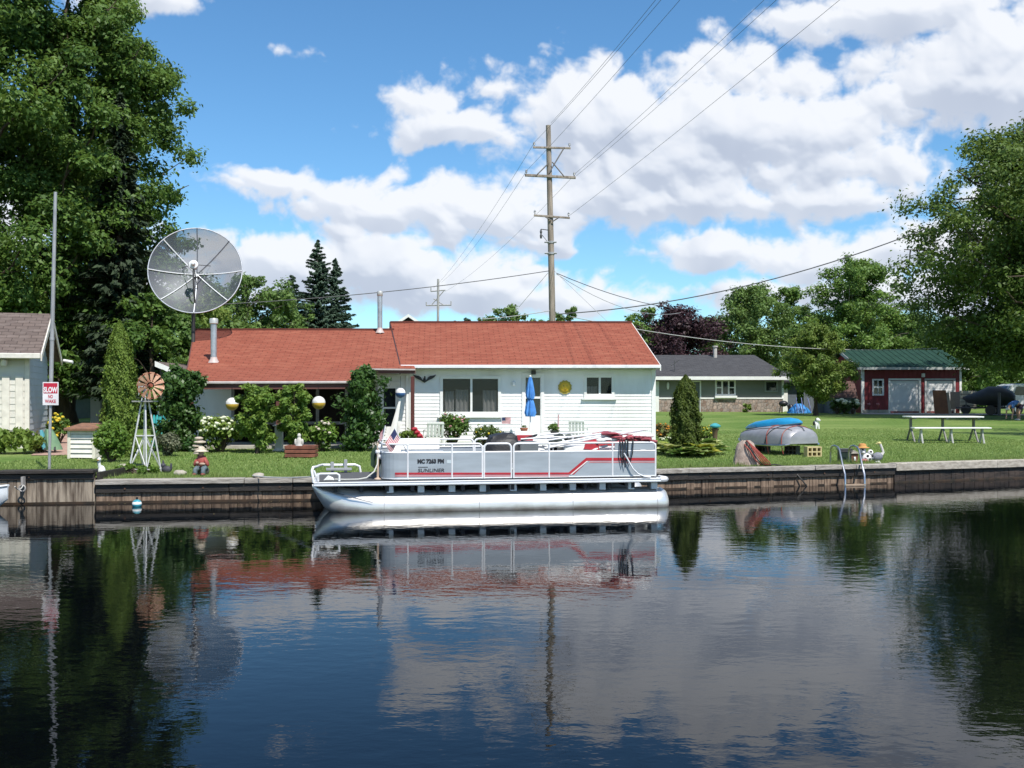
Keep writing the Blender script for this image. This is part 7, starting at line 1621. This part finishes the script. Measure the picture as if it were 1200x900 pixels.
decid('large_tree', 'huge olive green tree filling the right edge', G(1238,54.6), 15.6, 7.4, lf_big, bark, cb=.24, limbs=90, clumps=900, per=210, leaf=.19, prof=[(0,.5),(.1,.74),(.25,.96),(.45,1),(.6,.95),(.75,.84),(.87,.64),(.95,.38),(1,.1)], tr=.42, cr=(.09,.165), asym=.12, inner=.2)
decid('overhanging_tree', 'tree beyond the right edge whose twig tip shows in the sky', Vector((24.2,29.5,.47)), 13, 5.6, lf_tree, bark, cb=.3, limbs=26, clumps=110, per=190, leaf=.2, tr=.26)
decid('young_tree', 'small round leafy tree with thin trunk on the right lawn', G(956,61), 5.5, 2.05, leafmat('leaf_young', (0.095,0.165,0.032), (0.190,0.260,0.052), .3), bark, cb=.3, limbs=34, clumps=190, per=230, leaf=.13, prof=BROAD, tr=.10, asym=.12, inner=.1)
for px, D, H, r_, m_, lb in ((838,104,9.0,4.6,lf_tree,'low dark green tree filling the gap right of the purple maple'),(958,106,9.6,4.8,lf_tree,'low dark green tree filling the gap left of the tall maple'),(1045,108,9.4,5.0,lf_tree,'low dark green tree filling the gap right of the tall maple'),(768,106,8.6,4.2,lf_tree,'low dark green tree showing behind the purple maple')):
    decid('background_tree', lb, G(px,D), H, r_, m_, barkg, cb=.06, limbs=24, clumps=170, per=110, leaf=.26, cr=(.10,.19), asym=.14, inner=.1, prof=BROAD, group='trees behind the ranch house')
# arborvitae, shrubs
arbor('arborvitae', 'tall narrow arborvitae beside the garden windmill', G(140,22.8), 3.05, .32, lf_arb, bark, n=30000, leaf=.055, prof=((0,.88),(.15,1),(.55,.98),(.76,.78),(.9,.46),(1,.03)))
arbor('arborvitae', 'dark conical arborvitae on the lawn right of the white house', G(803.5,24.9), 1.95, .33, leafmat('leaf_dark_arborvitae', (.038,.066,.008), (.090,.125,.016), .2, .65), bark, n=24000, leaf=.055, prof=((0,.88),(.15,1),(.5,.98),(.76,.78),(.9,.48),(1,.03)))
bush('shrub', 'light green leafy shrub below the tall arborvitae', G(131,21.2), (.36,.3,.42), lf_bright, n=5200, leaf=.075, clumps=40)
bush('shrub', 'light green low plants round the windmill feet', G(160,19.6), (.55,.35,.10), lf_bright, n=2600, leaf=.06, clumps=30, lift=-.02)
bush('shrub', 'grey-leaved small shrub between windmill and vine', G(196,23.5), (.35,.3,.26), leafmat('leaf_grey', (.09,.11,.06), (.17,.18,.11), .2), n=1800, leaf=.06, clumps=20)
def vine(label, px, D, segs, n, leaf):
    g = G(px, D); t = T('climbing_vine', label, 'climbing vine', g, 0, 'vines on the porch corners'); C = []; RS = []
    mb = MB()
    for (dx, z, r_) in segs:
        for k in range(16): C.append(g+Vector((dx+rnd.gauss(0,r_*.52), rnd.gauss(0,r_*.4), z+rnd.gauss(0,r_*.42)))); RS.append(r_*.44*rnd.uniform(.7,1.2))
    zt_ = max(s[1] for s in segs)
    for k in range(4): mb.tube([g+Vector((rnd.gauss(0,.1),0,0)), g+Vector((rnd.gauss(0,.15),0,zt_*.5)), g+Vector((rnd.gauss(0,.15),0,zt_))], [.025,.018,.008], 5)
    mb.build('stem', bark, t); V, Fq, ti = clump_leaves(C, RS, [n//len(C)]*len(C), leaf, up=.15, rnd_n=.45, sq=1, core=.3); rawmesh('foliage', V, Fq, lf_vine, t, tint=ti)
vine('dark leafy vine column swallowing the left porch corner', 211, 25.5, [(0,.25,.42),(.03,.65,.44),(.02,1.05,.46),(-.02,1.4,.44),(-.1,1.75,.34),(-.02,1.95,.22),(.35,1.65,.24)], 12000, .10)
vine('dark leafy vine column at the right end of the porch', 423, 25.75, [(0,.25,.38),(.02,.6,.42),(-.02,.95,.42),(.02,1.3,.42),(.05,1.6,.36),(.1,1.95,.2),(.1,1.80,.22)], 12000, .095)
bush('hydrangea', 'hydrangea with cream flower heads in front of the porch', gp(258,530), (.52,.40,.42), lf_light, n=3600, leaf=.10, clumps=40, flowers=(cream_fl, 96, .05), lift=.05)
def multistem(label, px, D, H, r_, grp):
    return decid('porch_shrub', label, G(px,D), H, r_, leafmat('leaf_lilac', (0.096,0.185,0.029), (0.194,0.290,0.052), .35), bark, cb=.22, limbs=22, clumps=80, per=120, leaf=.085, tr=.045, stems=3, prof=[(0,.6),(.2,.95),(.5,1),(.8,.85),(1,.4)], cr=(.22,.36), group=grp, asym=.12, sq=.9, cat='shrub')
multistem('left leafy multi-stemmed shrub before the porch', 302, 24.9, 1.66, .41, 'two leafy shrubs before the porch'); multistem('right leafy multi-stemmed shrub before the porch', 344, 25.1, 1.70, .36, 'two leafy shrubs before the porch')
bush('rose_bush', 'loose flowering bush between porch shrubs and right vine', gp(378,529), (.42,.32,.40), lf_bright, n=1700, leaf=.085, clumps=30, flowers=(mat('pale_petal', (.55,.48,.40), .8), 16, .05))
bush('rose_bush', 'low pale flowers at the foot of the right vine', gp(408,526), (.20,.15,.07), lf_mid, n=260, leaf=.07, clumps=10, flowers=(cream_fl, 8, .05), stem=False)
# beds under the windows
bush('flowering_shrub', 'tall pink-tipped shrub below the big window', G(531,28.2), (.50,.35,.45), lf_mid, n=2600, leaf=.075, clumps=34, flowers=(pink_fl, 30, .032))
bush('flowering_shrub', 'low loose plants below the right half of the window', G(569,28.0), (.58,.32,.28), leafmat('leaf_bed', (.06,.11,.03), (.13,.18,.05), .3), n=1500, leaf=.07, clumps=30, flowers=(yel_fl, 10, .03))
bush('flowering_shrub', 'low pale green plants by the dark red porch post', G(478,27.3), (.28,.25,.22), lf_light, n=900, leaf=.07, clumps=16)
def stemflower(label, px, py, D, m_, r_, n=3):
    p = P(px,py,D); g = Vector((p.x,D,gz(p.x,D))); t = T('flower', label, 'flower', g); mb = MB()
    for k in range(n): mb.tube([g+Vector((.05*k-.05,0,0)), p+Vector((.06*k-.06,0,-.08*k))], .008, 4)
    mb.build('stem', lf_mid, t)
    for k in range(n):
        mb = MB(); c_ = p+Vector((.07*k-.07,0,-.09*k))
        for j in range(6): mb.ball(c_+Vector((r_*.5*math.cos(j*1.05),r_*.5*math.sin(j*1.05),.01*j)), (r_*.6,r_*.6,r_*.5), 6, 5)
        mb.build('bloom', m_, t, smooth=True)
stemflower('red bloom rising beside the dark red porch post', 489, 504.5, 27.0, red_fl, .09, 3)
# bed round the right arborvitae
def hosta(label, px, py, s, m_, n=26):
    g = gp(px, py); t = T('hosta', label, 'hosta', g, 0, 'hostas round the right arborvitae'); V = []; Fq = []
    for i in range(n):
        a = rnd.uniform(0, 2*math.pi); el = rnd.uniform(.5,1.25); L_ = s*2.0*rnd.uniform(.8,1.2); w = L_*.34; d = Vector((math.cos(a),math.sin(a),0)); sd_ = Vector((-d.y,d.x,0)); prev = None
        for k in range(5):
            u = k/4; p = g+d*(L_*u*math.cos(el*(1-.55*u)))+Vector((0,0,L_*(u*math.sin(el)-.75*u*u*.55)+.02)); ww = w*math.sin(math.pi*min(1,.12+u*.88))**.8*(1 if k < 4 else .1)
            row = [p-sd_*ww+Vector((0,0,ww*.25)), p, p+sd_*ww+Vector((0,0,ww*.25))]; o_ = len(V); V += [tuple(x) for x in row]
            if prev is not None: Fq += [(prev,prev+1,o_+1,o_),(prev+1,prev+2,o_+2,o_+1)]
            prev = o_
    nq = len(Fq)//8; rawmesh('leaves', np.array(V), np.array(Fq), m_, t, tint=np.repeat(nrg.uniform(0,1,nq)**1.4,8)[:len(Fq)])
lf_h2 = leafmat('leaf_hosta_yellow', (.28,.33,.05), (.55,.52,.10), .3)
for i, (px, py, s, m_, lb) in enumerate(((778,531,.22,lf_h2,'yellow-green hosta at the left end of the bed'),(789,534,.24,lf_hosta,'variegated hosta second from the left in the bed'),(801,536,.23,lf_mid,'plain green hosta in the middle of the bed'),(812,536,.25,lf_hosta,'cream-edged hosta before the arborvitae, right of the green one'),(823,535,.25,lf_h2,'pale yellow hosta second from the right in the bed'),(834,533,.24,lf_hosta,'variegated hosta at the right end of the bed'),(829,527,.24,lf_hosta,'hosta set back behind the right end of the bed'))):
    hosta(lb, px, py, s, m_)
bush('flowering_shrub', 'yellow flowering clump right of the conical arborvitae', gp(828,519), (.24,.2,.24), lf_light, n=900, leaf=.07, clumps=18, flowers=(yel_fl, 34, .03))
bush('flowering_shrub', 'mixed red and yellow flowers at the house corner', gp(775,513), (.42,.3,.22), leafmat('leaf_rusty', (.10,.11,.03), (.22,.16,.05), .3), n=1300, leaf=.075, clumps=22, flowers=(org_fl, 26, .035))
bush('flowering_shrub', 'white flowered low edging left of the arborvitae', gp(783,517), (.35,.2,.06), lf_mid, n=500, leaf=.06, clumps=14, flowers=(cream_fl, 20, .035), stem=False)
# weeds before the grey garage, yellow daisies by the sign pole
bush('shrub', 'tall grassy weeds along the front of the grey garage', G(14,24.5), (.95,.45,.28), lf_light, n=5200, leaf=.11, clumps=40, stem=False, up=.1)
bush('shrub', 'brownish weeds at the grey garage corner', G(42,25.2), (.42,.35,.22), leafmat('leaf_weed', (.13,.14,.05), (.24,.22,.09), .3), n=1600, leaf=.1, clumps=20, stem=False, up=.1)
bush('flowering_shrub', 'yellow-orange daisies beyond the sign pole', G(69,29), (.33,.3,.42), lf_mid, n=1100, leaf=.09, clumps=20, flowers=(yel_fl, 34, .055))
# shrubs by shed and ranch house
for px, r_, lb in ((981,.55,'left white-flowered shrub before the garden shed'),(990,.5,'middle white-flowered shrub before the garden shed'),(999,.5,'right white-flowered shrub before the garden shed')):
    bush('hydrangea', lb, G(px,64.2), (r_*.85,.5,.45), lf_dark, n=700, leaf=.15, clumps=16, flowers=(cream_fl, 5, .16), group='hydrangeas before the shed')
bush('shrub', 'small light shrub at the foot of the fieldstone wall', G(874.5,68.5), (.38,.35,.30), lf_light, n=420, leaf=.15, clumps=12)
for px, lb in ((1019.5,'pink flower stalk by the garage window'),(1030,'pink flower stalk further right along the garage wall')): stemflower(lb, px, 474, 66.2, pink_fl, .10, 1)
# far wood closing the horizon
N = 26000; fx = nrg.uniform(-170,170,N); fy = 150 + 26*nrg.uniform(0,1,N); hh = 6.5+2.2*np.sin(fx*.13)+1.6*np.sin(fx*.31+2)+1.2*np.sin(fx*.77)
fz = 1.2+hh*nrg.uniform(0,1,N)**.7; p = np.stack([fx,fy,fz],1); nn = unit(nrg.normal(size=(N,3))+np.array([0,-.5,.6])); V, Fq = leafquads(p, nn, np.full(N,1.25))
tag(rawmesh('far_wood', V, Fq, lf_tree, tint=nrg.uniform(0,1,N)), kind='stuff')

# ------------------------------------------------------------------ utility poles and wires
pw = mat('pole_timber', (.34,.29,.24), .9, col2=(.20,.165,.135), scale=3, stretch=(4,4,.4), bump=.5)
ins = mat('insulator_grey', (.32,.33,.35), .3)
D_ = 55; up_ = T('utility_pole', 'tall wooden utility pole with three crossarms behind the white house', 'utility pole', G(649,D_))
pb, ptp = G(649.5,D_), P(642.5,147,D_)
def pp(py): f_ = (py-465)/(147-465); a_ = P(649.5,465,D_); return a_.lerp(ptp, f_)
mb = MB(); mb.tube([pb, pp(300), ptp], [.19,.165,.13], 12); mb.build('pole', pw, up_, smooth=True)
yv = Vector((0,-.16,0))
for (x0,y0,x1,y1,r_) in ((624.5,173.5,668.5,174.5,.05),(615,206,674.5,209,.065),(625.5,253,667.5,256,.05)):
    a_, b2 = P(x0,y0,D_)+yv, P(x1,y1,D_)+yv; mb = MB(); mb.hexa([a_+Vector((0,-r_,-r_)),b2+Vector((0,-r_,-r_)),b2+Vector((0,r_,-r_)),a_+Vector((0,r_,-r_))],[a_+Vector((0,-r_,r_)),b2+Vector((0,-r_,r_)),b2+Vector((0,r_,r_)),a_+Vector((0,r_,r_))]); arm = mb.build('crossarm', pw, up_, bev=.01)
    for q_ in (a_.lerp(b2,.03), a_.lerp(b2,.97)): mb = MB(); mb.lathe([(.02,r_),(.02,r_+.08),(.07,r_+.09),(.045,r_+.15),(.07,r_+.17),(.03,r_+.24)], 10, c=q_); mb.build('insulator', ins, arm, smooth=True)
mb = MB(); q0 = yv*1.35
for a_, b2 in (((661,174),(643,204)),((643,192),(628,207)),((647,191),(661,208)),((646,259),(639,255)),((646.5,261),(655,255.5))): mb.tube([P(*a_,D_)+q0, P(*b2,D_)+q0], .035, 5)
build_split(mb, 'brace', mat('brace_steel', (.20,.18,.17), .6, metal=.3), up_)
mb = MB()
for py, r_ in ((284,.19),(297,.2)): c_ = pp(py); mb.tube([c_+Vector((-.35,-.1,0)), c_+Vector((.3,-.1,0))], .05, 6); mb.lathe([(r_,-.06),(r_,.06)], 12, c=c_)
mb.build('band', ins, up_)
mb = MB(); c_ = P(634,274,D_); mb.tube([pp(270), c_+Vector((0,0,.25))], .025, 5); mb.lathe([(.05,-.25),(.07,-.1),(.04,0),(.07,.1),(.03,.25)], 8, c=c_); mb.tube([c_, c_+Vector((.25,0,-.3)), pp(290)], .015, 4); mb.build('cutout_fuse', MATS['dark_grey_metal'], up_)
wm_ = mat('wire_dark', (.10,.10,.11), .6); wl_ = mat('wire_pale', (.40,.40,.40), .5)
def wire(label, a_, b2, sag=.0, r_=.012, m_=wm_, n=14, name='power_line', grp='overhead wires'):
    a_ = Vector(a_); b2 = Vector(b2); mb = MB(); mb.tube([a_.lerp(b2,k/n)-Vector((0,0,4*sag*(k/n)*(1-k/n))) for k in range(n+1)], r_, 4); tag(mb.build(name, m_, loc=a_, recalc=False), label, 'wire', grp)
for (x0,y0,x1,lb) in ((645.5,145,761,'wire from the pole tip climbing to the top edge'),(625,169,767,'wire from the upper crossarm end to the top edge'),(616,202,789,'wire from the wide crossarm left end to the top edge'),(674,204,886,'wire from the wide crossarm right end to the top edge'),(675,207,900,'companion wire just right of the wide crossarm wire'),(667.5,253,973,'rightmost rising wire, from the lowest crossarm')):
    a_ = P(x0,y0,D_)+yv; b2 = P(x1,0,33); dd_ = b2-a_; wire(lb, a_, a_+dd_*1.75, .25, .009)
fd_ = 112
for (x0,y0,x1,y1,lb) in ((625,169,508,338,'thin wire from the upper crossarm back to the far pole'),(616,202,517,331,'thin wire from the wide crossarm back to the far pole'),(674,204,521,342,'thin wire from the right crossarm end back to the far pole')):
    wire(lb, P(x0,y0,D_), P(x1,y1,fd_), .6, .010, mat('wire_grey', (.16,.17,.19), .6))
wire('service cable sagging from the pole to the left trees', P(646,317,D_), P(232,358,50), .25, .020, wm_); wire('thick cable from the pole foot up to the right tree', P(655,368,D_), P(1085,268,52), .8, .028, wm_, 20)
wire('cable from the pole to the purple maple', P(652,320,D_), P(822,363,80), .5, .022); wire('second cable from the pole toward the ranch house', P(652,321,D_), P(800,366,84), .9, .016, wl_)
wire('guy wire slanting right from the pole', P(650,318,D_), P(716,381,50), 0, .014, wl_); wire('guy wire slanting left from the pole', P(642,320,D_), P(608,360,60), 0, .014, wl_)
wire('pale cable passing before the right-hand trees', P(668,371,D_), P(1100,408,63), .7, .022, wl_, 20); wire('pale cable over the ridge left of the pole', P(645,364,D_), P(565,374,50), .05, .02, wl_)
fp_ = T('utility_pole', 'small distant utility pole over the ridge, left of the big pole', 'utility pole', G(513,fd_)); mb = MB(); mb.tube([G(513,fd_), P(513.5,327,fd_)], [.17,.12], 8); mb.build('pole', mat('far_pole', (.36,.35,.34), .9), fp_)
mb = MB()
for (x0,y0,x1,y1) in ((504.5,341.5,522,340),(499,358,529,357.5)): mb.tube([P(x0,y0,fd_), P(x1,y1,fd_)], .07, 5)
for (x0,y0,x1,y1) in ((520,341,506,357),(508,350,520,357.5)): mb.tube([P(x0,y0,fd_), P(x1,y1,fd_)], .05, 4)
for x, y in ((505,341),(499.5,358),(528.5,357)): mb.tube([P(x,y,fd_), P(x,y-4,fd_)], .06, 5)
mb.build('crossarm', MATS['far_pole'], fp_)
